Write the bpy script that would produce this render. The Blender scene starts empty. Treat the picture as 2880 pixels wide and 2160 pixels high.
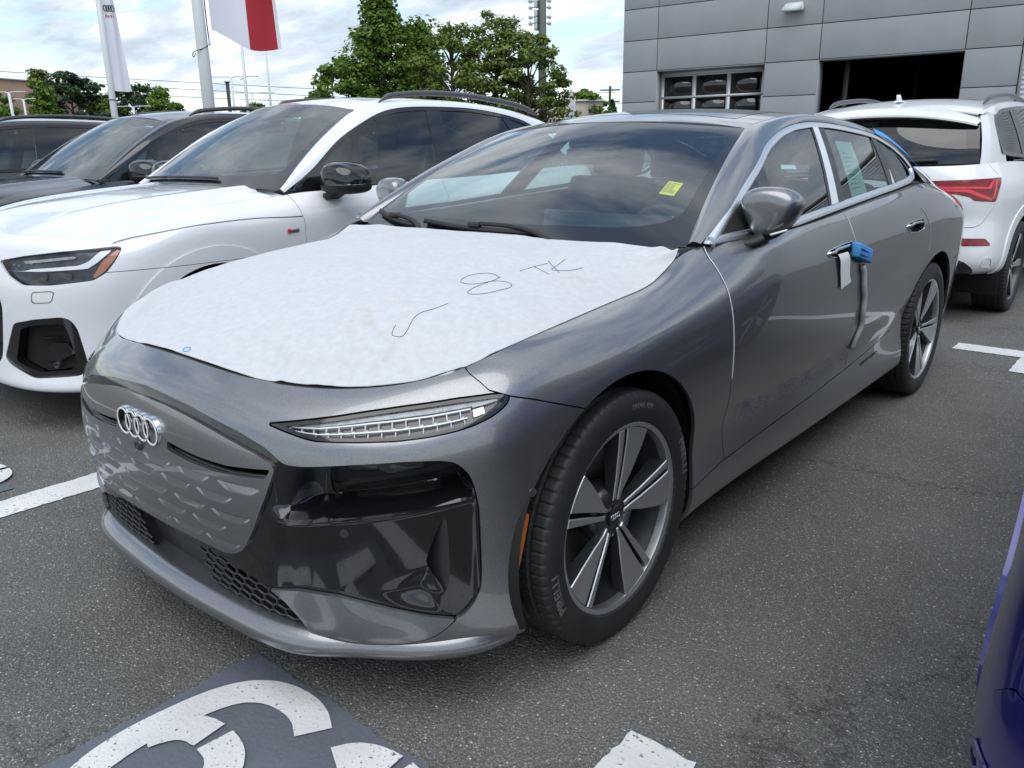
import bpy, bmesh, math, random
import numpy as np
from mathutils import Vector, Matrix
random.seed(7); np.random.seed(7)
SC = bpy.context.scene
COL = SC.collection
# ---------------------------------------------------------------- camera
def make_camera():
    yaw, pitch, roll = -0.7088760, -0.2885402, -0.0126720
    f = Vector((math.sin(yaw)*math.cos(pitch), math.cos(yaw)*math.cos(pitch), math.sin(pitch)))
    r = f.cross(Vector((0, 0, 1))).normalized(); u = r.cross(f)
    r2 = r*math.cos(roll)+u*math.sin(roll); u2 = -r*math.sin(roll)+u*math.cos(roll)
    cd = bpy.data.cameras.new('camera'); cam = bpy.data.objects.new('camera', cd); COL.objects.link(cam)
    m = Matrix((r2, u2, -f)).transposed().to_4x4(); m.translation = (2.014466, -1.721119, 1.341119)
    cam.matrix_world = m
    cd.sensor_fit = 'HORIZONTAL'; cd.sensor_width = 36; cd.lens = 2280.368*36/2880
    cd.clip_start = .05; cd.clip_end = 2000
    SC.camera = cam
make_camera()
# ---------------------------------------------------------------- sky: blue with a broken deck of cloud
SUN_EL, SUN_AZ = math.radians(62), math.radians(138)     # azimuth from +Y towards +X
def make_world():
    w = bpy.data.worlds.new('World'); SC.world = w; w.use_nodes = True
    nt = w.node_tree; N = nt.nodes; L = nt.links
    for n in list(N): N.remove(n)
    def nd(t, **k):
        n = N.new(t)
        for a, v in k.items(): setattr(n, a, v)
        return n
    out = nd('ShaderNodeOutputWorld'); bg = nd('ShaderNodeBackground'); bg.inputs[1].default_value = .1
    sky = nd('ShaderNodeTexSky', sky_type='NISHITA'); sky.sun_disc = False
    sky.sun_elevation = SUN_EL; sky.sun_rotation = SUN_AZ
    sky.air_density = 1.0; sky.dust_density = .3; sky.ozone_density = 2.0
    tc = nd('ShaderNodeTexCoord')
    sep = nd('ShaderNodeSeparateXYZ'); L.new(tc.outputs['Generated'], sep.inputs[0])
    def math_(op, a, b=None, c=None):
        n = nd('ShaderNodeMath', operation=op)
        for i, v in enumerate((a, b, c)):
            if v is None: continue
            if isinstance(v, (int, float)): n.inputs[i].default_value = v
            else: L.new(v, n.inputs[i])
        return n.outputs[0]
    zz = math_('MAXIMUM', sep.outputs[2], 0.0)
    den = math_('ADD', zz, .16)
    px = math_('DIVIDE', sep.outputs[0], den); py = math_('DIVIDE', sep.outputs[1], den)
    com = nd('ShaderNodeCombineXYZ'); L.new(px, com.inputs[0]); L.new(py, com.inputs[1])
    mp = nd('ShaderNodeMapping'); L.new(com.outputs[0], mp.inputs[0]); mp.inputs['Location'].default_value = (3.1, 1.7, 0)
    mp.inputs['Rotation'].default_value = (0, 0, .5); mp.inputs['Scale'].default_value = (1, 1.45, 1)
    n1 = nd('ShaderNodeTexNoise'); n1.inputs['Scale'].default_value = 1.05; n1.inputs['Detail'].default_value = 9; n1.inputs['Roughness'].default_value = .56
    n1.inputs['Distortion'].default_value = .25
    L.new(mp.outputs[0], n1.inputs[0])
    n2 = nd('ShaderNodeTexNoise'); n2.inputs['Scale'].default_value = 2.2; n2.inputs['Detail'].default_value = 8; n2.inputs['Roughness'].default_value = .6
    mp2 = nd('ShaderNodeMapping'); L.new(com.outputs[0], mp2.inputs[0]); mp2.inputs['Location'].default_value = (9.2, -4.4, 2); mp2.inputs['Rotation'].default_value = (0, 0, .8)
    mp2.inputs['Scale'].default_value = (.8, 1.5, 1)
    L.new(mp2.outputs[0], n2.inputs[0])
    # cover: how much cloud; shade: how thick it is
    cov = nd('ShaderNodeMapRange', interpolation_type='SMOOTHSTEP'); L.new(n1.outputs[0], cov.inputs[0])
    cov.inputs[1].default_value = .40; cov.inputs[2].default_value = .52
    shd = nd('ShaderNodeValToRGB'); L.new(n2.outputs[0], shd.inputs[0])
    e = shd.color_ramp.elements
    e[0].position = .36; e[0].color = (3.35, 3.95, 4.75, 1)
    e[1].position = .72; e[1].color = (8.6, 8.9, 9.2, 1)
    m1 = e.new(.48); m1.color = (4.7, 5.3, 6.1, 1)
    m2 = e.new(.58); m2.color = (6.6, 7.05, 7.6, 1)
    # toward the horizon the deck closes up and pales
    hz = nd('ShaderNodeMapRange'); L.new(zz, hz.inputs[0]); hz.inputs[1].default_value = 0; hz.inputs[2].default_value = .22
    hz.inputs[3].default_value = .4; hz.inputs[4].default_value = 0
    mixc = nd('ShaderNodeMix', data_type='RGBA'); L.new(hz.outputs[0], mixc.inputs[0]); L.new(shd.outputs[0], mixc.inputs[6]); mixc.inputs[7].default_value = (6.3, 6.95, 7.6, 1)
    skym = nd('ShaderNodeMix', data_type='RGBA', blend_type='MULTIPLY'); skym.inputs[0].default_value = 1
    L.new(sky.outputs[0], skym.inputs[6]); skym.inputs[7].default_value = (1.25, 1.2, 1.1, 1)
    mix = nd('ShaderNodeMix', data_type='RGBA'); L.new(cov.outputs[0], mix.inputs[0]); L.new(skym.outputs[2], mix.inputs[6]); L.new(mixc.outputs[2], mix.inputs[7])
    # an overcast sky is brighter overhead than at the horizon
    gr = nd('ShaderNodeMapRange'); L.new(zz, gr.inputs[0]); gr.inputs[1].default_value = .1; gr.inputs[2].default_value = .9; gr.inputs[3].default_value = 1.0; gr.inputs[4].default_value = 1.12
    mg = nd('ShaderNodeMix', data_type='RGBA', blend_type='MULTIPLY'); mg.inputs[0].default_value = 1; L.new(mix.outputs[2], mg.inputs[6]); L.new(gr.outputs[0], mg.inputs[7])
    L.new(mg.outputs[2], bg.inputs[0]); L.new(bg.outputs[0], out.inputs[0])
make_world()
def make_sun():
    sd = bpy.data.lights.new('sun', 'SUN'); so = bpy.data.objects.new('sun', sd); COL.objects.link(so)
    sd.energy = 1.2; sd.angle = math.radians(60); sd.color = (1, .98, .95)
    d = Vector((math.sin(SUN_AZ)*math.cos(SUN_EL), math.cos(SUN_AZ)*math.cos(SUN_EL), math.sin(SUN_EL)))
    so.rotation_euler = d.to_track_quat('Z', 'Y').to_euler(); so.location = (0, 0, 30)
make_sun()
SC.view_settings.view_transform = 'Standard'; SC.view_settings.look = 'None'
SC.view_settings.exposure = 0.68; SC.view_settings.gamma = 1
SC.cycles.max_bounces = 10; SC.cycles.transparent_max_bounces = 24; SC.cycles.glossy_bounces = 5; SC.cycles.diffuse_bounces = 3
SC.cycles.caustics_reflective = False; SC.cycles.caustics_refractive = False
SC.cycles.use_denoising = True
# ---------------------------------------------------------------- materials
def _nt(name):
    m = bpy.data.materials.new(name); m.use_nodes = True
    return m, m.node_tree.nodes, m.node_tree.links, m.node_tree.nodes['Principled BSDF']
def pbr(name, col, rough=.5, metal=0., coat=0., coat_rough=.03, spec=.5, bump=None, var=None, rvar=None, ior=1.5, sheen=0):
    """bump=(scale, strength, dist); var=(scale, amount) colour mottling; rvar=(scale, amount) roughness mottling"""
    m, N, L, b = _nt(name)
    b.inputs['Base Color'].default_value = (*col, 1); b.inputs['Roughness'].default_value = rough; b.inputs['Metallic'].default_value = metal
    b.inputs['Coat Weight'].default_value = coat; b.inputs['Coat Roughness'].default_value = coat_rough
    b.inputs['Specular IOR Level'].default_value = spec; b.inputs['IOR'].default_value = ior
    b.inputs['Sheen Weight'].default_value = sheen
    tc = N.new('ShaderNodeTexCoord')
    if var:
        t = N.new('ShaderNodeTexNoise'); t.inputs['Scale'].default_value = var[0]; t.inputs['Detail'].default_value = 5
        L.new(tc.outputs['Object'], t.inputs[0])
        r = N.new('ShaderNodeMapRange'); L.new(t.outputs[0], r.inputs[0]); r.inputs[1].default_value = .3; r.inputs[2].default_value = .7
        r.inputs[3].default_value = 1-var[1]; r.inputs[4].default_value = 1+var[1]
        mx = N.new('ShaderNodeMix'); mx.data_type = 'RGBA'; mx.blend_type = 'MULTIPLY'; mx.inputs[0].default_value = 1
        mx.inputs[6].default_value = (*col, 1); L.new(r.outputs[0], mx.inputs[7]); L.new(mx.outputs[2], b.inputs['Base Color'])
    if rvar:
        t = N.new('ShaderNodeTexNoise'); t.inputs['Scale'].default_value = rvar[0]; t.inputs['Detail'].default_value = 6
        L.new(tc.outputs['Object'], t.inputs[0])
        r = N.new('ShaderNodeMapRange'); L.new(t.outputs[0], r.inputs[0]); r.inputs[1].default_value = .3; r.inputs[2].default_value = .7
        r.inputs[3].default_value = max(0, rough-rvar[1]); r.inputs[4].default_value = rough+rvar[1]
        L.new(r.outputs[0], b.inputs['Roughness'])
    if bump:
        t = N.new('ShaderNodeTexNoise'); t.inputs['Scale'].default_value = bump[0]; t.inputs['Detail'].default_value = 4
        L.new(tc.outputs['Object'], t.inputs[0])
        bp = N.new('ShaderNodeBump'); bp.inputs['Strength'].default_value = bump[1]; bp.inputs['Distance'].default_value = bump[2]
        L.new(t.outputs[0], bp.inputs['Height']); L.new(bp.outputs[0], b.inputs['Normal'])
    return m
def paint(name, col, metal=.8, rough=.30, flake=.25, coat=1.0):
    """metallic car paint: flakes under a clear coat, a little dust"""
    m, N, L, b = _nt(name)
    b.inputs['Metallic'].default_value = metal; b.inputs['Roughness'].default_value = rough
    b.inputs['Coat Weight'].default_value = coat; b.inputs['Coat Roughness'].default_value = .035; b.inputs['Coat IOR'].default_value = 1.55
    tc = N.new('ShaderNodeTexCoord')
    v = N.new('ShaderNodeTexVoronoi'); v.inputs['Scale'].default_value = 900; L.new(tc.outputs['Object'], v.inputs[0])
    r = N.new('ShaderNodeMapRange'); L.new(v.outputs['Color'], r.inputs[0]); r.inputs[3].default_value = 1-flake; r.inputs[4].default_value = 1+flake
    mx = N.new('ShaderNodeMix'); mx.data_type = 'RGBA'; mx.blend_type = 'MULTIPLY'; mx.inputs[0].default_value = 1
    mx.inputs[6].default_value = (*col, 1); L.new(r.outputs[0], mx.inputs[7]); L.new(mx.outputs[2], b.inputs['Base Color'])
    d = N.new('ShaderNodeTexNoise'); d.inputs['Scale'].default_value = 3; d.inputs['Detail'].default_value = 8; L.new(tc.outputs['Object'], d.inputs[0])
    r2 = N.new('ShaderNodeMapRange'); L.new(d.outputs[0], r2.inputs[0]); r2.inputs[1].default_value = .35; r2.inputs[2].default_value = .75
    r2.inputs[3].default_value = .004; r2.inputs[4].default_value = .03; L.new(r2.outputs[0], b.inputs['Coat Roughness'])
    return m
def glass(name, tint, refl=1.0, rough=0.0, ior=1.75):
    """a thin pane: tinted see-through plus a Fresnel reflection"""
    m = bpy.data.materials.new(name); m.use_nodes = True; N = m.node_tree.nodes; L = m.node_tree.links
    for n in list(N): N.remove(n)
    o = N.new('ShaderNodeOutputMaterial'); t = N.new('ShaderNodeBsdfTransparent'); t.inputs[0].default_value = (*tint, 1)
    g = N.new('ShaderNodeBsdfGlossy'); g.inputs['Roughness'].default_value = rough; g.inputs[0].default_value = (refl, refl, refl, 1)
    f = N.new('ShaderNodeFresnel'); geo = N.new('ShaderNodeNewGeometry'); mr = N.new('ShaderNodeMapRange'); L.new(geo.outputs['Backfacing'], mr.inputs[0]); mr.inputs[3].default_value = ior; mr.inputs[4].default_value = 1/ior; L.new(mr.outputs[0], f.inputs[0])   # a thin pane reflects alike from both sides
    mx = N.new('ShaderNodeMixShader'); L.new(f.outputs[0], mx.inputs[0]); L.new(t.outputs[0], mx.inputs[1]); L.new(g.outputs[0], mx.inputs[2])
    L.new(mx.outputs[0], o.inputs[0])
    return m
MT = {}
def mats():
    MT['paint'] = paint('grey_metallic_paint', (.225, .227, .236))
    MT['white'] = paint('white_paint', (.79, .80, .81), metal=0, rough=.4, flake=.015)
    MT['dark'] = paint('dark_grey_paint', (.035, .033, .036))
    MT['blue'] = paint('blue_paint', (.010, .012, .17), metal=.55)
    MT['gloss'] = pbr('gloss_black', (.006, .006, .007), .08, coat=.6, coat_rough=.02, rvar=(40, .02))
    MT['matte'] = pbr('matte_black_plastic', (.018, .018, .019), .55, bump=(600, .15, .001))
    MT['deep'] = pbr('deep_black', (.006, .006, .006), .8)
    MT['trim'] = pbr('dark_trim', (.03, .03, .032), .38, rvar=(30, .08))
    MT['chrome'] = pbr('satin_chrome', (.74, .75, .76), .20, metal=1)
    MT['alu'] = pbr('brushed_alu', (.55, .56, .58), .28, metal=1, rvar=(60, .06))
    MT['machined'] = pbr('machined_wheel_face', (.56, .565, .58), .38, metal=.9, coat=.7, coat_rough=.08, rvar=(25, .05))
    MT['wheelgrey'] = pbr('wheel_grey_paint', (.042, .045, .05), .3, metal=.4, coat=.6)
    MT['rubber'] = pbr('tyre_rubber', (.017, .017, .018), .62, bump=(300, .2, .001), var=(9, .25))
    MT['rubbertext'] = pbr('tyre_lettering', (.12, .12, .12), .6)
    MT['disc'] = pbr('brake_disc', (.30, .29, .28), .35, metal=1)
    MT['glassw'] = glass('windshield_glass', (.80, .92, .90), ior=2.3)
    MT['glass'] = glass('side_glass', (.66, .82, .80))
    MT['glassd'] = glass('privacy_glass', (.10, .115, .12))
    MT['lens'] = glass('clear_lens', (.95, .96, .97), ior=1.35)
    MT['frit'] = pbr('glass_frit', (.022, .023, .025), .10, coat=.5)
    MT['int'] = pbr('interior_black', (.028, .029, .031), .65, bump=(400, .2, .001), var=(6, .2))
    MT['intg'] = pbr('interior_grey', (.12, .125, .128), .7, var=(8, .2))
    MT['seat'] = pbr('seat_leather', (.03, .03, .032), .5, bump=(250, .2, .002))
    MT['whiteplast'] = pbr('white_plastic', (.80, .80, .80), .35)
    MT['orange'] = pbr('amber_reflector', (.42, .11, .012), .22, coat=1, bump=(500, .6, .002))
    MT['red'] = pbr('red_lamp', (.20, .003, .006), .14, coat=.35, var=(14, .3))
    MT['led'] = pbr('led_white', (.85, .87, .88), .3)
    MT['paper'] = pbr('paper', (.78, .80, .80), .8)
    MT['papery'] = pbr('yellow_paper', (.80, .70, .02), .8)
    MT['paperg'] = pbr('green_white_paper', (.62, .80, .76), .8)
    MT['tape'] = pbr('blue_foam', (.09, .36, .80), .75, bump=(220, .4, .003))
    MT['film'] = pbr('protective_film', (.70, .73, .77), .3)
    MT['strip'] = pbr('grey_foam_strip', (.52, .53, .55), .45)
    MT['ink'] = pbr('ink', (.02, .02, .03), .7)
mats()
# ---------------------------------------------------------------- mesh helpers
class Msh:
    def __init__(s, V, N=None, A=None, Q=None, T=None):
        s.V = np.asarray(V, float); s.N = N; s.A = A
        s.Q = np.zeros((0, 4), int) if Q is None else Q; s.T = [] if T is None else T
    def copy(s): return Msh(s.V.copy(), None if s.N is None else s.N.copy(), None if s.A is None else s.A.copy(), s.Q.copy(), list(s.T))
def grid(P, A=None):
    """P (m,k,3); faces wound so that the normal is dP/di x dP/dj"""
    m, k = P.shape[:2]
    du = np.gradient(P, axis=0); dv = np.gradient(P, axis=1)
    n = np.cross(du, dv); n /= np.maximum(np.linalg.norm(n, axis=-1, keepdims=True), 1e-12)
    i = np.arange((m-1)*(k-1)); a = (i//(k-1))*k+i % (k-1)
    Q = np.stack([a, a+k, a+k+1, a+1], 1)
    return Msh(P.reshape(-1, 3), n.reshape(-1, 3), None if A is None else A.reshape(m*k, -1), Q)
def clip(m, f):
    """the part of the mesh where f >= 0, cut exactly along f = 0"""
    f = np.asarray(f, float); f = np.where(np.abs(f) < 1e-7, 1e-7, f)
    pos = f > 0
    n = len(m.V)
    data = [m.V]
    if m.N is not None: data.append(m.N)
    if m.A is not None: data.append(m.A)
    D = np.hstack(data)
    pq = pos[m.Q]; full = pq.all(1); mixed = pq.any(1) & ~full
    new = []; cache = {}
    T = []
    def cut(a, b):
        k = (a, b) if a < b else (b, a)
        if k not in cache:
            t = f[k[0]]/(f[k[0]]-f[k[1]]); cache[k] = n+len(new); new.append((k[0], k[1], t))
        return cache[k]
    def clip_poly(p):
        o = []
        for a, b in zip(p, p[1:]+p[:1]):
            if pos[a]: o.append(a)
            if pos[a] != pos[b]: o.append(cut(a, b))
        if len(o) > 2: T.append(o)
    for p in m.Q[mixed].tolist(): clip_poly(p)
    for p in m.T:
        g = [pos[a] for a in p]
        if all(g): T.append(list(p))
        elif any(g): clip_poly(list(p))
    if new:
        ia = np.array([c[0] for c in new]); ib = np.array([c[1] for c in new]); t = np.array([c[2] for c in new])[:, None]
        D = np.vstack([D, D[ia]*(1-t)+D[ib]*t])
    r = Msh(D, None, None, m.Q[full], T)
    # drop unused
    used = np.zeros(len(D), bool); used[r.Q.ravel()] = True
    for p in T: used[p] = True
    idx = np.cumsum(used)-1
    D = D[used]; r.Q = idx[r.Q] if len(r.Q) else r.Q
    r.T = [[int(idx[a]) for a in p] for p in T]
    r.V = D[:, :3]; c = 3
    if m.N is not None: r.N = D[:, 3:6]; c = 6
    if m.A is not None: r.A = D[:, c:]
    return r
def boundary(m):
    e = {}
    def add(p):
        for a, b in zip(p, p[1:]+p[:1]):
            k = (a, b) if a < b else (b, a)
            if k in e: e[k] = None
            else: e[k] = (a, b)
    for p in m.Q.tolist(): add(p)
    for p in m.T: add(p)
    return [v for v in e.values() if v is not None]
def rimmed(m, depth, off=0., skip=None, lip=.0015):
    """shift along the normal by off and turn the open edges inward by depth"""
    V = m.V+m.N*off
    be = boundary(m)
    if skip is not None: be = [(a, b) for a, b in be if not (skip(m.V[a]) and skip(m.V[b]))]
    if not be or depth == 0: return Msh(V, m.N, m.A, m.Q, m.T)
    ids = sorted({a for e in be for a in e}); mp = {a: i for i, a in enumerate(ids)}
    n = len(V); k = len(ids)
    top = V[ids]; bot = top-m.N[ids]*depth
    VV = np.vstack([V, top, bot])
    T = list(m.T)+[[n+mp[b], n+mp[a], n+k+mp[a], n+k+mp[b]] for a, b in be]
    NN = np.vstack([m.N, m.N[ids], m.N[ids]])
    AA = None if m.A is None else np.vstack([m.A, m.A[ids], m.A[ids]])
    return Msh(VV, NN, AA, m.Q, T)
def mirror(m):
    r = m.copy(); r.V = r.V*[-1, 1, 1]
    if r.N is not None: r.N = r.N*[-1, 1, 1]
    r.Q = r.Q[:, ::-1]; r.T = [p[::-1] for p in r.T]
    return r
def join(*ms):
    V = []; T = []; Q = []; o = 0
    for m in ms:
        V.append(m.V); Q.append(m.Q+o); T += [[a+o for a in p] for p in m.T]; o += len(m.V)
    return Msh(np.vstack(V), None, None, np.vstack(Q), T)
def me_of(name, m, mat, smooth=True, sharp=None, mats=None, mi=None):
    me = bpy.data.meshes.new(name)
    nq = len(m.Q); nt = len(m.T)
    loops = np.concatenate([m.Q.ravel(), np.array([a for p in m.T for a in p], int)]) if nt else m.Q.ravel()
    cnt = np.concatenate([np.full(nq, 4), np.array([len(p) for p in m.T], int)]) if nt else np.full(nq, 4)
    st = np.concatenate([[0], np.cumsum(cnt)[:-1]]) if len(cnt) else np.zeros(0)
    me.vertices.add(len(m.V)); me.vertices.foreach_set('co', m.V.astype(np.float32).ravel())
    me.loops.add(len(loops)); me.loops.foreach_set('vertex_index', loops.astype(np.int32))
    me.polygons.add(len(cnt)); me.polygons.foreach_set('loop_start', st.astype(np.int32))
    me.polygons.foreach_set('loop_total', cnt.astype(np.int32))
    me.polygons.foreach_set('use_smooth', np.full(len(cnt), smooth))
    for x in (mats or [mat]): me.materials.append(x)
    if mi is not None: me.polygons.foreach_set('material_index', np.asarray(mi, np.int32))
    me.update(calc_edges=True); me.validate()
    if sharp: me.set_sharp_from_angle(angle=math.radians(sharp))
    return me
def link(name, me, parent=None):
    o = bpy.data.objects.new(name, me); COL.objects.link(o)
    if parent is not None: o.parent = parent
    return o
def obj(name, m, mat, parent=None, smooth=True, sharp=None, mats=None, mi=None):
    if isinstance(m, bpy.types.Mesh): me = m
    else: me = me_of(name, m, mat, smooth, sharp, mats, mi)
    return link(name, me, parent)
def tag(o, label, cat, group=None):
    o['label'] = label; o['category'] = cat
    if group: o['group'] = group
    return o
def thing(name, label, cat, loc=(0, 0, 0), rz=0, group=None):
    o = bpy.data.objects.new(name, None); COL.objects.link(o); o.empty_display_size = .2
    o.location = loc; o.rotation_euler = (0, 0, rz)
    return tag(o, label, cat, group)
def structure(o): o['kind'] = 'structure'; return o
def copy_tree(o, parent=None):
    c = o.copy(); COL.objects.link(c); c.parent = parent
    for ch in list(o.children): copy_tree(ch, c)
    return c
# simple solids as Msh -------------------------------------------------
def box(c, d, bev=0):
    c = np.array(c, float); d = np.array(d, float)/2
    if bev <= 0:
        s = np.array([[x, y, z] for x in (-1, 1) for y in (-1, 1) for z in (-1, 1)])
        V = c+s*d
        Q = np.array([[0, 1, 3, 2], [4, 6, 7, 5], [0, 4, 5, 1], [2, 3, 7, 6], [0, 2, 6, 4], [1, 5, 7, 3]])
        return Msh(V, Q=Q)
    bm = bmesh.new(); bmesh.ops.create_cube(bm, size=1)
    for v in bm.verts: v.co = Vector((v.co.x*2*d[0], v.co.y*2*d[1], v.co.z*2*d[2]))
    bmesh.ops.bevel(bm, geom=list(bm.edges), offset=min(bev, .49*2*min(d)), segments=2, profile=.6, affect='EDGES')
    bm.verts.index_update()
    V = np.array([v.co[:] for v in bm.verts])+c; T = [[v.index for v in f.verts] for f in bm.faces]; bm.free()
    return Msh(V, T=T)
def xf(m, M=None, loc=(0, 0, 0), rot=(0, 0, 0), sc=1):
    from mathutils import Euler
    R = np.array(Euler(rot).to_matrix())
    r = m.copy(); r.V = (r.V*np.array(sc))@R.T+np.array(loc)
    if r.N is not None: r.N = r.N@R.T
    return r
def tube(pts, r, n=10, caps=True, rad=None):
    """swept circle along a polyline; rad optional per-point radius"""
    P = np.array(pts, float); k = len(P)
    rr = np.full(k, r) if rad is None else np.array(rad, float)
    t = np.gradient(P, axis=0); t /= np.maximum(np.linalg.norm(t, axis=1, keepdims=True), 1e-9)
    up = np.array([0, 0, 1.]) if abs(t[0][2]) < .9 else np.array([1., 0, 0])
    a = np.cross(t[0], up); a /= np.linalg.norm(a); F = [a]
    for i in range(1, k):
        b = F[-1]-t[i]*(F[-1]@t[i]); F.append(b/max(np.linalg.norm(b), 1e-9))
    F = np.array(F); B = np.cross(t, F)
    th = np.linspace(0, 2*np.pi, n, endpoint=False)
    V = P[:, None]+rr[:, None, None]*(np.cos(th)[None, :, None]*F[:, None]+np.sin(th)[None, :, None]*B[:, None])
    V = V.reshape(-1, 3); Q = []
    for i in range(k-1):
        for j in range(n):
            Q.append([i*n+j, i*n+(j+1) % n, (i+1)*n+(j+1) % n, (i+1)*n+j])
    T = [list(range(n))[::-1], [(k-1)*n+j for j in range(n)]] if caps else []
    return Msh(V, Q=np.array(Q), T=T)
def lathe(prof, n=48, axis='x', a0=0, a1=2*math.pi):
    """prof list of (h, r) turned about the axis; h along the axis"""
    pr = np.array(prof, float); th = np.linspace(a0, a1, n+1)
    h = pr[:, 0]; r = pr[:, 1]
    H = np.broadcast_to(h[None], (n+1, len(h))); c = np.cos(th)[:, None]*r; s = np.sin(th)[:, None]*r
    if axis == 'x': P = np.stack([H, c, s], -1)
    elif axis == 'z': P = np.stack([c, s, H], -1)
    else: P = np.stack([s, H, c], -1)
    full = abs(a1-a0-2*math.pi) < 1e-6
    if full:
        k = len(h); V = P[:-1].reshape(-1, 3); Q = []
        i, j = np.meshgrid(np.arange(n), np.arange(k-1), indexing='ij'); i = i.ravel(); j = j.ravel(); i2 = (i+1) % n
        return Msh(V, Q=np.stack([i*k+j, i2*k+j, i2*k+j+1, i*k+j+1], 1))
    return grid(P)
def prism(poly, h0, h1, plane='yz', bev=0.):
    """extrude a 2D polygon; plane 'yz' -> along x, 'xz' -> along y, 'xy' -> along z"""
    p = np.array(poly, float); n = len(p)
    a = sum(p[i][0]*p[(i+1) % n][1]-p[(i+1) % n][0]*p[i][1] for i in range(n))
    if a < 0: p = p[::-1]
    def put(q, h):
        c = np.full(n, h)
        return {'yz': np.stack([c, q[:, 0], q[:, 1]], 1), 'xz': np.stack([q[:, 0], c, q[:, 1]], 1), 'xy': np.stack([q[:, 0], q[:, 1], c], 1)}[plane]
    rings = [put(p, h0), put(p, h1)] if bev <= 0 else [put(p, h0), put(p, h1-bev*(1 if h1 > h0 else -1)), put(inset_poly(p, bev), h1)]
    V = np.vstack(rings); Q = []
    for k in range(len(rings)-1):
        for i in range(n):
            j = (i+1) % n; Q.append([k*n+i, k*n+j, (k+1)*n+j, (k+1)*n+i])
    T = [list(range(n))[::-1], [(len(rings)-1)*n+i for i in range(n)]]
    m = Msh(V, Q=np.array(Q), T=T)
    flip = (h1 < h0) ^ (plane == 'xz')
    if flip: m.Q = m.Q[:, ::-1]; m.T = [t[::-1] for t in m.T]
    return m
def inset_poly(p, d):
    p = np.array(p, float); n = len(p); o = []
    for i in range(n):
        a, b, c = p[i-1], p[i], p[(i+1) % n]
        e1 = (b-a)/max(np.linalg.norm(b-a), 1e-9); e2 = (c-b)/max(np.linalg.norm(c-b), 1e-9)
        n1 = np.array([-e1[1], e1[0]]); n2 = np.array([-e2[1], e2[0]]); h = n1+n2; h /= max(np.linalg.norm(h), 1e-6)
        o.append(b+h*d/max(h@n1, .4))
    return np.array(o)
def smooth_poly(p, n=6, keep=()):
    """closed Catmull-Rom through the points"""
    p = np.array(p, float); k = len(p); o = []
    for i in range(k):
        a, b, c, d = p[i-1], p[i], p[(i+1) % k], p[(i+2) % k]
        for t in np.arange(n)/n:
            o.append(.5*((2*b)+(-a+c)*t+(2*a-5*b+4*c-d)*t*t+(-a+3*b-3*c+d)*t**3))
    return np.array(o)
def round_poly(p, r=.01, n=4):
    """polygon with its corners rounded"""
    p = np.array(p, float); k = len(p); o = []
    for i in range(k):
        a, b, c = p[i-1], p[i], p[(i+1) % k]
        la = np.linalg.norm(a-b); lc = np.linalg.norm(c-b); q = min(r, .45*la, .45*lc)
        s = b+(a-b)/max(la, 1e-9)*q; e = b+(c-b)/max(lc, 1e-9)*q
        for t in np.linspace(0, 1, n+1): o.append((1-t)**2*s+2*t*(1-t)*b+t*t*e)
    return np.array(o)
def sdf(poly, pts):
    """signed distance to a closed polygon, positive inside"""
    p = np.array(poly, float); q = np.asarray(pts, float)
    d = np.full(len(q), 1e9); ins = np.zeros(len(q), bool)
    lo = p.min(0)-.12; hi = p.max(0)+.12
    w = np.where(((q > lo) & (q < hi)).all(1))[0]
    qq = q[w]; dd = np.full(len(w), 1e9); ii = np.zeros(len(w), bool)
    for a, b in zip(p, np.roll(p, -1, 0)):
        e = b-a; l2 = e@e
        if l2 < 1e-16: continue
        t = np.clip(((qq-a)@e)/l2, 0, 1); v = qq-a-t[:, None]*e
        dd = np.minimum(dd, (v*v).sum(1))
        cr = (a[1] > qq[:, 1]) != (b[1] > qq[:, 1])
        if a[1] != b[1]:
            xx = a[0]+(qq[:, 1]-a[1])*(b[0]-a[0])/(b[1]-a[1]); ii ^= cr & (qq[:, 0] < xx)
    d[w] = np.sqrt(dd); ins[w] = ii
    return np.where(ins, d, -np.minimum(d, .12) if False else -d)
def sstep(a, b, x):
    t = np.clip((x-a)/(b-a), 0, 1); return t*t*(3-2*t)
def sweep(path, sec, closed=False, up=(0, 0, 1), caps=True):
    """section (list of (a,b): a sideways, b up) along a path"""
    P = np.array(path, float); k = len(P); sec = np.array(sec, float); n = len(sec)
    t = np.roll(P, -1, 0)-np.roll(P, 1, 0) if closed else np.gradient(P, axis=0)
    t /= np.maximum(np.linalg.norm(t, axis=1, keepdims=True), 1e-9)
    up = np.broadcast_to(np.array(up, float), P.shape)
    s = np.cross(t, up); s /= np.maximum(np.linalg.norm(s, axis=1, keepdims=True), 1e-9); u = np.cross(s, t)
    V = P[:, None]+sec[None, :, :1]*s[:, None]+sec[None, :, 1:]*u[:, None]
    Q = []
    for i in range(k if closed else k-1):
        for j in range(n):
            i2 = (i+1) % k; j2 = (j+1) % n
            Q.append([i*n+j, i*n+j2, i2*n+j2, i2*n+j])
    T = [list(range(n))[::-1], [(k-1)*n+j for j in range(n)]] if caps and not closed else []
    return Msh(V.reshape(-1, 3), Q=np.array(Q), T=T)
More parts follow.
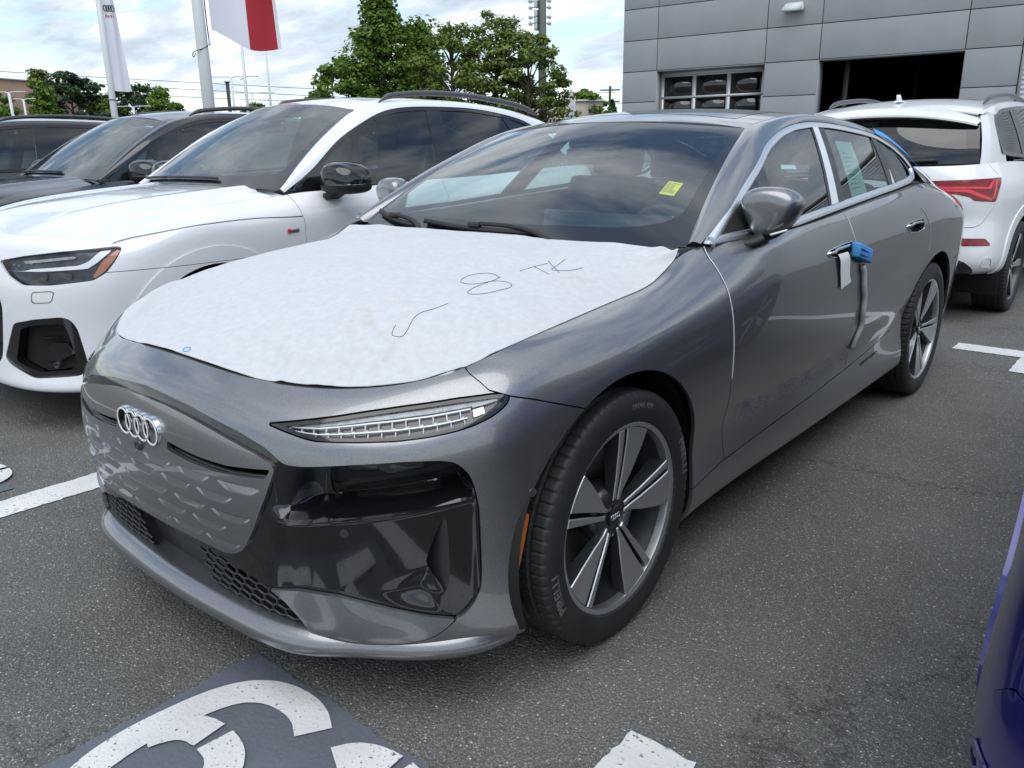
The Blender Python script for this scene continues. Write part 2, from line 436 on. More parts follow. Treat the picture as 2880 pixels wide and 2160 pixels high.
def text_mesh(s, size, extrude=.001, align='CENTER', shear=0, bold=0, sx=1.0):
    c = bpy.data.curves.new('t', 'FONT'); c.body = s; c.size = size; c.extrude = extrude; c.align_x = align; c.align_y = 'CENTER'; c.shear = shear; c.offset = bold
    c.resolution_u = 3
    o = bpy.data.objects.new('t', c); COL.objects.link(o); dg = bpy.context.evaluated_depsgraph_get()
    me = o.evaluated_get(dg).to_mesh()
    V = np.array([v.co[:] for v in me.vertices])*[sx, 1, 1]; T = [list(p.vertices) for p in me.polygons]
    o.evaluated_get(dg).to_mesh_clear(); bpy.data.objects.remove(o); bpy.data.curves.remove(c)
    return Msh(V, T=T)
# ---------------------------------------------------------------- smooth curves and surfaces
def cspline(x, y, xq):
    """natural cubic spline through (x, y), y may be (n,) or (n,k)"""
    x = np.asarray(x, float); y = np.asarray(y, float); xq = np.asarray(xq, float)
    n = len(x)
    one = y.ndim == 1
    if one: y = y[:, None]
    if n == 2:
        t = ((xq - x[0])/(x[1]-x[0]))[..., None]
        r = y[0]*(1-t)+y[1]*t
        return r[..., 0] if one else r
    h = np.diff(x); A = np.zeros((n, n)); B = np.zeros((n, y.shape[1]))
    A[0, 0] = A[-1, -1] = 1
    for i in range(1, n-1):
        A[i, i-1] = h[i-1]; A[i, i] = 2*(h[i-1]+h[i]); A[i, i+1] = h[i]
        B[i] = 6*((y[i+1]-y[i])/h[i]-(y[i]-y[i-1])/h[i-1])
    m = np.linalg.solve(A, B)
    i = np.clip(np.searchsorted(x, xq)-1, 0, n-2)
    a = (x[i+1]-xq)[..., None]; b = (xq-x[i])[..., None]; hi = h[i][..., None]
    r = m[i]*a**3/(6*hi)+m[i+1]*b**3/(6*hi)+(y[i]/hi-m[i]*hi/6)*a+(y[i+1]/hi-m[i+1]*hi/6)*b
    return r[..., 0] if one else r

def pchip(x, y, xq):
    x = np.asarray(x, float); y = np.asarray(y, float); xq = np.asarray(xq, float)
    h = np.diff(x); d = np.diff(y)/h; n = len(x)
    if n == 2: return np.interp(xq, x, y)
    m = np.zeros(n)
    for i in range(1, n-1):
        if d[i-1]*d[i] > 0:
            w1 = 2*h[i]+h[i-1]; w2 = h[i]+2*h[i-1]
            m[i] = (w1+w2)/(w1/d[i-1]+w2/d[i])
    m[0] = d[0]; m[-1] = d[-1]
    i = np.clip(np.searchsorted(x, xq)-1, 0, n-2)
    t = np.clip((xq-x[i])/h[i], 0, 1)
    return ((2*t**3-3*t**2+1)*y[i]+(t**3-2*t**2+t)*h[i]*m[i]+(-2*t**3+3*t**2)*y[i+1]+(t**3-t**2)*h[i]*m[i+1])

class Shell:
    """car body below the belt line: a plan outline pushed in by an inset that varies along it and with height"""
    def __init__(self, plan, rows):
        plan = np.array(plan, float)
        d = np.r_[0, np.cumsum(np.hypot(*np.diff(plan, axis=0).T))]
        t = np.linspace(0, d[-1], 1600)
        # mirrored ends give flat tangents on the centre plane
        ext = np.vstack([plan[3:0:-1]*[-1, 1], plan, plan[-2:-5:-1]*[-1, 1]])
        de = np.r_[-d[3:0:-1], d, 2*d[-1]-d[-2:-5:-1]]
        c = cspline(de, ext, t)
        s = np.r_[0, np.cumsum(np.hypot(*np.diff(c, axis=0).T))]
        self.s = s; self.c = c; self.L = s[-1]
        tg = np.gradient(c, s, axis=0)
        nrm = np.stack([tg[:, 1], -tg[:, 0]], 1)
        nrm /= np.linalg.norm(nrm, axis=1)[:, None]
        self.n = nrm
        im = np.argmax(c[:, 0]); self.smid = s[im]
        self.rows = []
        for row in rows:
            ss = [self.at(k, v) for k, v, z, i in row]
            zz = [z for k, v, z, i in row]; ii = [i for k, v, z, i in row]
            o = np.argsort(ss); ss = np.array(ss)[o]; zz = np.array(zz)[o]; ii = np.array(ii)[o]
            # even about the front centre and the rear centre
            se = np.r_[-ss[2:0:-1], ss, 2*self.L-ss[-2:-4:-1]] if abs(ss[0]) < 1e-6 else ss
            if abs(ss[0]) < 1e-6:
                zz = np.r_[zz[2:0:-1], zz, zz[-2:-4:-1]]; ii = np.r_[ii[2:0:-1], ii, ii[-2:-4:-1]]
            self.rows.append((se, zz, ii))
    def at(self, k, v):
        if k == 's': return v
        if k == 'x':                                   # on the front
            j = self.s < self.smid
            return float(np.interp(v, self.c[j, 0], self.s[j]))
        if k == 'X':                                   # on the rear
            j = self.s > self.smid
            return float(np.interp(-v, -self.c[j, 0], self.s[j]))
        return float(np.interp(v, self.c[:, 1], self.s))
    def plan(self, s):
        a = np.abs(s)
        x = np.interp(a, self.s, self.c[:, 0]); y = np.interp(a, self.s, self.c[:, 1])
        nx = np.interp(a, self.s, self.n[:, 0]); ny = np.interp(a, self.s, self.n[:, 1])
        sg = np.where(s < 0, -1, 1)
        return x*sg, y, nx*sg, ny
    def surf(self, S, Vv):
        """S (m,) signed perimeter, Vv (k,) in row index units -> P (m,k,3)"""
        a = np.abs(S)
        zr = np.stack([cspline(se, zz, a) for se, zz, ii in self.rows], 0)     # (R,m)
        ir = np.stack([cspline(se, ii, a) for se, zz, ii in self.rows], 0)
        v = np.arange(len(self.rows))
        z = cspline(v, zr, Vv).T; i = cspline(v, ir, Vv).T                     # (m,k)
        x, y, nx, ny = self.plan(S)
        return np.stack([x[:, None]-nx[:, None]*i, y[:, None]-ny[:, None]*i, z], -1)
HERO_PLAN = [(0,-.852),(.2,-.844),(.4,-.821),(.5,-.794),(.6,-.750),(.7,-.680),(.78,-.603),(.85,-.512),(.9,-.413),(.927,-.3),(.946,-.15),(.955,0),(.958,.3),(.957,.7),(.956,1.2),(.957,1.8),(.961,2.4),(.9615,2.8),(.957,3.1),(.94,3.4),(.905,3.65),(.84,3.85),(.72,3.98),(.5,4.04),(.25,4.06),(0,4.065)]
# rows bottom to top; each point: where along the outline, height, inset
HERO_ROWS = [
 [('x',0,.19,.09),('x',.4,.19,.085),('x',.6,.19,.07),('x',.88,.175,.06),('y',0,.18,.06),('y',.5,.19,.10),('y',1.2,.19,.10),('y',2.3,.20,.10),('y',3,.22,.08),('y',3.7,.25,.1),('X',.4,.26,.12),('X',0,.26,.12)],
 [('x',0,.205,.06),('x',.4,.205,.05),('x',.6,.205,.03),('x',.88,.19,.012),('y',0,.20,.02),('y',.5,.215,.045),('y',1.2,.215,.05),('y',2.3,.225,.05),('y',3,.25,.04),('y',3.7,.28,.06),('X',.4,.29,.06),('X',0,.29,.06)],
 [('x',0,.25,.045),('x',.4,.25,.03),('x',.6,.25,.012),('x',.88,.26,.004),('y',0,.28,.014),('y',.5,.295,.03),('y',1.2,.295,.032),('y',2.3,.31,.034),('y',3,.34,.02),('y',3.7,.36,.035),('X',.4,.36,.03),('X',0,.36,.03)],
 [('x',0,.33,.025),('x',.4,.33,.016),('x',.6,.335,.008),('x',.88,.36,.002),('y',0,.39,.010),('y',.5,.42,.042),('y',1.2,.43,.05),('y',1.8,.44,.048),('y',2.3,.46,.046),('y',2.65,.465,.045),('y',2.95,.46,.02),('y',3.25,.46,.012),('y',3.7,.45,.02),('X',.4,.45,.01),('X',0,.45,.01)],
 [('x',0,.43,.008),('x',.6,.435,.004),('x',.88,.47,0),('y',0,.50,.003),('y',.5,.525,.024),('y',1.2,.53,.024),('y',1.8,.545,.022),('y',2.3,.565,.028),('y',2.65,.575,.034),('y',2.95,.57,.012),('y',3.25,.57,.004),('y',3.7,.57,.01),('X',.4,.57,0),('X',0,.57,0)],
 [('x',0,.54,0),('x',.6,.545,0),('x',.88,.585,0),('y',0,.62,0),('y',.5,.64,.007),('y',1.2,.66,.004),('y',1.8,.67,.004),('y',2.3,.69,.013),('y',2.65,.70,.018),('y',2.95,.70,.003),('y',3.25,.70,0),('y',3.7,.70,0),('X',.4,.70,.01),('X',0,.70,.01)],
 [('x',0,.635,.006),('x',.35,.635,.008),('x',.6,.64,.009),('x',.8,.655,.002),('x',.9,.69,0),('y',-.1,.735,.002),('y',.2,.75,.004),('y',.5,.78,.005),('y',.8,.80,.002),('y',1.2,.80,.001),('y',1.8,.81,0),('y',2.3,.83,0),('y',2.8,.84,0),('y',3.2,.85,0),('y',3.7,.85,0),('X',.4,.85,.03),('X',0,.85,.03)],
 [('x',0,.70,.018),('x',.35,.70,.022),('x',.6,.70,.026),('x',.8,.715,.016),('x',.9,.755,.016),('y',-.1,.812,.022),('y',.2,.845,.022),('y',.5,.88,.021),('y',.8,.90,.010),('y',1.2,.905,.009),('y',1.8,.925,.008),('y',2.3,.94,.004),('y',2.8,.95,.002),('y',3.2,.95,.008),('y',3.7,.93,.012),('X',.4,.93,.03),('X',0,.93,.03)],
 [('x',0,.758,.038),('x',.35,.75,.045),('x',.6,.738,.053),('x',.8,.753,.040),('x',.9,.803,.042),('y',-.1,.864,.060),('y',.2,.893,.058),('y',.5,.938,.054),('y',.8,.965,.028),('y',1.2,.97,.025),('y',1.8,.995,.023),('y',2.3,1.015,.02),('y',2.8,1.022,.023),('y',3.2,1.015,.038),('y',3.7,.98,.04),('X',.4,.99,.03),('X',0,.99,.03)],
 [('x',0,.797,.068),('x',.35,.784,.076),('x',.6,.774,.086),('x',.8,.798,.070),('x',.9,.842,.080),('y',-.1,.892,.106),('y',.2,.921,.106),('y',.5,.987,.10),('y',.8,1.01,.050),('y',1.2,1.015,.045),('y',1.8,1.045,.044),('y',2.3,1.065,.045),('y',2.8,1.078,.06),('y',3.2,1.065,.085),('y',3.7,1.02,.09),('X',.4,1.03,.05),('X',0,1.03,.05)],
 [('x',0,.830,.105),('x',.35,.813,.112),('x',.6,.806,.126),('x',.8,.830,.110),('x',.9,.866,.122),('y',-.1,.900,.155),('y',.2,.928,.158),('y',.35,.952,.158),('y',.5,1.012,.155),('y',.65,1.032,.11),('y',.9,1.036,.07),('y',1.2,1.043,.064),('y',1.8,1.075,.066),('y',2.3,1.10,.076),('y',2.8,1.117,.11),('y',3.2,1.105,.15),('y',3.7,1.05,.16),('X',.4,1.04,.14),('X',0,1.04,.14)],
]
# ---------------------------------------------------------------- wheels
def tyre_mesh(R=.358, W=.118, rb=.262, n=432, pitch=72):
    side = [(.88*W, rb), (1.0*W, rb+.012), (1.05*W, rb+.035), (1.05*W, rb+.052), (1.02*W, R-.026), (.985*W, R-.013), (.93*W, R-.0065)]
    tread = []
    g = [.62, .24, -.24, -.62]
    hs = np.linspace(.90, -.90, 47)
    for h in hs:
        d = 0
        for c in g:
            if abs(h-c) < .045: d = .007
        tread.append((h*W, R-.0045*abs(h)**3-d-.0015*h*h))
    prof = side+tread+[(-a, b) for a, b in side[::-1]]
    pr = np.array(prof); th = np.linspace(0, 2*np.pi, n+1)[:-1]
    H = pr[:, 0][None].repeat(n, 0); Rr = pr[:, 1][None].repeat(n, 0).copy()
    ph = (th*pitch/(2*np.pi))[:, None]
    hh = H/W
    # slanted sipes: wide ones on the shoulders, narrow ones on the inner blocks
    sh = (np.abs(hh) > .64) & (np.abs(hh) < 1.0)
    q = (ph+.35*np.abs(hh)) % 1
    Rr = Rr-np.where(sh & (q < .18), .0042, 0)
    md = (np.abs(hh) < .60)
    q2 = (ph*1.0+.9*hh) % 1
    Rr = Rr-np.where(md & (q2 < .17), .003, 0)
    P = np.stack([H, np.cos(th)[:, None]*Rr, np.sin(th)[:, None]*Rr], -1)
    k = pr.shape[0]; i, j = np.meshgrid(np.arange(n), np.arange(k-1), indexing='ij'); i = i.ravel(); j = j.ravel(); i2 = (i+1) % n
    m = Msh(P.reshape(-1, 3), Q=np.stack([i*k+j, i2*k+j, i2*k+j+1, i*k+j+1], 1)[:, ::-1])
    return m
def arc_text(s, r, th_mid, size, x, gap=1.0, bold=.0006):
    """raised letters round the sidewall, tops outward"""
    out = []; adv = [.62 if c not in 'I1/ ' else .36 for c in s]
    tot = sum(adv)*size*gap; t = th_mid+tot/r/2
    for c, a in zip(s, adv):
        t -= a*size*gap/r/2
        if c != ' ':
            m = text_mesh(c, size, .0004, bold=bold)
            up = np.array([0, math.cos(t), math.sin(t)]); rt = np.array([0, math.sin(t), -math.cos(t)]); n = np.array([1., 0, 0])
            m.V = np.array([x, 0, 0])+up*r+m.V[:, :1]*rt+m.V[:, 1:2]*up+m.V[:, 2:3]*n
            out.append(m)
        t -= a*size*gap/r/2
    return join(*out)
def spoke_poly(pts, n=5):
    """(r, degrees) corners -> yz polygon with finely sampled edges"""
    o = []
    for (r0, a0), (r1, a1) in zip(pts, pts[1:]+pts[:1]):
        for t in np.arange(n)/n:
            r = r0+(r1-r0)*t; a = math.radians(a0+(a1-a0)*t); o.append((r*math.cos(a), r*math.sin(a)))
    return np.array(o)
def spoke_blade(pts, depth=.045, tap=.35, off=0.0):
    """a blade of the wheel: flat machined face, dark sides running back"""
    p = spoke_poly(pts)
    a = sum(p[i][0]*p[(i+1) % len(p)][1]-p[(i+1) % len(p)][0]*p[i][1] for i in range(len(p)))
    if a < 0: p = p[::-1]
    n = len(p); r = np.hypot(p[:, 0], p[:, 1]); c = p.mean(0)
    def xx(q): return off-.004-.026*(1-np.clip(np.hypot(q[:, 0], q[:, 1])/.25, 0, 1))**1.2
    q = inset_poly(p, .0022)
    f = np.column_stack([xx(q), q]); f1 = np.column_stack([xx(p)-.0028, p])
    b = p+(c-p)*0; back = np.column_stack([xx(p)-depth*(.35+.65*r/.25), p+(p-c)*tap*.2])
    V = np.vstack([f, f1, back]); Q = []; mi = []
    for k, mt in ((0, 0), (1, 1)):
        for i in range(n):
            j = (i+1) % n; Q.append([k*n+i, (k+1)*n+i, (k+1)*n+j, k*n+j]); mi.append(mt)
    m = Msh(V, Q=np.array(Q), T=[list(range(n))])
    return m, mi+[0]
def wheel_parts(style='five'):
    """meshes of one wheel, axis along +x, outer face at x=0 -> list of (name, mesh data, subparts)"""
    L = []
    tm = xf(tyre_mesh(), loc=(-.112, 0, 0))
    t = me_of('tyre', tm, MT['rubber'], sharp=32)
    txt = join(arc_text('PIRELLI', .318, math.radians(197), .036, .0115, .92, .0012),
               arc_text('235/45 R20', .316, math.radians(78), .020, .0115, .95),
               arc_text('PIRELLI', .318, math.radians(17), .036, .0115, .92, .0012))
    tx = me_of('lettering', txt, MT['rubbertext'], smooth=False)
    L.append(('tyre', t, [('lettering', tx)]))
    if style == 'five':
        lip = lathe([(-.030, .2530), (-.010, .2545), (-.0035, .2560), (-.0015, .2600), (.001, .2655), (.002, .2675), (.001, .2695), (-.012, .271)], 120)
        lip.Q = lip.Q[:, ::-1]
    else:
        lip = lathe([(-.06, .238), (-.012, .246), (-.006, .256), (-.002, .2665), (-.012, .270)], 120); lip.Q = lip.Q[:, ::-1]
    L.append(('rim_lip', me_of('rim_lip', lip, MT['machined' if style == 'five' else 'wheelgrey'], sharp=40), []))
    bar = lathe([(-.026, .2535), (-.05, .248), (-.09, .235), (-.15, .225), (-.215, .235), (-.22, .262)], 96); bar.Q = bar.Q[:, ::-1]
    L.append(('rim_barrel', me_of('rim_barrel', bar, MT['wheelgrey'], sharp=40), []))
    hub = lathe([(-.10, .0), (-.10, .085), (-.062, .085), (-.045, .074), (-.034, .06), (-.031, .04), (-.031, .0)], 60)
    hub.Q = hub.Q[:, ::-1]
    L.append(('hub', me_of('hub', hub, MT['wheelgrey'], sharp=35), []))
    cap = lathe([(-.031, .032), (-.0235, .0315), (-.022, .030), (-.022, .0275), (-.0235, .027), (-.0235, 0)], 48); cap.Q = cap.Q[:, ::-1]
    rings = []
    for k in range(4):
        c = (k-1.5)*.0098
        rings.append(xf(lathe([(0, .0064), (.001, .0067), (.001, .0077), (0, .008)], 20), loc=(-.0235, c, 0)))
    L.append(('centre_cap', me_of('centre_cap', cap, MT['gloss'], sharp=35), [('emblem', me_of('emblem', join(*rings), MT['chrome']))]))
    for k in range(5):
        b = 74+72*k
        if style == 'five':
            m, mi = spoke_blade([(.045, b-8), (.066, b-7), (.12, b-12), (.19, b-13), (.2545, b-12.4), (.2545, b+11.3), (.15, b+9.6), (.066, b+7.5), (.045, b+4)])
            L.append(('spoke', me_of('spoke', m, None, sharp=28, mats=[MT['machined'], MT['wheelgrey']], mi=mi), []))
            m, mi = spoke_blade([(.05, b+13), (.075, b+15), (.15, b+14.0), (.2545, b+14.6), (.2545, b+20.2), (.2, b+20.5), (.12, b+22), (.08, b+25), (.05, b+30)], depth=.055)
            L.append(('spoke', me_of('spoke', m, None, sharp=28, mats=[MT['machined'], MT['wheelgrey']], mi=mi), []))
        else:
            m, mi = spoke_blade([(.04, b-20), (.1, b-10), (.2545, b-7), (.2545, b+5), (.16, b+12), (.1, b+11), (.04, b+20)], depth=.05)
            L.append(('spoke', me_of('spoke', m, None, sharp=28, mats=[MT['machined'], MT['gloss']], mi=mi), []))
        t = math.radians(b+52)
        nut = xf(lathe([(-.062, .0135), (-.05, .0135), (-.048, .011), (-.052, .0085), (-.056, .0)], 12), loc=(.014, .056*math.cos(t), .056*math.sin(t)))
        nut.Q = nut.Q[:, ::-1]
        L.append(('wheel_bolt', me_of('wheel_bolt', nut, MT['wheelgrey'], sharp=30), []))
    disc = lathe([(-.125, .07), (-.125, .178), (-.150, .178), (-.150, .07)], 64); disc.Q = disc.Q[:, ::-1]
    L.append(('brake_disc', me_of('brake_disc', disc, MT['disc'], sharp=30), []))
    ca = lathe([(-.085, .12), (-.085, .195), (-.165, .195), (-.165, .12)], 14, a0=math.radians(-35), a1=math.radians(35))
    L.append(('brake_caliper', me_of('brake_caliper', Msh(ca.V, T=[], Q=ca.Q[:, ::-1]), MT['alu'], sharp=30), []))
    return L
WHEELS = {}
def place_wheel(car, x, y, z, style='five', sc=1.0, spin=0.0):
    """a wheel is a part of its car; its pieces are sub-parts"""
    if style not in WHEELS: WHEELS[style] = wheel_parts(style)
    parts = WHEELS[style]
    w = None
    parts = sorted(parts, key=lambda q: q[0] != 'rim_barrel')
    for name, me, subs in parts:
        if w is None:
            w = link('wheel', me, car); w.location = (x, y, z); w.rotation_euler = (spin, 0, 0 if x > 0 else math.pi); w.scale = (sc, sc, sc)
        else:
            link(name, me, w)
        for sn, sm in subs:
            q = link(sn, sm, w)
            if sn == 'lettering': q['kind'] = 'stuff'
    return w
# ---------------------------------------------------------------- the grey electric sedan
def half(pts, z=False): return np.array(pts, float)
HB_BLK = [(-.1,.757),(0,.755),(.10,.750),(.2,.741),(.292,.728),(.393,.712),(.481,.687),(.537,.655),(.58,.655),(.623,.659),(.705,.666),(.821,.673),(.897,.672),(.928,.666),(.947,.652),(.962,.632),(.973,.601),(.982,.548),(.984,.474),(.985,.384),(.982,.343),(.966,.309),(.945,.285),(.924,.273),(.863,.286),(.803,.303),(.723,.325),(.642,.343),(.551,.344),(.446,.326),(.494,.303),(.538,.259),(.560,.222),(.565,.16),(-.1,.16)]
HB_LOW = [(.446,.326),(.494,.303),(.538,.259),(.560,.222),(.61,.208),(.71,.208),(.795,.214),(.838,.222),(.872,.232),(.894,.247),(.915,.265),(.924,.273),(.863,.286),(.803,.303),(.723,.325),(.642,.343),(.551,.344)]
HB_DRL = [(.479,.735),(.479,.739),(.561,.749),(.652,.760),(.740,.773),(.825,.784),(.952,.797),(1.038,.8015),(1.072,.800),(1.083,.793),(1.071,.779),(1.05,.767),(1.026,.756),(.982,.742),(.941,.733),(.882,.724),(.803,.7165),(.703,.713),(.61,.712),(.573,.717),(.523,.726)]
HB_LAMP = [(.618,.657),(.610,.60),(.618,.563),(.739,.578),(.855,.590),(.933,.600),(.957,.604),(.957,.63),(.945,.650),(.925,.661),(.821,.667),(.705,.660)]
HB_INT = [(-.1,.385),(.25,.374),(.30,.360),(.37,.345),(.443,.329),(.489,.303),(.533,.259),(.555,.220),(.56,.16),(-.1,.16)]
HB_DUCT = [(.899,.529),(.874,.475),(.856,.424),(.868,.396),(.903,.339),(.913,.395),(.909,.525)]
HB_FLOOR = [(.701,.359),(.787,.386),(.848,.408),(.864,.412),(.899,.339),(.881,.293),(.803,.309),(.723,.334)]
HB_GR = [(-.2,.733),(0,.733),(.12,.729),(.22,.719),(.31,.705),(.396,.688),(.455,.674),(.498,.659),(.515,.645),(.488,.579),(.445,.493),(.411,.441),(.39,.418),(.362,.402),(.325,.393),(.164,.396),(0,.398),(-.2,.398)]
HB_SLOT = [(.135,.645),(.20,.638),(.268,.633),(.369,.632),(.457,.639),(.502,.643),(.488,.620),(.429,.616),(.337,.610),(.23,.613),(.175,.618),(.135,.623)]
SEAM = np.array([(.90,1.0),(.985,.90),(.990,.852),(.996,.841),(1.017,.825),(1.034,.808),(1.055,.802),(1.083,.793),(1.145,.777),(1.22,.752),(1.297,.725),(1.40,.68),(1.42,0),(9,0)])
FDOOR = np.array([(.30,.63),(.40,.62),(.527,.603),(.632,.578),(.728,.567),(.821,.555),(.891,.549),(.941,.549),(.991,.55),(1.031,.583),(1.06,.62)])
BGAP = np.array([(.30,1.70),(.344,1.711),(.36,1.74),(.405,1.782),(.47,1.801),(.56,1.80),(.70,1.76),(.852,1.696),(.933,1.651),(.987,1.631),(1.039,1.628),(1.054,1.619),(1.09,1.59)])
CGAP = np.array([(.55,2.70),(.801,2.705),(.899,2.673),(.978,2.61),(1.017,2.555),(1.06,2.48),(1.12,2.38)])
SILL = np.array([(.2,.285),(.35,.30),(.6,.33),(.98,.347),(1.39,.362),(1.83,.391),(2.1,.42),(2.37,.456),(2.47,.52),(2.6,.6),(4.2,.6)])
ARF = (-.008, .362, .411); ARR = (2.946, .362, .413)
def arch_d(y, z, a): return np.hypot(y-a[0], z-a[1])-a[2]
HS = Shell(HERO_PLAN, HERO_ROWS)
def hero_glass_x(y, z):
    """half width of the side glass at (y, z)"""
    t = z-1.035
    x = .888-.5*t-.38*t*t
    x = x-.045*sstep(1.15, .5, y)-.03*sstep(2.4, 3.1, y)
    return x
DLO = np.array([(.56,1.032),(.752,1.123),(.921,1.20),(1.10,1.272),(1.248,1.33),(1.424,1.375),(1.605,1.402),(1.818,1.415),(2.0,1.412),(2.164,1.402),(2.40,1.382),(2.571,1.36),(2.74,1.318),(2.87,1.26),(2.925,1.19),(2.88,1.146),(2.74,1.128),(2.41,1.112),(2.154,1.10),(1.603,1.071),(1.2,1.048),(.9,1.04)])
def build_hero():
    car = thing('parked_car', 'grey electric sedan with white protective sheet on its bonnet, in the middle', 'car')
    P = MT['paint']; G = MT['gloss']
    # ---- front
    S = np.linspace(-1.34, 1.34, 500); V = np.linspace(0, 10, 170)
    pos = HS.surf(S, V)
    a = np.abs(S)[:, None]*np.ones_like(V)[None]
    nx, ny = HS.plan(S)[2:4]
    fr = grid(pos, np.stack([a, pos[..., 2], pos[..., 1], nx[:, None]+0*a, ny[:, None]+0*a], -1))
    sz = lambda m: m.A[:, :2]
    def out_of(m, *polys, g=.0016):
        for p in polys: m = clip(m, -sdf(p, sz(m))-g)
        return m
    blk = smooth_keep(HB_BLK, 3); low = round_poly(HB_LOW, .012); drl = round_poly(HB_DRL, .012)
    b = clip(fr, arch_d(fr.A[:, 2], fr.A[:, 1], ARF))
    b = clip(b, np.interp(b.A[:, 0], SEAM[:, 0], SEAM[:, 1])-.0018-b.A[:, 1])
    b = out_of(b, blk, low, drl)
    bump = obj('bumper', rimmed(b, .016), P, car, sharp=50)
    # lower side panel of the bumper
    l = clip(fr, sdf(low, sz(fr))-.0016)
    for sgn in (1, -1):
        q = clip(l, sgn*l.V[:, 0])
        obj('bumper_insert', rimmed(q, .012, .001), P, car, sharp=50)
    # gloss black mask
    k = clip(fr, sdf(blk, sz(fr))-.0008)
    lamp = round_poly(HB_LAMP, .012); duct = round_poly(HB_DUCT, .01); intake = HB_INT
    def push(m):
        s, z = m.A[:, 0], m.A[:, 1]
        zl = np.interp(s, [.493,.53,.619,.739,.855,.933,.975], [.540,.530,.540,.555,.567,.577,.583])
        h = z-zl; fade = sstep(.475, .53, s)*(1-sstep(.965, .98, s)); deep = sstep(.50, .60, s)*(1-sstep(.955, .975, s))
        up = np.where(h >= 0, .010*(1-np.clip(h/.020, 0, 1))*fade-.085*np.clip(h/.020, 0, 1)*deep, (.010-.016*sstep(0, .022, -h))*fade)
        d = -.006+up
        fl = sdf(HB_FLOOR, sz(m))
        d = d-.020*sstep(-.004, .05, fl)*sstep(.72, .86, s)
        m = m.copy(); m.V = m.V+np.stack([m.A[:, 3], m.A[:, 4], 0*d], 1)*d[:, None]
        return m
    slot0 = round_poly(HB_SLOT, .008); km = out_of(k, lamp, duct, intake, slot0, g=0)
    mask = obj('front_mask', rimmed(push(km), .045), G, car, sharp=38)
    q = clip(k, sdf(lamp, sz(k)))
    for sgn in (1, -1):
        w = clip(q, sgn*q.V[:, 0]); d0 = np.stack([w.A[:, 3], w.A[:, 4], 0*w.A[:, 3]], 1)
        hl = w.copy(); hl.V = w.V-d0*(.135-.17*(.62-w.A[:, 1:2])*0)
        o = obj('headlamp', hl, MT['deep'], car)
        cv = w.copy(); cv.V = w.V-d0*(.091+.15*(w.A[:, 1:2]-.61)*-1)
        obj('lamp_cover', cv, MT['lens'], o)
        for sc, wd in ((.70, .075), (.82, .085)):
            x, y, ax, ay = HS.plan(np.array([sc*sgn])); c = np.array([x[0]-ax[0]*.12, y[0]-ay[0]*.12, .625])
            pr = xf(box((0, 0, 0), (wd, .016, .03), .006), loc=c, rot=(0, 0, math.atan2(ax[0]*1, -ay[0])))
            obj('projector', pr, MT['gloss'], o)
    q = clip(k, sdf(duct, sz(k)))
    for sgn in (1, -1):
        w = clip(q, sgn*q.V[:, 0]); d0 = np.stack([w.A[:, 3], w.A[:, 4], 0*w.A[:, 3]], 1)
        w.V = w.V-d0*(.012+.045*sstep(.91, .845, w.A[:, 0]))[:, None]
        obj('air_curtain', rimmed(w, .03), MT['matte'], car)
    # lower intake with its honeycomb
    w = clip(k, sdf(intake, sz(k))); w = clip(w, w.A[:, 1]-.2); d0 = np.stack([w.A[:, 3], w.A[:, 4], 0*w.A[:, 3]], 1)
    w.V = w.V-d0*.09
    intk = obj('lower_intake', w, MT['deep'], car)
    bars = []
    hx = .0265; cell = []
    for r in range(-1, 9):
        for c in range(-22, 23):
            s0 = (c+.5*(r % 2))*hx*1.715; z0 = .205+r*hx*1.5*.62
            cell.append((s0, z0))
    segs = set()
    for s0, z0 in cell:
        pts = [(s0+hx*math.cos(t)*.99, z0+hx*.62*math.sin(t)) for t in np.radians([30, 90, 150, 210, 270, 330])]
        pts = [(round(p_, 4), round(q_, 4)) for p_, q_ in pts]
        for p0, p1 in zip(pts, pts[1:]+pts[:1]): segs.add((p0, p1) if p0 < p1 else (p1, p0))
    segs = list(segs); mid = np.array([((p0[0]+p1[0])/2, (p0[1]+p1[1])/2) for p0, p1 in segs])
    ok = sdf(intake, np.stack([np.abs(mid[:, 0]), mid[:, 1]], 1)) > .002
    # the middle of the intake is an open shutter
    ok &= ~(np.abs(mid[:, 0]) < .17) & (mid[:, 1] > .215)
    def on_front(s, z, dep):
        x, y, ax, ay = HS.plan(np.array([s])); i = float(np.interp(z, FZ[0], FZ[1](abs(s))))
        return np.array([x[0]-ax[0]*(i+dep), y[0]-ay[0]*(i+dep), z])
    for j in np.where(ok)[0]:
        p0, p1 = segs[j]
        bars.append(sweep([on_front(*p0, .018), on_front(*p1, .018)], [(-.0022, -.004), (.0022, -.004), (.0022, .004), (-.0022, .004)], up=(0, -1, 0), caps=False))
    hc = obj('honeycomb_grille', join(*bars), MT['trim'], intk); hc['kind'] = 'stuff'
    sh = [on_front(s, z, .05) for s in np.linspace(-.19, .19, 15) for z in (.225, .36)]
    shp = np.array(sh).reshape(15, 2, 3)
    obj('radiator_shutter', grid(shp), MT['trim'], intk)
    # closed grille plate
    S2 = np.linspace(-.53, .53, 420); V2 = np.linspace(3.2, 8.6, 250)
    ps = HS.surf(S2, V2); a = np.abs(S2)[:, None]*np.ones_like(V2)[None]; nx, ny = HS.plan(S2)[2:4]
    gp = grid(ps, np.stack([a, ps[..., 2], ps[..., 1], nx[:, None]+0*a, ny[:, None]+0*a], -1))
    s, z = gp.A[:, 0], gp.A[:, 1]
    dd = np.zeros(len(s))
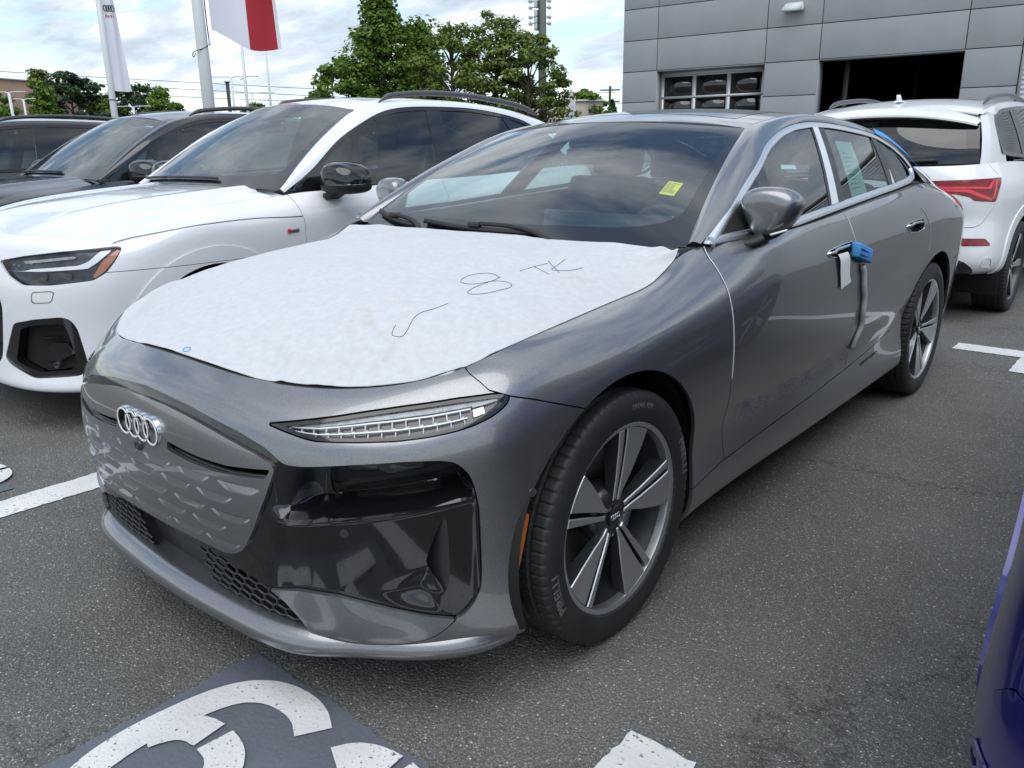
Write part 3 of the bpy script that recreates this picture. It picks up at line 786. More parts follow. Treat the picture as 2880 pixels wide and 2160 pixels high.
    for zr, cs in ((.582, (.08, .24, .405)), (.545, (0, .16, .318)), (.502, (.045, .21, .37)), (.462, (.118, .281)), (.421, (.035, .177, .32))):
        for c in cs:
            u = (s-c)/.052; t = (z-zr)/.0105
            w = np.clip(1.0-.33*np.clip(t, -1, 1)*-1, .3, 2)           # wider at the top
            ins = np.clip((w-np.abs(u))*.052/.0035, 0, 1)*np.clip((1-t)/.14, 0, 1)*np.clip((t+1)/.1, 0, 1)
            dd = np.maximum(dd, ins*.0045*np.clip((t+1)/2, 0, 1))
    gp.V = gp.V+np.stack([gp.A[:, 3], gp.A[:, 4], 0*dd], 1)*(.005-dd)[:, None]
    gr = smooth_keep(HB_GR, 3); slot = round_poly(HB_SLOT, .008)
    gp = clip(gp, sdf(gr, sz(gp))); gp = clip(gp, -sdf(slot, sz(gp)))
    pl = obj('grille_plate', rimmed(gp, .013), P, car, sharp=40)
    q = clip(k, sdf(slot0, sz(k))); d0 = np.stack([q.A[:, 3], q.A[:, 4], 0*q.A[:, 3]], 1); q.V = q.V-d0*.045; obj('slot_back', q, MT['deep'], pl)
    # slot vanes
    for sgn in (1, -1):
        pv = [on_front(sgn*x, z_, .012) for x, z_ in ((.15, .625), (.22, .617), (.30, .613), (.38, .613), (.45, .618), (.485, .620))]
        obj('slot_vane', sweep(pv, [(-.006, -.003), (.006, -.003), (.006, .003), (-.006, .003)]), MT['trim'], pl)
    # four rings standing proud of the plate
    em = None
    for k_ in range(4):
        c = (k_-1.5)*.0475
        house = lathe([(.06, .0385), (.0015, .0385), (.0, .0380)], 40, axis='y'); house = xf(house, loc=(c, -.853, .657))
        o = obj('emblem_ring' if em else 'emblem', house, MT['chrome'], car if em is None else em, sharp=40); em = em or o
        lp_ = xf(lathe([(.0, .0380), (-.0015, .0372), (-.0015, .0300), (.006, .0296)], 40, axis='y'), loc=(c, -.853, .657)); obj('emblem_edge', lp_, MT['gloss'], em, sharp=40)
        wr = xf(lathe([(-.0016, .0364), (-.0030, .0360), (-.0030, .0316), (-.0016, .0312)], 40, axis='y'), loc=(c, -.853, .657))
        obj('emblem_face', wr, MT['whiteplast'], em, sharp=40)
        dk = xf(lathe([(.006, .0306), (.006, 0.0)], 32, axis='y'), loc=(c, -.853, .657)); dk.Q = dk.Q[:, ::-1]
        obj('emblem_field', dk, MT['gloss'], em)
    cm = xf(lathe([(.02, .017), (-.006, .015), (-.012, .010), (-.010, .006), (-.006, 0)], 20, axis='y'), loc=(0, -.852, .606))
    obj('front_camera', cm, MT['trim'], pl)
    # body-coloured lip
    lp = np.array([(0,-.838),(.2,-.832),(.32,-.824),(.43,-.812),(.5,-.795),(.56,-.766),(.63,-.715),(.74,-.638),(.80,-.585),(.84,-.537),(.872,-.47),(.886,-.405)])
    dl = np.r_[0, np.cumsum(np.hypot(*np.diff(lp, axis=0).T))]
    ext = np.vstack([lp[2:0:-1]*[-1, 1], lp]); de = np.r_[-dl[2:0:-1], dl]
    tt = np.linspace(0, dl[-1], 70); lc = cspline(de, ext, tt); full = np.vstack([lc[:0:-1]*[-1, 1], lc])
    path = np.column_stack([full, np.zeros(len(full))])
    tg = np.gradient(full, axis=0); tg /= np.linalg.norm(tg, axis=1)[:, None]; nrm = np.stack([tg[:, 1], -tg[:, 0]], 1)
    sec = [(.12, .172), (.02, .166), (.004, .170), (-.002, .180), (-.003, .192), (.003, .207), (.012, .218), (.024, .227), (.040, .233), (.060, .236), (.12, .238)]
    Pl = np.stack([np.column_stack([full-nrm*i_, np.full(len(full), z_)]) for i_, z_ in sec], 1)
    obj('front_lip', grid(Pl), P, bump)
    # daytime lamps
    d = clip(fr, sdf(drl, sz(fr))-.0016)
    for sgn in (1, -1):
        w = clip(d, sgn*d.V[:, 0])
        h = w.copy(); h.V = w.V-w.N*.022
        dr = obj('daytime_lamp', h, MT['gloss'], car)
        obj('lamp_bezel', rimmed(clip(clip(w, .0085-sdf(drl, sz(w))), sdf(drl, sz(w))), .02, -.002), MT['gloss'], dr)
        obj('lamp_lens', rimmed(w, 0, -.004), MT['lens'], dr)
        led_rows(fr, drl, sz, sgn, dr)
    # amber side markers and parking sensors
    for sgn in (1, -1):
        mk = round_poly([(1.091,.506),(1.110,.510),(1.079,.365),(1.064,.366)], .006)
        w = clip(fr, sdf(mk, sz(fr))); w = clip(w, sgn*w.V[:, 0])
        obj('side_marker', rimmed(w, .006, .0025), MT['orange'], car, sharp=40)
        for s_, z_ in ((.673, .501), (1.121, .559)):
            th = np.linspace(0, 2*np.pi, 20, endpoint=False); cc = np.column_stack([s_+.013*np.cos(th), z_+.013*np.sin(th)]); c2 = np.column_stack([s_+.011*np.cos(th), z_+.011*np.sin(th)])
            if s_ < 1:
                w = clip(km, sdf(c2, sz(km))); w = clip(w, sgn*w.V[:, 0]); w = push(w)
                obj('parking_sensor', rimmed(w, .004, .002), MT['trim'], car, sharp=40)
            else:
                w = clip(fr, sdf(c2, sz(fr))); w = clip(w, sgn*w.V[:, 0])
                obj('parking_sensor', rimmed(w, .004, .0015), P, car, sharp=40)
    # ---- flanks
    S = np.linspace(.93, HS.L, 560); V = np.linspace(0, 10, 150)
    ps = HS.surf(S, V); a = S[:, None]*np.ones_like(V)[None]
    fl = grid(ps, np.stack([a, ps[..., 1], ps[..., 2]], -1))
    g = .0021
    Y = lambda m: m.A[:, 1]; Zc = lambda m: m.A[:, 2]; Ss = lambda m: m.A[:, 0]
    fd = lambda m: Y(m)-cspl(FDOOR, Zc(m)); bg_ = lambda m: Y(m)-cspl(BGAP, Zc(m)); cg = lambda m: Y(m)-cspl(CGAP, Zc(m))
    sl = lambda m: Zc(m)-np.interp(Y(m), SILL[:, 0], SILL[:, 1])
    A1 = lambda m: arch_d(Y(m), Zc(m), ARF); A2 = lambda m: arch_d(Y(m), Zc(m), ARR)
    fe = clip(fl, Zc(fl)-np.interp(Ss(fl), SEAM[:, 0], SEAM[:, 1])-.0018)
    fe = clip(fe, np.where(Y(fe) > 2, -1, A1(fe))); fe = clip(fe, -fd(fe)-g); fe = clip(fe, np.where(Y(fe) < 0, 1, sl(fe)-g))
    fdr = clip(clip(clip(fl, fd(fl)-g), 1.98-Y(clip(fl, fd(fl)-g))), 1) if False else None
    m = clip(fl, fd(fl)-g); m = clip(m, -bg_(m)-g); m = clip(m, sl(m)-g); fdoor = m
    m = clip(fl, bg_(fl)-g); m = clip(m, -cg(m)-g); m = clip(m, sl(m)-g); m = clip(m, A2(m)-.03); rdoor = m
    m1 = clip(fl, cg(fl)+g); m1 = clip(m1, A2(m1)); m1 = clip(m1, np.where(Y(m1) < 2.9, Zc(m1)-.545, 1)); m1 = clip(m1, Y(m1)-2.2)
    m2 = clip(fl, -cg(fl)-g); m2 = clip(m2, A2(m2)); m2 = clip(m2, .0262-A2(m2)); m2 = clip(m2, Zc(m2)-.53); m2 = clip(m2, Y(m2)-2)
    rb = lambda m: np.where(Y(m) > 3.30, .70-Zc(m), -1)
    quarter = clip(m1, -rb(m1)-g); rbump = clip(m1, rb(m1)-g)
    m = clip(fl, -sl(fl)-g); m = clip(m, A1(m)); m = clip(m, A2(m)); m = clip(m, Y(m)-.30); m = clip(m, 2.75-Y(m)); sill = m
    hole1 = round_poly(HANDLE1, .012); hole2 = round_poly(HANDLE2, .012)
    yz = lambda m: m.A[:, 1:3]
    fdoor_h = clip(fdoor, -sdf(hole1, yz(fdoor))); rdoor_h = clip(rdoor, -sdf(hole2, yz(rdoor)))
    for sgn in (1, -1):
        mm = (lambda q: q) if sgn > 0 else mirror
        obj('fender', mm(rimmed(fe, .012)), P, car, sharp=50)
        d1 = obj('door', mm(rimmed(fdoor_h, .012)), P, car, sharp=50)
        d2 = obj('door', mm(rimmed(rdoor_h, .012)), P, car, sharp=50)
        q_ = obj('quarter_panel', mm(rimmed(quarter, .012)), P, car, sharp=50)
        obj('arch_edge', mm(rimmed(m2, .012)), P, q_, sharp=50)
        obj('rear_bumper', mm(rimmed(rbump, .012)), P, car, sharp=50)
        sb = obj('sill', mm(rimmed(sill, .012)), P, car, sharp=50)
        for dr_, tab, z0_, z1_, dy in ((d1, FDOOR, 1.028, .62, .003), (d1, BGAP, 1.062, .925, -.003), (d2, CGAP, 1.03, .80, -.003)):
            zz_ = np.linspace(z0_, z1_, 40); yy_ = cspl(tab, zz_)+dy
            obj('edge_highlight', mm(tube([(hero_side_x(y_, z_)+.0008, y_, z_) for y_, z_ in zip(yy_, zz_)], .0019, 6)), MT['film'], dr_)  # bright shut-line highlight added as a pale tube, borrowing the film material
        w = clip(fdoor, .034-np.abs(Zc(fdoor)-np.interp(Y(fdoor), [.6, .9, 1.3, 1.8], [.475, .455, .45, .468]))); w = clip(w, Y(w)-.68)
        obj('film_residue', mm(rimmed(w, 0, .0008)), MT['residue'], d1)
        # flush handles: a recess with a bright blade on top
        for dr, src, hp in ((d1, fdoor, hole1), (d2, rdoor, hole2)):
            w = clip(src, sdf(hp, yz(src))); b_ = w.copy(); b_.V = w.V-w.N*.035
            obj('handle_recess', mm(rimmed(b_, -.036)), MT['trim'], dr)
            hp3 = np.array([[hero_side_x(y_, z_)+.002, y_, z_] for y_, z_ in hp])
            obj('handle_frame', mm(sweep(hp3, [(-.0018, -.004), (.0018, -.004), (.0018, .002), (-.0018, .002)], closed=True, up=(1, 0, 0))), MT['chrome'], dr)
            t0 = hp[:, 0].min(); t1 = hp[:, 0].max()
            ys = np.linspace(t0+.015, t1-.02, 12); zt = np.array([hp[np.abs(hp[:, 0]-y_).argsort()[:6], 1].max() for y_ in ys])
            bl = np.array([[hero_side_x(y_, z_)+.001, y_, z_-.011] for y_, z_ in zip(ys, zt)])
            obj('handle_blade', mm(sweep(bl, [(-.012, -.006), (.009, -.006), (.009, .004), (-.012, .004)])), MT['chrome'], dr)
        # dark liners and closing structure
        for (yc, zc_, R_) in (ARF, ARR):
            ln = lathe([(.945, R_+.004), (.90, R_+.014), (.50, R_+.014)], 40, a0=math.radians(-22), a1=math.radians(202)); ln = xf(ln, loc=(0, yc, zc_))
            # keep the liner inside the body skin
            ln.V[:, 0] = np.minimum(ln.V[:, 0], .915 if yc < 1 else .90)
            o = obj('wheel_liner', mm(ln), MT['deep'], car)
            dsk = lathe([(.50, .0), (.50, R_+.015)], 40); dsk = xf(dsk, loc=(0, yc, zc_))
            obj('liner_wall', mm(dsk), MT['deep'], o)
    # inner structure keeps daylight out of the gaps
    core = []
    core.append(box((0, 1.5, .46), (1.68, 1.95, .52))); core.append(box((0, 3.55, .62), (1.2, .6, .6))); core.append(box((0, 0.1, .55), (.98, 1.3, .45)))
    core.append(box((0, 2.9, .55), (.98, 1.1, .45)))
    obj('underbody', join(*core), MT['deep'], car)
    hero_top(car)
    hero_interior(car)
    for y_ in (0, 2.946):
        for x_ in (.93, -.93): place_wheel(car, x_, y_, .358, 'five', 1.0, 0 if y_ == 0 else -.30)
    return car
def hero_side_x(y, z):
    if 'S' not in HSX:
        HSX['S'] = np.linspace(1.2, HS.L*.95, 500); HSX['V'] = np.linspace(0, 10, 161); HSX['g'] = HS.surf(HSX['S'], HSX['V'])
    g = HSX['g']; r = int(np.argmin(np.abs(g[:, 80, 1]-y))); best = 0
    out = []
    for q in (max(r-2, 0), min(r+2, len(g)-1)):
        zz = np.maximum.accumulate(g[q, :, 2]); out.append((np.interp(z, zz, g[q, :, 1]), np.interp(z, zz, g[q, :, 0])))
    (ya, xa), (yb, xb) = out
    return float(xa+(xb-xa)*(y-ya)/max(yb-ya, 1e-6))
HSX = {}
HANDLE1 = [(1.335,.930),(1.36,.944),(1.50,.953),(1.600,.955),(1.585,.912),(1.49,.903),(1.37,.917)]
HANDLE2 = [(2.285,.955),(2.32,.970),(2.45,.975),(2.545,.972),(2.55,.925),(2.44,.918),(2.34,.926)]
def cspl(tab, q): return pchip(tab[:, 0], tab[:, 1], np.clip(q, tab[0, 0], tab[-1, 0]))
def smooth_keep(p, n=3):
    """denser outline: rounds the corners a little, keeps long shapes"""
    return round_poly(p, .012, n)
class _FZ:
    pass
def _fzfun(s):
    V = np.linspace(0, 10, 80); g = HS.surf(np.array([float(s)]), V)[0]
    x, y, ax, ay = HS.plan(np.array([float(s)]))
    return (x[0]-g[:, 0])*ax[0]+(y[0]-g[:, 1])*ay[0], g[:, 2]
class FZc:
    def __getitem__(self, i): return (self.z, self.f)[i]
    def f(self, s):
        i, z = _fzfun(s); self.z = z; return np.interp(np.linspace(.1, 1.0, 120), z, i)
    z = None
FZ = (np.linspace(.1, 1.0, 120), FZc().f)
def led_rows(fr, drl, sz, sgn, parent):
    """slanted rows of little light blades inside the daytime lamp"""
    w = clip(fr, sdf(drl, sz(fr))-.008); w = clip(w, sgn*w.V[:, 0])
    s, z = w.A[:, 0], w.A[:, 1]
    P_ = np.array(HB_DRL); top = P_[2:9]; bot = P_[11:][::-1]
    zt = lambda q: np.interp(q, [.479,.561,.652,.740,.825,.952,1.038,1.072], [.739,.749,.760,.773,.784,.797,.8015,.800])
    zb = lambda q: np.interp(q, [.479,.523,.573,.61,.703,.803,.882,.941,.982,1.026,1.05,1.071], [.735,.726,.717,.712,.713,.7165,.724,.733,.742,.756,.767,.779])
    def strip(t0, t1, s0, s1, off, name, mat):
        c = w; h = zt(c.A[:, 0])-zb(c.A[:, 0]); t = (c.A[:, 1]-zb(c.A[:, 0]))/np.maximum(h, .004)
        c2 = clip(c, t-t0); t = (c2.A[:, 1]-zb(c2.A[:, 0]))/np.maximum(zt(c2.A[:, 0])-zb(c2.A[:, 0]), .004)
        c3 = clip(c2, t1-t); c4 = clip(c3, c3.A[:, 0]-s0); c5 = clip(c4, s1-c4.A[:, 0])
        if len(c5.V) == 0: return
        return obj(name, rimmed(c5, .008, off), mat, parent, sharp=40)
    strip(.70, .84, .50, 1.03, -.010, 'light_guide', MT['ledgrey'])
    strip(.60, .645, .50, .98, -.008, 'light_bar', MT['led'])
    strip(.33, .37, .545, .97, -.008, 'light_bar', MT['led'])
    for k in range(14):
        s0 = .53+k*.0325
        strip(.42, .60, s0, s0+.0035, -.009, 'light_blade', MT['ledgrey'])
        strip(.37, .42, s0, s0+.010, -.010, 'light_blade', MT['ledgrey'])
        if k > 0: strip(.16, .31, s0+.008, s0+.011, -.010, 'light_blade', MT['ledgrey'])
    strip(.64, .78, .985, 1.05, -.007, 'light_end', MT['ledgrey'])
    strip(.30, .56, .985, 1.012, -.007, 'light_end', MT['chrome'])
MT['ledgrey'] = pbr('light_guide_plastic', (.36, .38, .39), .25, coat=.5, var=(60, .3))

def residue_mat():
    m, N, L, b = _nt('film_residue'); b.inputs['Base Color'].default_value = (.16, .18, .26, 1); b.inputs['Roughness'].default_value = .6
    tc = N.new('ShaderNodeTexCoord'); n = N.new('ShaderNodeTexNoise'); n.inputs['Scale'].default_value = 90; n.inputs['Detail'].default_value = 6; n.inputs['Roughness'].default_value = .7; L.new(tc.outputs['Object'], n.inputs[0])
    n2 = N.new('ShaderNodeTexNoise'); n2.inputs['Scale'].default_value = 7; L.new(tc.outputs['Object'], n2.inputs[0])
    ad = N.new('ShaderNodeMath'); ad.operation = 'MULTIPLY_ADD'; L.new(n2.outputs[0], ad.inputs[0]); ad.inputs[1].default_value = .5; L.new(n.outputs[0], ad.inputs[2])
    r = N.new('ShaderNodeMapRange'); L.new(ad.outputs[0], r.inputs[0]); r.inputs[1].default_value = .76; r.inputs[2].default_value = .90; r.inputs[4].default_value = .55
    L.new(r.outputs[0], b.inputs['Alpha']); return m
MT['residue'] = residue_mat()
# ---------------------------------------------------------------- bonnet, glasshouse, mirrors of the sedan
def belt_edge(n=90):
    """bonnet outline: front shut line round to the rear corner, right half"""
    s = np.linspace(0, HS.at('y', .40), n)
    return HS.surf(s, np.array([10.]))[:, 0]
def hood_z(x, y):
    """height of the bonnet skin"""
    x = np.abs(np.asarray(x, float)); y = np.asarray(y, float)
    zc = cspline([-.762, -.6, -.4, 0, .3, .5], [.842, .905, .948, .994, 1.018, 1.026], y)
    ye = np.clip(y, -.76, .5)
    # the edge of the bonnet
    xe = np.interp(ye, HE[:, 1], HE[:, 0]); ze = np.interp(ye, HE[:, 1], HE[:, 2])
    t = np.clip(x/np.maximum(xe, .05), 0, 1.2)
    # power crease along the bonnet
    return zc+(ze-zc)*np.power(t, 3.2)+.006*np.exp(-((t-.72)/.10)**2)*(1-np.exp(-((y+.8)/.3)**2))
HE = None
def hood_mesh(ins=0., n=90, k=110, up=0., rear=.50):
    """grid over the bonnet between its shut lines"""
    global HE
    s = np.linspace(0, HS.at('y', .36), 160); e = HS.surf(s, np.array([10.]))[:, 0]
    e = np.vstack([e, [[.798, .44, .980], [.790, .50, 1.014]]])
    if HE is None: HE = np.array(sorted(e.tolist(), key=lambda r: r[1])); HE = HE[np.r_[True, np.diff(HE[:, 1]) > 1e-4]]
    # rows: from the front shut line to the rear edge; columns: -1..1 across
    c = np.linspace(-1, 1, n*2+1); r = np.linspace(0, 1, k)
    # across parameter -> front edge point and side/rear end point
    a = np.abs(c)
    L = np.r_[0, np.cumsum(np.linalg.norm(np.diff(e, axis=0), axis=1))]
    # corner of the bonnet sits near s=1.0
    ic = np.argmin(np.abs(s-.985)); lc = L[ic]
    fx = np.interp(a*lc, L, e[:, 0]); fy = np.interp(a*lc, L, e[:, 1]); fz = np.interp(a*lc, L, e[:, 2])
    Pm = np.zeros((len(c), k, 3))
    for j, t in enumerate(r):
        # side edge position at fraction t between the corner and the rear end
        l = lc+(L[-1]-lc)*t; ex, ey, ez = [np.interp(l, L, e[:, q]) for q in range(3)]
        yc = fy[np.argmin(a)]+(rear-.03-fy[np.argmin(a)])*t
        y = (fy*(1-t)+(rear-.03*(1-a**2))*t) if True else 0
        # blend so that the column a=1 follows the true side edge
        y = y+(ey-(fy[-1]*(1-t)+rear*t))*a**6
        x = fx*(1-t)+(a*e[-1, 0])*t
        x = x+(ex-(fx[-1]*(1-t)+e[-1, 0]*t))*a**6
        Pm[:, j, 0] = x*np.sign(c); Pm[:, j, 1] = y; Pm[:, j, 2] = hood_z(x, y)
        w0 = (1-t)**8; Pm[:, j, 2] = Pm[:, j, 2]*(1-w0)+fz*w0
        Pm[:, j, 2] = Pm[:, j, 2]*(1-a**30)+ez*a**30
    return grid(Pm, np.stack([c[:, None]+0*r[None], 0*c[:, None]+r[None]], -1))
def strip_between(A, B, bulge=.0, n=10, out=(0, 0, 1)):
    """surface between two space curves with a rounded bulge along out"""
    A = np.array(A); B = np.array(B); t = np.linspace(0, 1, n); o = np.array(out, float)
    if o.ndim == 1: o = np.broadcast_to(o, A.shape)
    P_ = A[:, None]*(1-t)[None, :, None]+B[:, None]*t[None, :, None]+o[:, None]*(bulge*4*t*(1-t))[None, :, None]
    return P_
def resamp(c, n):
    c = np.array(c, float); d = np.r_[0, np.cumsum(np.linalg.norm(np.diff(c, axis=0), axis=1))]
    return cspline(d, c, np.linspace(0, d[-1], n))
def resamp_lin(c, n):
    c = np.array(c, float); d = np.r_[0, np.cumsum(np.linalg.norm(np.diff(c, axis=0), axis=1))]; t = np.linspace(0, d[-1], n)
    return np.stack([pchip(d, c[:, k], t) for k in range(3)], 1)
def hero_top(car):
    P = MT['paint']
    hm = hood_mesh()
    obj('bonnet', rimmed(hm, .012), P, car, sharp=50)
    # ---- windshield
    nb, na = 60, 81
    a = np.linspace(-1, 1, na); t = np.linspace(0, 1, nb)
    Bx = a*.776; By = .565-.075*(1-np.abs(a)**2.2); Bz = 1.022-.012*(1-a*a)
    Tx = a*.597; Ty = 1.312-.085*(1-a*a); Tz = 1.386+.034*(1-np.abs(a)**2.1)
    W = np.zeros((na, nb, 3))
    for i in range(na):
        p0 = np.array([Bx[i], By[i], Bz[i]]); p1 = np.array([Tx[i], Ty[i], Tz[i]])
        d = p1-p0; n_ = np.array([0, -d[2], d[1]]); n_ /= np.linalg.norm(n_)
        W[i] = p0+d*t[:, None]+n_*(.034*(4*t*(1-t)))[:, None]*(.75+.25*(1-a[i]**2))
    # ---- curves
    E1 = resamp(W[-1][::6].tolist()+[(.597,1.312,1.386),(.596,1.45,1.412),(.598,1.65,1.433),(.60,1.9,1.440),(.60,2.15,1.431),(.602,2.4,1.408),(.608,2.65,1.368),(.615,2.9,1.312),(.62,3.15,1.245),(.63,3.45,1.155),(.64,3.75,1.075),(.645,3.90,1.045)], 140)
    top = DLO[:14]
    D3 = [(hero_glass_x(y, z)+.006, y, z) for y, z in top]
    E2 = resamp_lin([(.826,.545,1.028)]+D3[1:]+[tuple(HS.surf(np.array([HS.at('y', y_+.0)]), np.array([10.]))[0, 0]+np.array([0, 0, .003])) for y_ in (3.02, 3.1, 3.25, 3.45, 3.7, 3.9)], 140)
    # match by y so that the strip runs square
    yq = np.linspace(.566, 3.9, 150)
    E1q = np.column_stack([np.interp(yq, E1[:, 1], E1[:, 0]), yq, np.interp(yq, E1[:, 1], E1[:, 2])])
    E2o = E2[np.argsort(E2[:, 1])]
    E2q = np.column_stack([np.interp(yq, E2o[:, 1], E2o[:, 0]), yq, np.interp(yq, E2o[:, 1], E2o[:, 2])])
    # the outer edge leads the inner one on the pillar
    nrm = np.cross(np.gradient(E1q, axis=0), E2q-E1q); nrm /= np.linalg.norm(nrm, axis=1)[:, None]; nrm *= -np.sign(nrm[:, 2:3])*-1
    st = grid(strip_between(E2q, E1q, .016, 14, nrm))
    for sgn in (1, -1):
        obj('pillar_rail', st if sgn > 0 else mirror(st), P, car)
    # ---- roof panel
    yr = np.linspace(1.312, 3.87, 110); c = np.linspace(-1, 1, 61)
    xe = np.interp(yr, E1[:, 1], E1[:, 0]); ze = np.interp(yr, E1[:, 1], E1[:, 2])
    zc = cspline([1.15, 1.30, 1.6, 1.9, 2.2, 2.5, 2.8, 3.2, 3.6, 3.9], [1.405, 1.436, 1.474, 1.485, 1.479, 1.456, 1.415, 1.32, 1.19, 1.09], yr)
    yfront = lambda a: 1.312-.085*(1-a*a)
    Pr = np.zeros((61, 110, 3))
    for i, a in enumerate(c):
        y = yfront(abs(a))+(yr-1.312)*(3.87-yfront(abs(a)))/(3.87-1.312)
        xe_ = np.interp(y, E1[:, 1], E1[:, 0]); ze_ = np.interp(y, E1[:, 1], E1[:, 2])
        zc_ = cspline([1.15, 1.30, 1.6, 1.9, 2.2, 2.5, 2.8, 3.2, 3.6, 3.9], [1.405, 1.436, 1.474, 1.485, 1.479, 1.456, 1.415, 1.32, 1.19, 1.09], y)
        xe_ = np.interp(np.maximum(y, 1.30), E1[:, 1], E1[:, 0])
        Pr[i, :, 0] = a*xe_; Pr[i, :, 1] = y
        ze_ = np.interp(np.maximum(y, 1.312), E1[:, 1], E1[:, 2])
        Pr[i, :, 2] = ze_+(zc_-ze_)*(1-abs(a)**2.1)
    rf = grid(Pr, Pr.copy())
    glassy = lambda m: np.minimum(np.minimum(m.A[:, 1]-2.72, .545-np.abs(m.A[:, 0])), 3.75-m.A[:, 1])
    pano = lambda m: np.minimum(np.minimum(m.A[:, 1]-1.42, .50-np.abs(m.A[:, 0])), 2.60-m.A[:, 1])
    r1 = clip(rf, -glassy(rf)); r1 = clip(r1, -pano(r1))
    roof = obj('roof', rimmed(r1, .006), P, car, sharp=50)
    obj('rear_window', clip(rf, glassy(rf)-.002), MT['glassd'], car)
    obj('roof_glass', rimmed(clip(rf, pano(rf)-.002), .004, .001), MT['frit'], car)
    a = np.linspace(-1, 1, na); t = np.linspace(0, 1, nb)
    Aw = np.stack([a[:, None]+0*t[None], 0*a[:, None]+t[None]], -1)
    wm = grid(W, Aw)
    clear = round_poly([(-.93,.21),(-.87,.15),(-.72,.108),(0,.098),(.72,.108),(.87,.15),(.93,.21),(.945,.5),(.962,.82),(.93,.89),(.86,.912),(.29,.912),(.225,.80),(.20,.775),(-.20,.775),(-.225,.80),(-.29,.912),(-.86,.912),(-.93,.89),(-.962,.82),(-.945,.5)], .09, 5)
    sc = np.array([1., 1.]); f = sdf(clear, wm.A*sc)
    # distances in parameter space are fine for the edge of the black band
    ws = obj('windshield', clip(wm, f), MT['glassw'], car)
    obj('windshield_band', clip(wm, -f), MT['frit'], ws)
    # sensor pod behind the glass
    pod = xf(box((0, 0, 0), (.20, .11, .035), .012), loc=(0, 1.175, 1.352), rot=(math.radians(27), 0, 0)); obj('sensor_pod', pod, MT['int'], ws)
    # cowl and wipers
    cw = np.stack([np.column_stack([np.linspace(-.76, .76, 40), np.full(40, .46)+.04*np.linspace(-1, 1, 40)**2, np.full(40, .985)]), np.column_stack([np.linspace(-.77, .77, 40), np.full(40, .60)-.06*(1-np.linspace(-1, 1, 40)**2), np.full(40, .995)])], 1)
    obj('cowl', grid(cw), MT['matte'], car)
    def on_ws(q, u, off):
        i = (q+1)/2*(na-1); j = u*(nb-1); i0 = int(min(i, na-2)); j0 = int(min(j, nb-2))
        p_ = W[i0, j0]+(W[i0+1, j0]-W[i0, j0])*(i-i0)+(W[i0, j0+1]-W[i0, j0])*(j-j0)
        n_ = wm.N[i0*nb+j0]; n_ = n_*np.sign(n_[2]); return p_+n_*off
    for q0, q1, u0, u1 in ((.30, -.47, .035, .058), (-.52, -.93, .02, .088)):
        bl = [on_ws(q0+(q1-q0)*k, u0+(u1-u0)*k-.012*math.sin(k*math.pi), .016) for k in np.linspace(0, 1, 14)]
        w_ = obj('wiper', sweep(bl, [(-.011, -.010), (.011, -.010), (.005, .007), (-.005, .007)]), MT['matte'], car)
        pv = on_ws(q0+.10, .0, .012); md = on_ws((q0+q1)/2, (u0+u1)/2, .03)
        arm = [pv+np.array([0, -.02, 0]), pv*.6+bl[3]*.4+np.array([0, 0, .014]), md]
        obj('wiper_arm', sweep(resamp(arm, 12), [(-.010, -.006), (.010, -.006), (.007, .008), (-.007, .008)]), MT['matte'], w_)
        obj('wiper_hub', box(md+np.array([0, 0, -.002]), (.055, .026, .022), .007), MT['trim'], w_)
    # ---- side glass, trim, pillars
    ys = np.linspace(.5, 3.05, 220); zs = np.linspace(1.0, 1.43, 60)
    Yg, Zg = np.meshgrid(ys, zs, indexing='ij'); Xg = hero_glass_x(Yg, Zg)-.004
    sg = grid(np.stack([Xg, Yg, Zg], -1), np.stack([Yg, Zg], -1))
    dlo = round_poly(DLO, .045, 4)
    ins = sdf(dlo, sg.A)
    inner = clip(sg, ins-.022)
    def bar_y(m, y0, y1, lean): return m.A[:, 0]-(y0+(y1-y0)*(m.A[:, 1]-1.05)/.36)
    bp0 = (1.522, 1.815); bp1 = (1.69, 1.955)      # B pillar cover, bottom -> top
    dp0 = (2.395, 2.50); dp1 = (2.445, 2.535)       # bar ahead of the rear quarter light
    fglass = clip(inner, -bar_y(inner, *bp0, 0)); fglass = clip(fglass, fglass.A[:, 0]-.86)
    sail = clip(inner, -(inner.A[:, 0]-.86))
    rest = clip(inner, bar_y(inner, *bp1, 0))
    rg = clip(rest, -bar_y(rest, 2.33, 2.515, 0)); qg = clip(rest, bar_y(rest, 2.475, 2.565, 0))
    bpil = clip(clip(inner, bar_y(inner, *bp0, 0)), -bar_y(clip(inner, bar_y(inner, *bp0, 0)), *bp1, 0))
    dp = clip(rest, bar_y(rest, 2.33, 2.515, 0)); dp = clip(dp, -bar_y(dp, 2.475, 2.565, 0))
    for sgn in (1, -1):
        mm = (lambda q: q) if sgn > 0 else mirror
        obj('door_window', mm(fglass), MT['glass'], car)
        obj('door_window', mm(rg), MT['glassd2'], car)
        obj('quarter_window', mm(qg), MT['glassd2'], car)
        pc = obj('pillar_cover', mm(rimmed(bpil, .01, .003)), MT['trim'], car)
        f0 = clip(bpil, bar_y(bpil, 1.540, 1.830, 0)); f0 = clip(f0, -bar_y(f0, 1.615, 1.885, 0))
        obj('protective_film', mm(rimmed(f0, .002, .006)), MT['film'], pc)
        p2 = obj('pillar_cover', mm(rimmed(dp, .01, .003)), MT['trim'], car)
        f1 = clip(dp, bar_y(dp, 2.345, 2.66, 0)); f1 = clip(f1, -bar_y(f1, 2.415, 2.56, 0)); f1 = clip(f1, 1.21-f1.A[:, 1])
        obj('protective_film', mm(rimmed(f1, .002, .006)), MT['film'], p2)
        sl_ = obj('mirror_sail', mm(rimmed(sail, .012, .004)), MT['matte'], car)
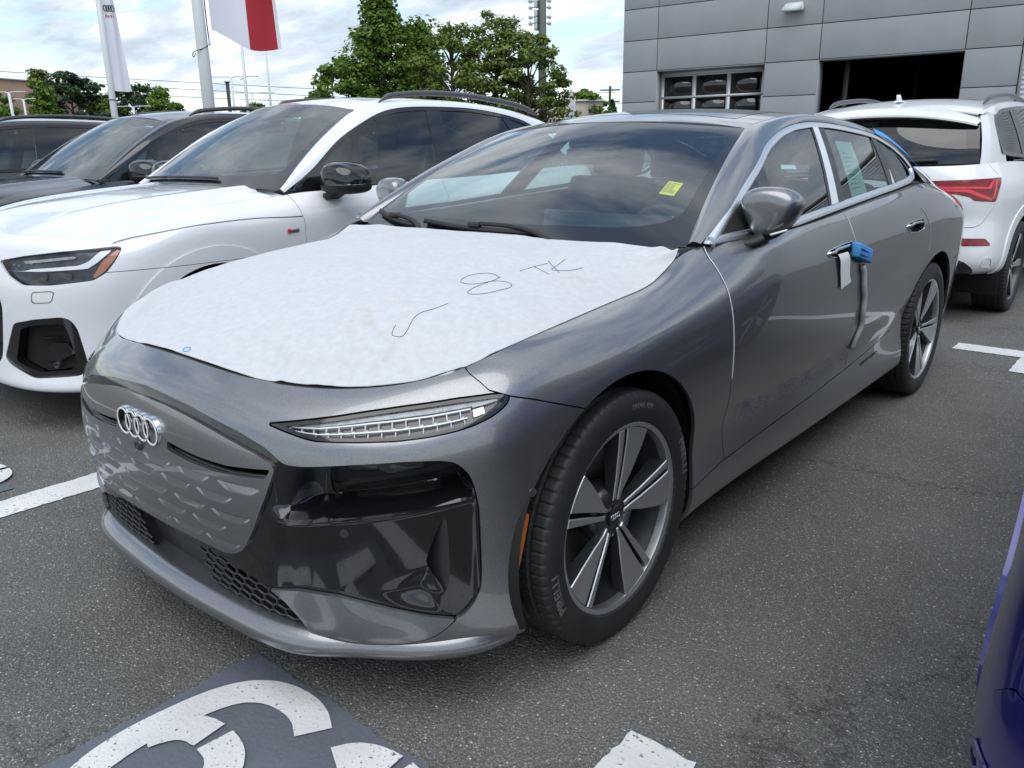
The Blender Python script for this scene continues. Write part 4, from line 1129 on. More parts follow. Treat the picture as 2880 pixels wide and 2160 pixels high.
        # bright surround
        d3 = np.array([(hero_glass_x(y, z)-.001, y, z) for y, z in dlo])
        d3i = inset_poly(dlo if sum(dlo[i][0]*dlo[(i+1) % len(dlo)][1]-dlo[(i+1) % len(dlo)][0]*dlo[i][1] for i in range(len(dlo))) > 0 else dlo[::-1], .023)
        if sum(dlo[i][0]*dlo[(i+1) % len(dlo)][1]-dlo[(i+1) % len(dlo)][0]*dlo[i][1] for i in range(len(dlo))) <= 0: d3i = d3i[::-1]
        n_ = len(dlo); A_ = d3+[.004, 0, 0]; B_ = np.array([(hero_glass_x(y, z)+.003, y, z) for y, z in d3i]); C_ = B_-[.012, 0, 0]; O_ = d3-[.016, 0, 0]
        mid = (A_+B_)/2+[.005, 0, .002]
        Vv = np.vstack([O_, A_, mid, B_, C_]); Qq = []
        for r_ in range(4):
            for i in range(n_):
                j = (i+1) % n_; Qq.append([r_*n_+i, r_*n_+j, (r_+1)*n_+j, (r_+1)*n_+i])
        tr = Msh(Vv, Q=np.array(Qq)[:, ::-1]); obj('window_surround', mm(tr), MT['satin'], car, sharp=60)
        # body shoulder under the glass closes the gap to the doors
        yb = np.linspace(.56, 3.2, 80); sb_ = [HS.at('y', y) for y in yb]; eb = HS.surf(np.array(sb_), np.array([10.]))[:, 0]
        inn = eb.copy(); inn[:, 0] -= .07; inn[:, 2] += .0
        obj('belt_ledge', mm(grid(np.stack([eb, inn], 1))), MT['trim'], car)
        hero_mirror(car, sgn)
    return
def hero_mirror(car, sgn):
    mm = (lambda q: q) if sgn > 0 else mirror
    # shell: rounded trapezoid in the xz plane, deep along y (front at -y)
    sec = np.array([(.884, 1.160), (.897, 1.190), (.925, 1.205), (.965, 1.209), (1.01, 1.205), (1.045, 1.190), (1.066, 1.165), (1.064, 1.132), (1.035, 1.085), (.995, 1.048), (.962, 1.034), (.938, 1.046), (.912, 1.085), (.893, 1.125)])
    sec = smooth_poly(sec, 3)+np.array([-.058, -.011]); c = np.array([.917, 1.114])
    rows = []
    for y, k in ((.660, .44), (.662, .64), (.667, .80), (.677, .91), (.694, .975), (.712, 1.0), (.735, .99), (.748, .965)):
        p_ = c+(sec-c)*k
        rows.append(np.column_stack([p_[:, 0], y+.13+(p_[:, 0]-.84)*.18+(1.2-p_[:, 1])*.05, p_[:, 1]]))
    R_ = np.array(rows); n = len(sec)
    V = np.vstack([R_.reshape(-1, 3), R_[0].mean(0)[None]]); Q = []
    for k in range(len(rows)-1):
        for i in range(n):
            j = (i+1) % n; Q.append([k*n+i, k*n+j, (k+1)*n+j, (k+1)*n+i])
    T = [[len(V)-1, (i+1) % n, i] for i in range(n)]
    m = Msh(V, A=V.copy(), Q=np.array(Q), T=T, N=np.zeros_like(V))
    lowf = lambda q: q.A[:, 2]-1.041-.02*(q.A[:, 1]-.75)/.15-.35*np.maximum(q.A[:, 0]-.932, 0)
    up = clip(m, lowf(m)); lo = clip(m, -lowf(m))
    o = obj('mirror_housing', mm(up), MT['paint'], car)
    obj('mirror_base', mm(lo), MT['matte'], o)
    gl = R_[-1]; gc = gl.mean(0); g2 = gc+(gl-gc)*.95; g2[:, 1] -= .006
    obj('mirror_glass', mm(Msh(np.vstack([g2, gc[None]]), T=[[n, i, (i+1) % n] for i in range(n)])), MT['chrome'], o)
    # stalk from the sail panel
    st = sweep(resamp([(.825, .77, 1.026), (.85, .78, 1.022), (.88, .80, 1.026), (.91, .82, 1.042)], 10), [(-.05, -.016), (.035, -.018), (.05, .0), (.03, .014), (-.03, .016), (-.06, .0)])
    obj('mirror_stalk', mm(st), MT['matte'], o)
    # indicator line
    il = [(x-.058, .798+(x-.99)*.6, 1.047+.35*(x-.99)) for x in np.linspace(1.0, 1.045, 6)]
    obj('indicator', mm(sweep(il, [(-.003, -.003), (.003, -.003), (.003, .003), (-.003, .003)])), MT['led'], o)
MT['glassd2'] = glass('tinted_glass', (.42, .56, .54))
def seat(car, x, y, mat, rear=False):
    p = []
    if not rear:
        b = box((0, 0, 0), (.50, .14, .66), .06); b = xf(b, loc=(x, y+.17, .86), rot=(math.radians(-20), 0, 0))
        o = obj('seat', box((x, y-.18, .52), (.50, .56, .16), .06), mat, car)
        obj('seat_back', b, mat, o)
        obj('headrest', xf(box((0, 0, 0), (.27, .11, .19), .05), loc=(x, y+.32, 1.265), rot=(math.radians(-14), 0, 0)), mat, o)
        for dx in (-.06, .06): obj('headrest_post', tube([(x+dx, y+.26, 1.10), (x+dx, y+.30, 1.20)], .006, 8), MT['chrome'], o)
    else:
        o = obj('rear_bench', box((0, y-.2, .52), (1.30, .52, .16), .06), mat, car)
        obj('seat_back', xf(box((0, 0, 0), (1.30, .14, .60), .06), loc=(0, y+.15, .84), rot=(math.radians(-22), 0, 0)), mat, o)
        for dx in (-.42, .42): obj('headrest', xf(box((0, 0, 0), (.27, .10, .15), .04), loc=(dx, y+.30, 1.18), rot=(math.radians(-16), 0, 0)), mat, o)
    return o
def hero_interior(car):
    I = MT['int']
    # dashboard: a swept cross section
    sec = np.array([(.62, .93), (.62, .975), (.74, .985), (.92, .975), (1.00, .965), (1.06, .93), (1.07, .86), (1.02, .78), (.98, .6), (.7, .6)])
    xs = np.linspace(-.74, .74, 31); P_ = np.zeros((31, len(sec), 3))
    for i, x in enumerate(xs):
        bump = .025*math.exp(-((x-.38)/.2)**2)
        P_[i, :, 0] = x; P_[i, :, 1] = sec[:, 0]+.05*(x/.74)**2; P_[i, :, 2] = sec[:, 1]+bump*np.where((sec[:, 0] > .8) & (sec[:, 1] > .9), 1, 0)
    d = obj('dashboard', grid(P_[::-1]), MT['intg'], car, sharp=40)
    obj('display', xf(box((0, 0, 0), (.62, .02, .14), .01), loc=(.16, 1.02, 1.005), rot=(math.radians(-14), 0, 0)), MT['gloss'], d)
    obj('floor_pan', box((0, 1.8, .40), (1.62, 2.6, .03)), I, car)
    for x in (-.38, .38): seat(car, x, 1.62, MT['seat'])
    seat(car, 0, 2.52, MT['seat'], True)
    obj('centre_console', box((0, 1.35, .62), (.24, .9, .22), .04), I, car)
    # steering wheel (left-hand drive: car's left is +x)
    th = np.linspace(0, 2*np.pi, 37)[:-1]
    ring = [(.38+.18*math.cos(t), 1.16-.055*math.sin(t)*1.0, .93+.165*math.sin(t)) for t in th]
    sw = obj('steering_wheel', sweep(ring, [(-.014, -.012), (.014, -.012), (.016, .0), (.014, .012), (-.014, .012), (-.016, 0)], closed=True), MT['int'], car)
    obj('steering_hub', xf(box((0, 0, 0), (.20, .06, .10), .03), loc=(.38, 1.15, .92), rot=(math.radians(18), 0, 0)), MT['int'], sw)
    # inner door skins and parcel area
    for sgn in (1, -1):
        dp = np.array([(.70, .45), (.70, 1.0), (.85, 1.035), (2.55, 1.10), (2.75, 1.10), (2.75, .45)])
        obj('door_trim', prism(dp, sgn*.80, sgn*.84, 'yz'), I, car)
    obj('parcel_shelf', box((0, 3.05, .98), (1.34, .72, .03)), I, car)
    # headliner
    c = np.linspace(-1, 1, 21); y = np.linspace(1.30, 2.75, 24)
    H_ = np.zeros((21, 24, 3))
    for i, a in enumerate(c):
        H_[i, :, 0] = a*.60; H_[i, :, 1] = y; H_[i, :, 2] = cspline([1.30, 1.6, 1.9, 2.2, 2.5, 2.8], [1.395, 1.43, 1.442, 1.435, 1.412, 1.37], y)-.045*abs(a)**2.1
    obj('headliner', grid(H_), MT['intg'], car)
    obj('rear_view_mirror', xf(box((0, 0, 0), (.23, .03, .065), .02), loc=(0.0, 1.16, 1.285), rot=(math.radians(8), 0, math.radians(14))), MT['gloss'], car)
    obj('mirror_stem', tube([(0, 1.15, 1.36), (0, 1.16, 1.30)], .012, 8), MT['int'], car)
MT['satin'] = pbr('satin_window_trim', (.82, .83, .84), .34, metal=1)
# ---------------------------------------------------------------- asphalt and paint
def asphalt_mat():
    m, N, L, b = _nt('asphalt')
    tc = N.new('ShaderNodeTexCoord')
    def noise(sc, det=4, ro=.55):
        t = N.new('ShaderNodeTexNoise'); t.inputs['Scale'].default_value = sc; t.inputs['Detail'].default_value = det; t.inputs['Roughness'].default_value = ro; L.new(tc.outputs['Object'], t.inputs[0]); return t
    def mixc(a, b_, f, mode='MIX'):
        x = N.new('ShaderNodeMix'); x.data_type = 'RGBA'; x.blend_type = mode
        for i, v in ((0, f), (6, a), (7, b_)):
            if isinstance(v, (tuple, float, int)): x.inputs[i].default_value = v
            else: L.new(v, x.inputs[i])
        return x.outputs[2]
    def ramp(src, lo, hi, a=0, b_=1):
        r = N.new('ShaderNodeMapRange'); L.new(src, r.inputs[0]); r.inputs[1].default_value = lo; r.inputs[2].default_value = hi; r.inputs[3].default_value = a; r.inputs[4].default_value = b_; return r.outputs[0]
    # binder tone, patchy
    base = mixc((.090, .088, .082, 1), (.134, .131, .123, 1), ramp(noise(1.3, 6, .6).outputs[0], .35, .68))
    fine = ramp(noise(130, 3).outputs[0], .3, .7, .68, 1.36); base = mixc(base, fine, 1.0, 'MULTIPLY')
    # stone chips of several sizes
    for sc, thr, colr in ((230, .80, (.34, .335, .32, 1)), (360, .70, (.26, .255, .25, 1)), (150, .95, (.52, .51, .49, 1))):
        v = N.new('ShaderNodeTexVoronoi'); v.inputs['Scale'].default_value = sc; v.inputs['Randomness'].default_value = 1; L.new(tc.outputs['Object'], v.inputs[0])
        s = N.new('ShaderNodeSeparateColor'); L.new(v.outputs['Color'], s.inputs[0])
        pick = ramp(s.outputs[0], thr, thr+.02); near = ramp(v.outputs['Distance'], .50, .28)
        mu = N.new('ShaderNodeMath'); mu.operation = 'MULTIPLY'; L.new(pick, mu.inputs[0]); L.new(near, mu.inputs[1])
        base = mixc(base, colr, mu.outputs[0])
    # oil and damp marks
    st = ramp(noise(.55, 5, .6).outputs[0], .60, .72, 1, .72); base = mixc(base, st, 1.0, 'MULTIPLY')
    # hairline cracks
    vc = N.new('ShaderNodeTexVoronoi'); vc.feature = 'DISTANCE_TO_EDGE'; vc.inputs['Scale'].default_value = .33
    wob = N.new('ShaderNodeVectorMath'); wob.operation = 'ADD'; L.new(tc.outputs['Object'], wob.inputs[0]); nz = noise(3, 5, .7); sc_ = N.new('ShaderNodeVectorMath'); sc_.operation = 'SCALE'; sc_.inputs['Scale'].default_value = .6
    L.new(nz.outputs['Color'], sc_.inputs[0]); L.new(sc_.outputs[0], wob.inputs[1]); L.new(wob.outputs[0], vc.inputs[0])
    cr = ramp(vc.outputs['Distance'], .0, .004, .55, 1); base = mixc(base, cr, 1.0, 'MULTIPLY')
    L.new(base, b.inputs['Base Color']); b.inputs['Roughness'].default_value = .82; b.inputs['Specular IOR Level'].default_value = .35
    bp = N.new('ShaderNodeBump'); bp.inputs['Strength'].default_value = .9; bp.inputs['Distance'].default_value = .004
    h = N.new('ShaderNodeTexVoronoi'); h.inputs['Scale'].default_value = 120; L.new(tc.outputs['Object'], h.inputs[0])
    L.new(h.outputs['Distance'], bp.inputs['Height']); bp.invert = True; L.new(bp.outputs[0], b.inputs['Normal'])
    return m
def paint_mat(name, col, wear=.5):
    """road paint worn through to the stones in places"""
    m, N, L, b = _nt(name); tc = N.new('ShaderNodeTexCoord')
    n1 = N.new('ShaderNodeTexNoise'); n1.inputs['Scale'].default_value = 95; n1.inputs['Detail'].default_value = 4; L.new(tc.outputs['Object'], n1.inputs[0])
    n2 = N.new('ShaderNodeTexNoise'); n2.inputs['Scale'].default_value = 4; n2.inputs['Detail'].default_value = 5; L.new(tc.outputs['Object'], n2.inputs[0])
    ad = N.new('ShaderNodeMath'); ad.operation = 'MULTIPLY_ADD'; L.new(n2.outputs[0], ad.inputs[0]); ad.inputs[1].default_value = .35; L.new(n1.outputs[0], ad.inputs[2])
    r = N.new('ShaderNodeMapRange'); L.new(ad.outputs[0], r.inputs[0]); r.inputs[1].default_value = .74+.1*(1-wear); r.inputs[2].default_value = .84+.1*(1-wear)
    mx = N.new('ShaderNodeMix'); mx.data_type = 'RGBA'; L.new(r.outputs[0], mx.inputs[0]); mx.inputs[6].default_value = (*col, 1); mx.inputs[7].default_value = (.12, .12, .12, 1)
    r2 = N.new('ShaderNodeMapRange'); L.new(n2.outputs[0], r2.inputs[0]); r2.inputs[1].default_value = .3; r2.inputs[2].default_value = .7; r2.inputs[3].default_value = .82; r2.inputs[4].default_value = 1.08
    m2 = N.new('ShaderNodeMix'); m2.data_type = 'RGBA'; m2.blend_type = 'MULTIPLY'; m2.inputs[0].default_value = 1; L.new(mx.outputs[2], m2.inputs[6]); L.new(r2.outputs[0], m2.inputs[7])
    L.new(m2.outputs[2], b.inputs['Base Color']); b.inputs['Roughness'].default_value = .6
    bp = N.new('ShaderNodeBump'); bp.inputs['Strength'].default_value = .7; bp.inputs['Distance'].default_value = .003; L.new(n1.outputs[0], bp.inputs['Height']); L.new(bp.outputs[0], b.inputs['Normal'])
    return m
def flat(poly, z):
    p = np.array(poly, float); n = len(p)
    a = sum(p[i][0]*p[(i+1) % n][1]-p[(i+1) % n][0]*p[i][1] for i in range(n))
    if a < 0: p = p[::-1]
    return Msh(np.column_stack([p, np.full(n, z)]), T=[list(range(n))])
def rough_edge(poly, step=.02, amp=.0025, seed=1):
    r = np.random.RandomState(seed); p = np.array(poly, float); o = []
    for a, b in zip(p, np.roll(p, -1, 0)):
        l = np.linalg.norm(b-a); n = max(1, int(l/step))
        for k in range(n): o.append(a+(b-a)*k/n+r.randn(2)*amp)
    return np.array(o)
def stroke(pts, w, z, n=8):
    c = resamp(np.column_stack([np.array(pts, float), np.zeros(len(pts))]), n*len(pts))[:, :2]
    t = np.gradient(c, axis=0); t /= np.linalg.norm(t, axis=1)[:, None]; s = np.stack([-t[:, 1], t[:, 0]], 1)
    r = np.random.RandomState(3); j = r.randn(len(c), 2)*.0003
    return grid(np.stack([np.column_stack([c-s*w/2+j, np.full(len(c), z)]), np.column_stack([c+s*w/2+j[::-1], np.full(len(c), z)])], 1))
D6 = [[(.600,-.812),(.54,-.782),(.47,-.775),(.40,-.79),(.345,-.83),(.31,-.90),(.293,-.99),(.287,-1.08),(.297,-1.17),(.335,-1.25),(.40,-1.295),(.455,-1.30)],
      [(.305,-1.075),(.33,-1.02),(.365,-.988),(.418,-.975)], [(.445,-.976),(.51,-.99),(.560,-1.04),(.575,-1.11),(.56,-1.20),(.515,-1.265),(.475,-1.29)]]
D2 = [[(.717,-.84),(.735,-.81),(.775,-.785),(.83,-.775)], [(.855,-.776),(.92,-.79),(.965,-.84),(.97,-.90),(.945,-.97),(.88,-1.07),(.80,-1.17),(.745,-1.255)], [(.70,-1.30),(.85,-1.30),(1.0,-1.30)]]
D3 = [[(.717,-.84),(.735,-.81),(.775,-.785),(.83,-.775)], [(.855,-.776),(.92,-.79),(.965,-.84),(.97,-.90),(.93,-.97),(.85,-1.0)], [(.87,-1.02),(.95,-1.06),(.985,-1.13),(.965,-1.22),(.90,-1.285),(.83,-1.30)], [(.80,-1.30),(.74,-1.28),(.70,-1.22)]]
def build_ground():
    g = obj('ground', Msh([(-400, -400, 0), (400, -400, 0), (400, 400, 0), (-400, 400, 0)], Q=np.array([[0, 1, 2, 3]])), asphalt_mat()); structure(g)
    W = paint_mat('white_road_paint', (.72, .72, .71)); G = paint_mat('grey_road_paint', (.125, .14, .165), .45)
    k = 0
    for x0, x1, y0, y1 in ((-1.46, -1.29, -4.6, -.30), (1.175, 1.345, -4.6, -.32), (-4.11, -3.94, -4.6, -.30), (1.235, 1.40, 3.73, 4.131), (.838, 3.8, 4.135, 4.33)):
        k += 1
        o = obj('painted_line', flat(rough_edge([(x0, y0), (x1, y0), (x1, y1), (x0, y1)], seed=k), .004), W); structure(o)
    for dx, dg, sd in ((0, D2, 5), (-2.65, D3, 9)):
        o = obj('painted_panel', flat(rough_edge([(.215+dx, -1.40), (1.09+dx, -1.40), (1.09+dx, -.715), (.215+dx, -.715)], .03, .004, sd), .004), G); structure(o)
        for ii, st in enumerate(D6+dg):
            q = stroke([(x+dx, y+(.08 if dx else 0)) for x, y in st], .088, .008+.0012*ii); c = obj('painted_digit', q, W, o)
build_ground()
SUV_PLAN = [(0,-.905),(.2,-.898),(.4,-.872),(.55,-.825),(.68,-.745),(.78,-.645),(.85,-.53),(.895,-.40),(.925,-.25),(.94,-.05),(.946,.3),(.944,.9),(.944,1.6),(.946,2.3),(.946,2.75),(.935,3.05),(.905,3.33),(.84,3.56),(.70,3.70),(.45,3.76),(.2,3.775),(0,3.778)]
SUV_ROWS = [
 [('x',0,.21,.06),('x',.8,.20,.05),('y',0,.22,.05),('y',.6,.25,.09),('y',2.2,.25,.09),('y',2.8,.3,.06),('y',3.4,.36,.08),('X',.3,.36,.12),('X',0,.36,.12)],
 [('x',0,.235,.01),('x',.8,.225,.0),('y',0,.26,.02),('y',.6,.275,.05),('y',2.2,.275,.05),('y',2.8,.34,.02),('y',3.4,.39,.03),('X',.3,.40,.04),('X',0,.40,.04)],
 [('x',0,.30,.006),('x',.8,.29,.006),('y',0,.34,.02),('y',.6,.36,.02),('y',2.2,.36,.02),('y',2.8,.43,.012),('y',3.4,.46,.0),('X',.3,.47,.0),('X',0,.47,.0)],
 [('x',0,.40,.012),('x',.8,.40,.012),('y',0,.46,.014),('y',.6,.48,.032),('y',2.2,.48,.032),('y',2.8,.53,.01),('y',3.4,.56,.0),('X',.3,.56,.0),('X',0,.56,.0)],
 [('x',0,.54,.006),('x',.8,.54,.008),('y',0,.60,.010),('y',.6,.62,.022),('y',2.2,.62,.022),('y',2.8,.64,.008),('y',3.4,.66,.01),('X',.3,.66,.02),('X',0,.66,.02)],
 [('x',0,.68,.0),('x',.8,.68,.0),('y',0,.76,.006),('y',.6,.78,.012),('y',2.2,.78,.012),('y',2.8,.78,.004),('y',3.4,.77,.02),('X',.3,.77,.045),('X',0,.77,.045)],
 [('x',0,.78,.008),('x',.8,.78,.008),('y',0,.88,.006),('y',.6,.89,.008),('y',1.2,.90,.006),('y',2.2,.91,.004),('y',2.8,.91,.0),('y',3.4,.88,.02),('X',.3,.88,.04),('X',0,.88,.04)],
 [('x',0,.86,.025),('x',.8,.855,.025),('x',.9,.88,.02),('y',-.15,.945,.02),('y',.25,.97,.02),('y',.6,.965,.010),('y',1.2,.98,.008),('y',2.2,1.0,.006),('y',2.8,1.01,.01),('y',3.4,.99,.03),('X',.3,.98,.05),('X',0,.98,.05)],
 [('x',0,.92,.05),('x',.8,.91,.05),('x',.9,.925,.06),('y',-.15,.985,.07),('y',.25,1.02,.065),('y',.6,1.03,.035),('y',1.2,1.045,.03),('y',2.2,1.065,.03),('y',2.8,1.08,.04),('y',3.4,1.07,.06),('X',.3,1.07,.07),('X',0,1.07,.07)],
 [('x',0,.965,.09),('x',.8,.945,.095),('x',.9,.955,.12),('y',-.15,1.01,.14),('y',.25,1.05,.135),('y',.45,1.075,.125),('y',.6,1.092,.095),('y',.8,1.096,.078),('y',1.2,1.112,.074),('y',2.2,1.135,.076),('y',2.8,1.16,.09),('y',3.4,1.165,.11),('X',.3,1.14,.10),('X',0,1.14,.10)],
]
# ---------------------------------------------------------------- the tall cars round the sedan
SV = Shell(SUV_PLAN, SUV_ROWS); SVT = len(SUV_ROWS)-1
SV_HL = [(.47,.842),(.63,.867),(.808,.884),(1.06,.897),(1.085,.892),(1.047,.838),(.998,.783),(.94,.752),(.75,.736),(.61,.737),(.528,.78)]
SV_FOG = [(.512,.548),(.64,.572),(.767,.582),(.808,.572),(.833,.526),(.858,.33),(.816,.298),(.586,.285),(.421,.341),(.388,.368)]
SV_FOGI = [(.545,.525),(.64,.545),(.775,.552),(.79,.50),(.808,.36),(.78,.325),(.61,.315),(.47,.36)]
SV_GR = [(-.2,.905),(.30,.895),(.44,.84),(.46,.62),(.36,.36),(.30,.325),(-.2,.325)]
SV_TAIL = [(5.62,1.037),(5.40,1.047),(5.15,1.056),(4.945,1.062),(5.01,.983),(5.045,.897),(5.241,.907),(5.274,.933),(5.373,.952),(5.62,.962)]
SV_REFL = [(5.42,.645),(5.117,.636),(5.055,.586),(5.42,.592)]
SV_HATCH = [(6.2,.718),(5.216,.718),(5.15,.744),(5.109,.796),(5.035,.889),(4.955,1.075),(5.04,1.13),(5.10,1.2),(6.2,1.25)]
SV_DIFF = [(6.2,.50),(5.34,.499),(5.266,.471),(5.183,.415),(5.07,.30),(6.2,.30)]
SV_CLAM = np.array([(-.47,.905),(-.453,.912),(-.303,.939),(-.047,.970),(.243,.979),(.53,.970),(.60,.970)])
SV_FD = np.array([(.3,.56),(.6,.555),(.87,.551),(.931,.551),(1.021,.533),(1.092,.52),(1.12,.515)])
SV_BG = np.array([(.3,1.62),(.45,1.68),(.8,1.70),(1.0,1.69),(1.15,1.68)])
SV_CG = np.array([(.5,2.45),(.8,2.52),(.95,2.58),(1.10,2.53),(1.18,2.48)])
def suv_gx(y, z):
    t = z-1.1
    return .872-.30*t-.25*t*t-.04*sstep(1.1, .5, y)-.03*sstep(2.4, 3.2, y)
def build_suv(label, cat, paintmat, tail, trim='gloss', group=None, loc=(0, 0, 0), rz=0, detail=True, style='turbine', rails=True, fast=False):
    car = thing('parked_car', label, cat, loc, rz, group)
    P = paintmat
    S = np.linspace(0, SV.L, 420); V = np.linspace(0, SVT, 90)
    ps = SV.surf(S, V); a = S[:, None]*np.ones_like(V)[None]
    nx, ny = SV.plan(S)[2:4]
    fl = grid(ps, np.stack([a, ps[..., 1], ps[..., 2], nx[:, None]+0*a, ny[:, None]+0*a], -1))
    sz = lambda m: m.A[:, [0, 2]]; Y = lambda m: m.A[:, 1]; Z = lambda m: m.A[:, 2]; Sx = lambda m: m.A[:, 0]
    af = (0, .36, .415); ar = (2.824, .36, .415); g = .0022
    A1 = lambda m: arch_d(Y(m), Z(m), af); A2 = lambda m: arch_d(Y(m), Z(m), ar)
    m = clip(fl, A1(fl)); m = clip(m, A2(m)); shell = m
    hl = round_poly(SV_HL, .012); fog = round_poly(SV_FOG, .02); gr = round_poly(SV_GR, .03); fogi = round_poly(SV_FOGI, .02)
    tl = round_poly(SV_TAIL, .012); rf = round_poly(SV_REFL, .01)
    clam = lambda m: Z(m)-cspl(SV_CLAM, Y(m))
    fd = lambda m: Y(m)-cspl(SV_FD, Z(m)); bg = lambda m: Y(m)-cspl(SV_BG, Z(m)); cg = lambda m: Y(m)-cspl(SV_CG, Z(m))
    cut = lambda m, f, k=g: (clip(m, f(m)-k), clip(m, -f(m)-k))
    front = clip(shell, -fd(shell)-g)
    hood_side = clip(clip(front, clam(front)-g*1.3), 1.0*np.ones(1)[0]+0*clip(front, clam(front)-g*1.3).A[:, 0])
    hood_side = clip(hood_side, Y(hood_side)+.470)
    low = clip(front, np.where(Y(front) < -.470, 1, -clam(front)-g*1.3))
    seam = lambda m: np.where(Y(m) > -.6, Z(m)-(.783+.0*Y(m)), -1)
    fend = clip(low, np.where(Sx(low) < .99, -1, seam(low)-.0015)); bmp = clip(low, np.where(Sx(low) < .99, 1, -seam(low)-.0015))
    behind = clip(bmp, Y(bmp)-.2); bmp = clip(bmp, -(Y(bmp)-.2))
    for q in (hl, fog, gr): bmp = clip(bmp, -sdf(q, sz(bmp))-.002)
    fend = clip(fend, -sdf(hl, sz(fend))-.002)
    rest = clip(shell, fd(shell)-g); d1 = clip(rest, -bg(rest)-g); r2 = clip(rest, bg(rest)-g); d2 = clip(clip(r2, -cg(r2)-g), A2(clip(r2, -cg(r2)-g))-.07)
    qa = clip(r2, cg(r2)+g); qb = clip(r2, -cg(r2)-g); qb = clip(qb, .066-A2(qb))
    sill = lambda m: Z(m)-.33
    d1u = clip(d1, sill(d1)-g); d1s = clip(d1, -sill(d1)-g); d2u = clip(d2, sill(d2)-g); d2s = clip(d2, -sill(d2)-g)
    tg = round_poly(SV_HATCH, .02)
    hat = clip(qa, sdf(tg, sz(qa))-g); qa = clip(qa, -sdf(tg, sz(qa))-g)
    df = SV_DIFF; diff = clip(qa, sdf(df, sz(qa))); qa = clip(qa, -sdf(df, sz(qa))-.001)
    for q in (tl, rf): hat = clip(hat, -sdf(q, sz(hat))-.002); qa = clip(qa, -sdf(q, sz(qa))-.002)
    def flare(m):
        """a raised band round the wheel openings"""
        m = m.copy()
        for A in (A1, A2):
            d = A(m); h = .010*(1-sstep(.075, .090, d))*np.where(Z(m) > .3, 1, 0); m.V = m.V+np.stack([m.A[:, 3], m.A[:, 4], 0*h], 1)*h[:, None]
        return m
    def band(m, A, lo=True):
        return clip(m, .085-A(m)) if lo else clip(m, A(m)-.0855)
    for sgn in (1, -1):
        mm = (lambda q: q) if sgn > 0 else mirror
        def part(name, m, mat, parent=car, dep=.012, off=0., sharp=50):
            if len(m.V) == 0: return parent
            return obj(name, mm(rimmed(m, dep, off)), mat, parent, sharp=sharp)
        bp = part('bumper', band(bmp, A1, False), P)
        fe = part('fender', band(fend, A1, False), P); part('fender_foot', band(behind, A1, False), P, fe)
        for q__ in (fend, behind, bmp): part('arch_trim', band(q__, A1), P, fe, .012, .007)
        part('bonnet_flank', hood_side, P)
        part('door', d1u, P); part('door', d2u, P); part('sill', join_n(d1s, d2s), MT['trim'] if trim == 'matte' else P)
        q_ = part('quarter_panel', band(qa, A2, False), P); part('arch_trim', band(qa, A2), P, q_, .012, .007); part('arch_trim', qb, P, q_, .012, .007)
        part('hatch', hat, P); part('diffuser', diff, MT['gloss'])
        # lamps
        w = clip(shell, sdf(hl, sz(shell))); b_ = w.copy(); b_.V = w.V-w.N*.03
        h = obj('headlamp', mm(b_), MT['lampdark'], car)
        def sub(poly, off, name, mat, dep=.012):
            c = clip(w, sdf(round_poly(poly, .006), sz(w)))
            if len(c.V): obj(name, mm(rimmed(c, dep, off)), mat, h, sharp=40)
        sub([(.50,.800),(.70,.812),(.88,.822),(.925,.838),(.985,.885),(1.04,.889),(.965,.832),(.92,.806),(.70,.798)], -.014, 'light_guide', MT['led'])
        sub([(.60,.845),(.86,.866),(.88,.856),(.62,.834)], -.018, 'light_guide', MT['ledgrey'])
        for k in range(5): sub([(.53+k*.035,.812+.004*k),(.545+k*.035,.835+.004*k),(.553+k*.035,.835+.004*k),(.537+k*.035,.812+.004*k)], -.016, 'light_blade', MT['ledgrey'])
        sub([(.955,.79),(.985,.835),(1.06,.888),(1.078,.886),(1.04,.838),(.99,.786),(.945,.76),(.935,.765)], -.012, 'turn_reflector', MT['amber'])
        for c_ in (.68, .80): sub([(c_-.045,.755),(c_+.045,.757),(c_+.045,.792),(c_-.045,.79)], -.02, 'projector', MT['gloss'])
        obj('lamp_lens', mm(rimmed(w, 0, -.003)), MT['lens'], h)
        # big gloss vent
        w2 = clip(shell, sdf(fog, sz(shell))); fr_ = clip(w2, -sdf(fogi, sz(w2)))
        v_ = obj('vent_frame', mm(rimmed(fr_, .06, -.002)), MT['gloss'], car, sharp=45)
        inn = clip(w2, sdf(fogi, sz(w2))); inn.V = inn.V-np.stack([inn.A[:, 3], inn.A[:, 4], 0*inn.A[:, 3]], 1)*.055
        obj('vent_back', mm(inn), MT['deep'], v_)
        for poly, off, nm in (([(.60,.478),(.775,.492),(.775,.484),(.60,.470)], -.012, 'vent_blade'), ([(.60,.37),(.68,.45),(.76,.45),(.79,.40),(.70,.36)], -.035, 'vent_wedge')):
            c = clip(w2, sdf(poly, sz(w2)))
            if len(c.V): obj(nm, mm(rimmed(c, .03, off)), MT['gloss'], v_, sharp=45)
        ft = np.array([.70, 0, .345]); x_, y_, ax, ay = SV.plan(np.array([.70])); c = np.array([x_[0]-ax[0]*.03, y_[0]-ay[0]*.03, .345])
        obj('parking_sensor', mm(xf(lathe([(.012, .016), (-.010, .016), (-.012, .013), (-.006, .010), (-.006, 0)], 18, axis='y'), loc=c, rot=(0, 0, math.atan2(ax[0], -ay[0])))), MT['trim'], v_)
        # washer flap outline
        fp = round_poly([(.655,.705),(.765,.709),(.742,.653),(.642,.650)], .012)
        c = clip(bmp, sdf(fp, sz(bmp))-.0); ring = clip(c, .003-sdf(fp, sz(c)))
        if len(ring.V): obj('washer_flap_gap', mm(rimmed(ring, 0, .0012)), MT['trim'], bp)
        w3 = clip(shell, sdf(gr, sz(shell))); w3.V = w3.V-w3.N*.03
        gg = obj('grille', mm(w3), MT['deep'], car)
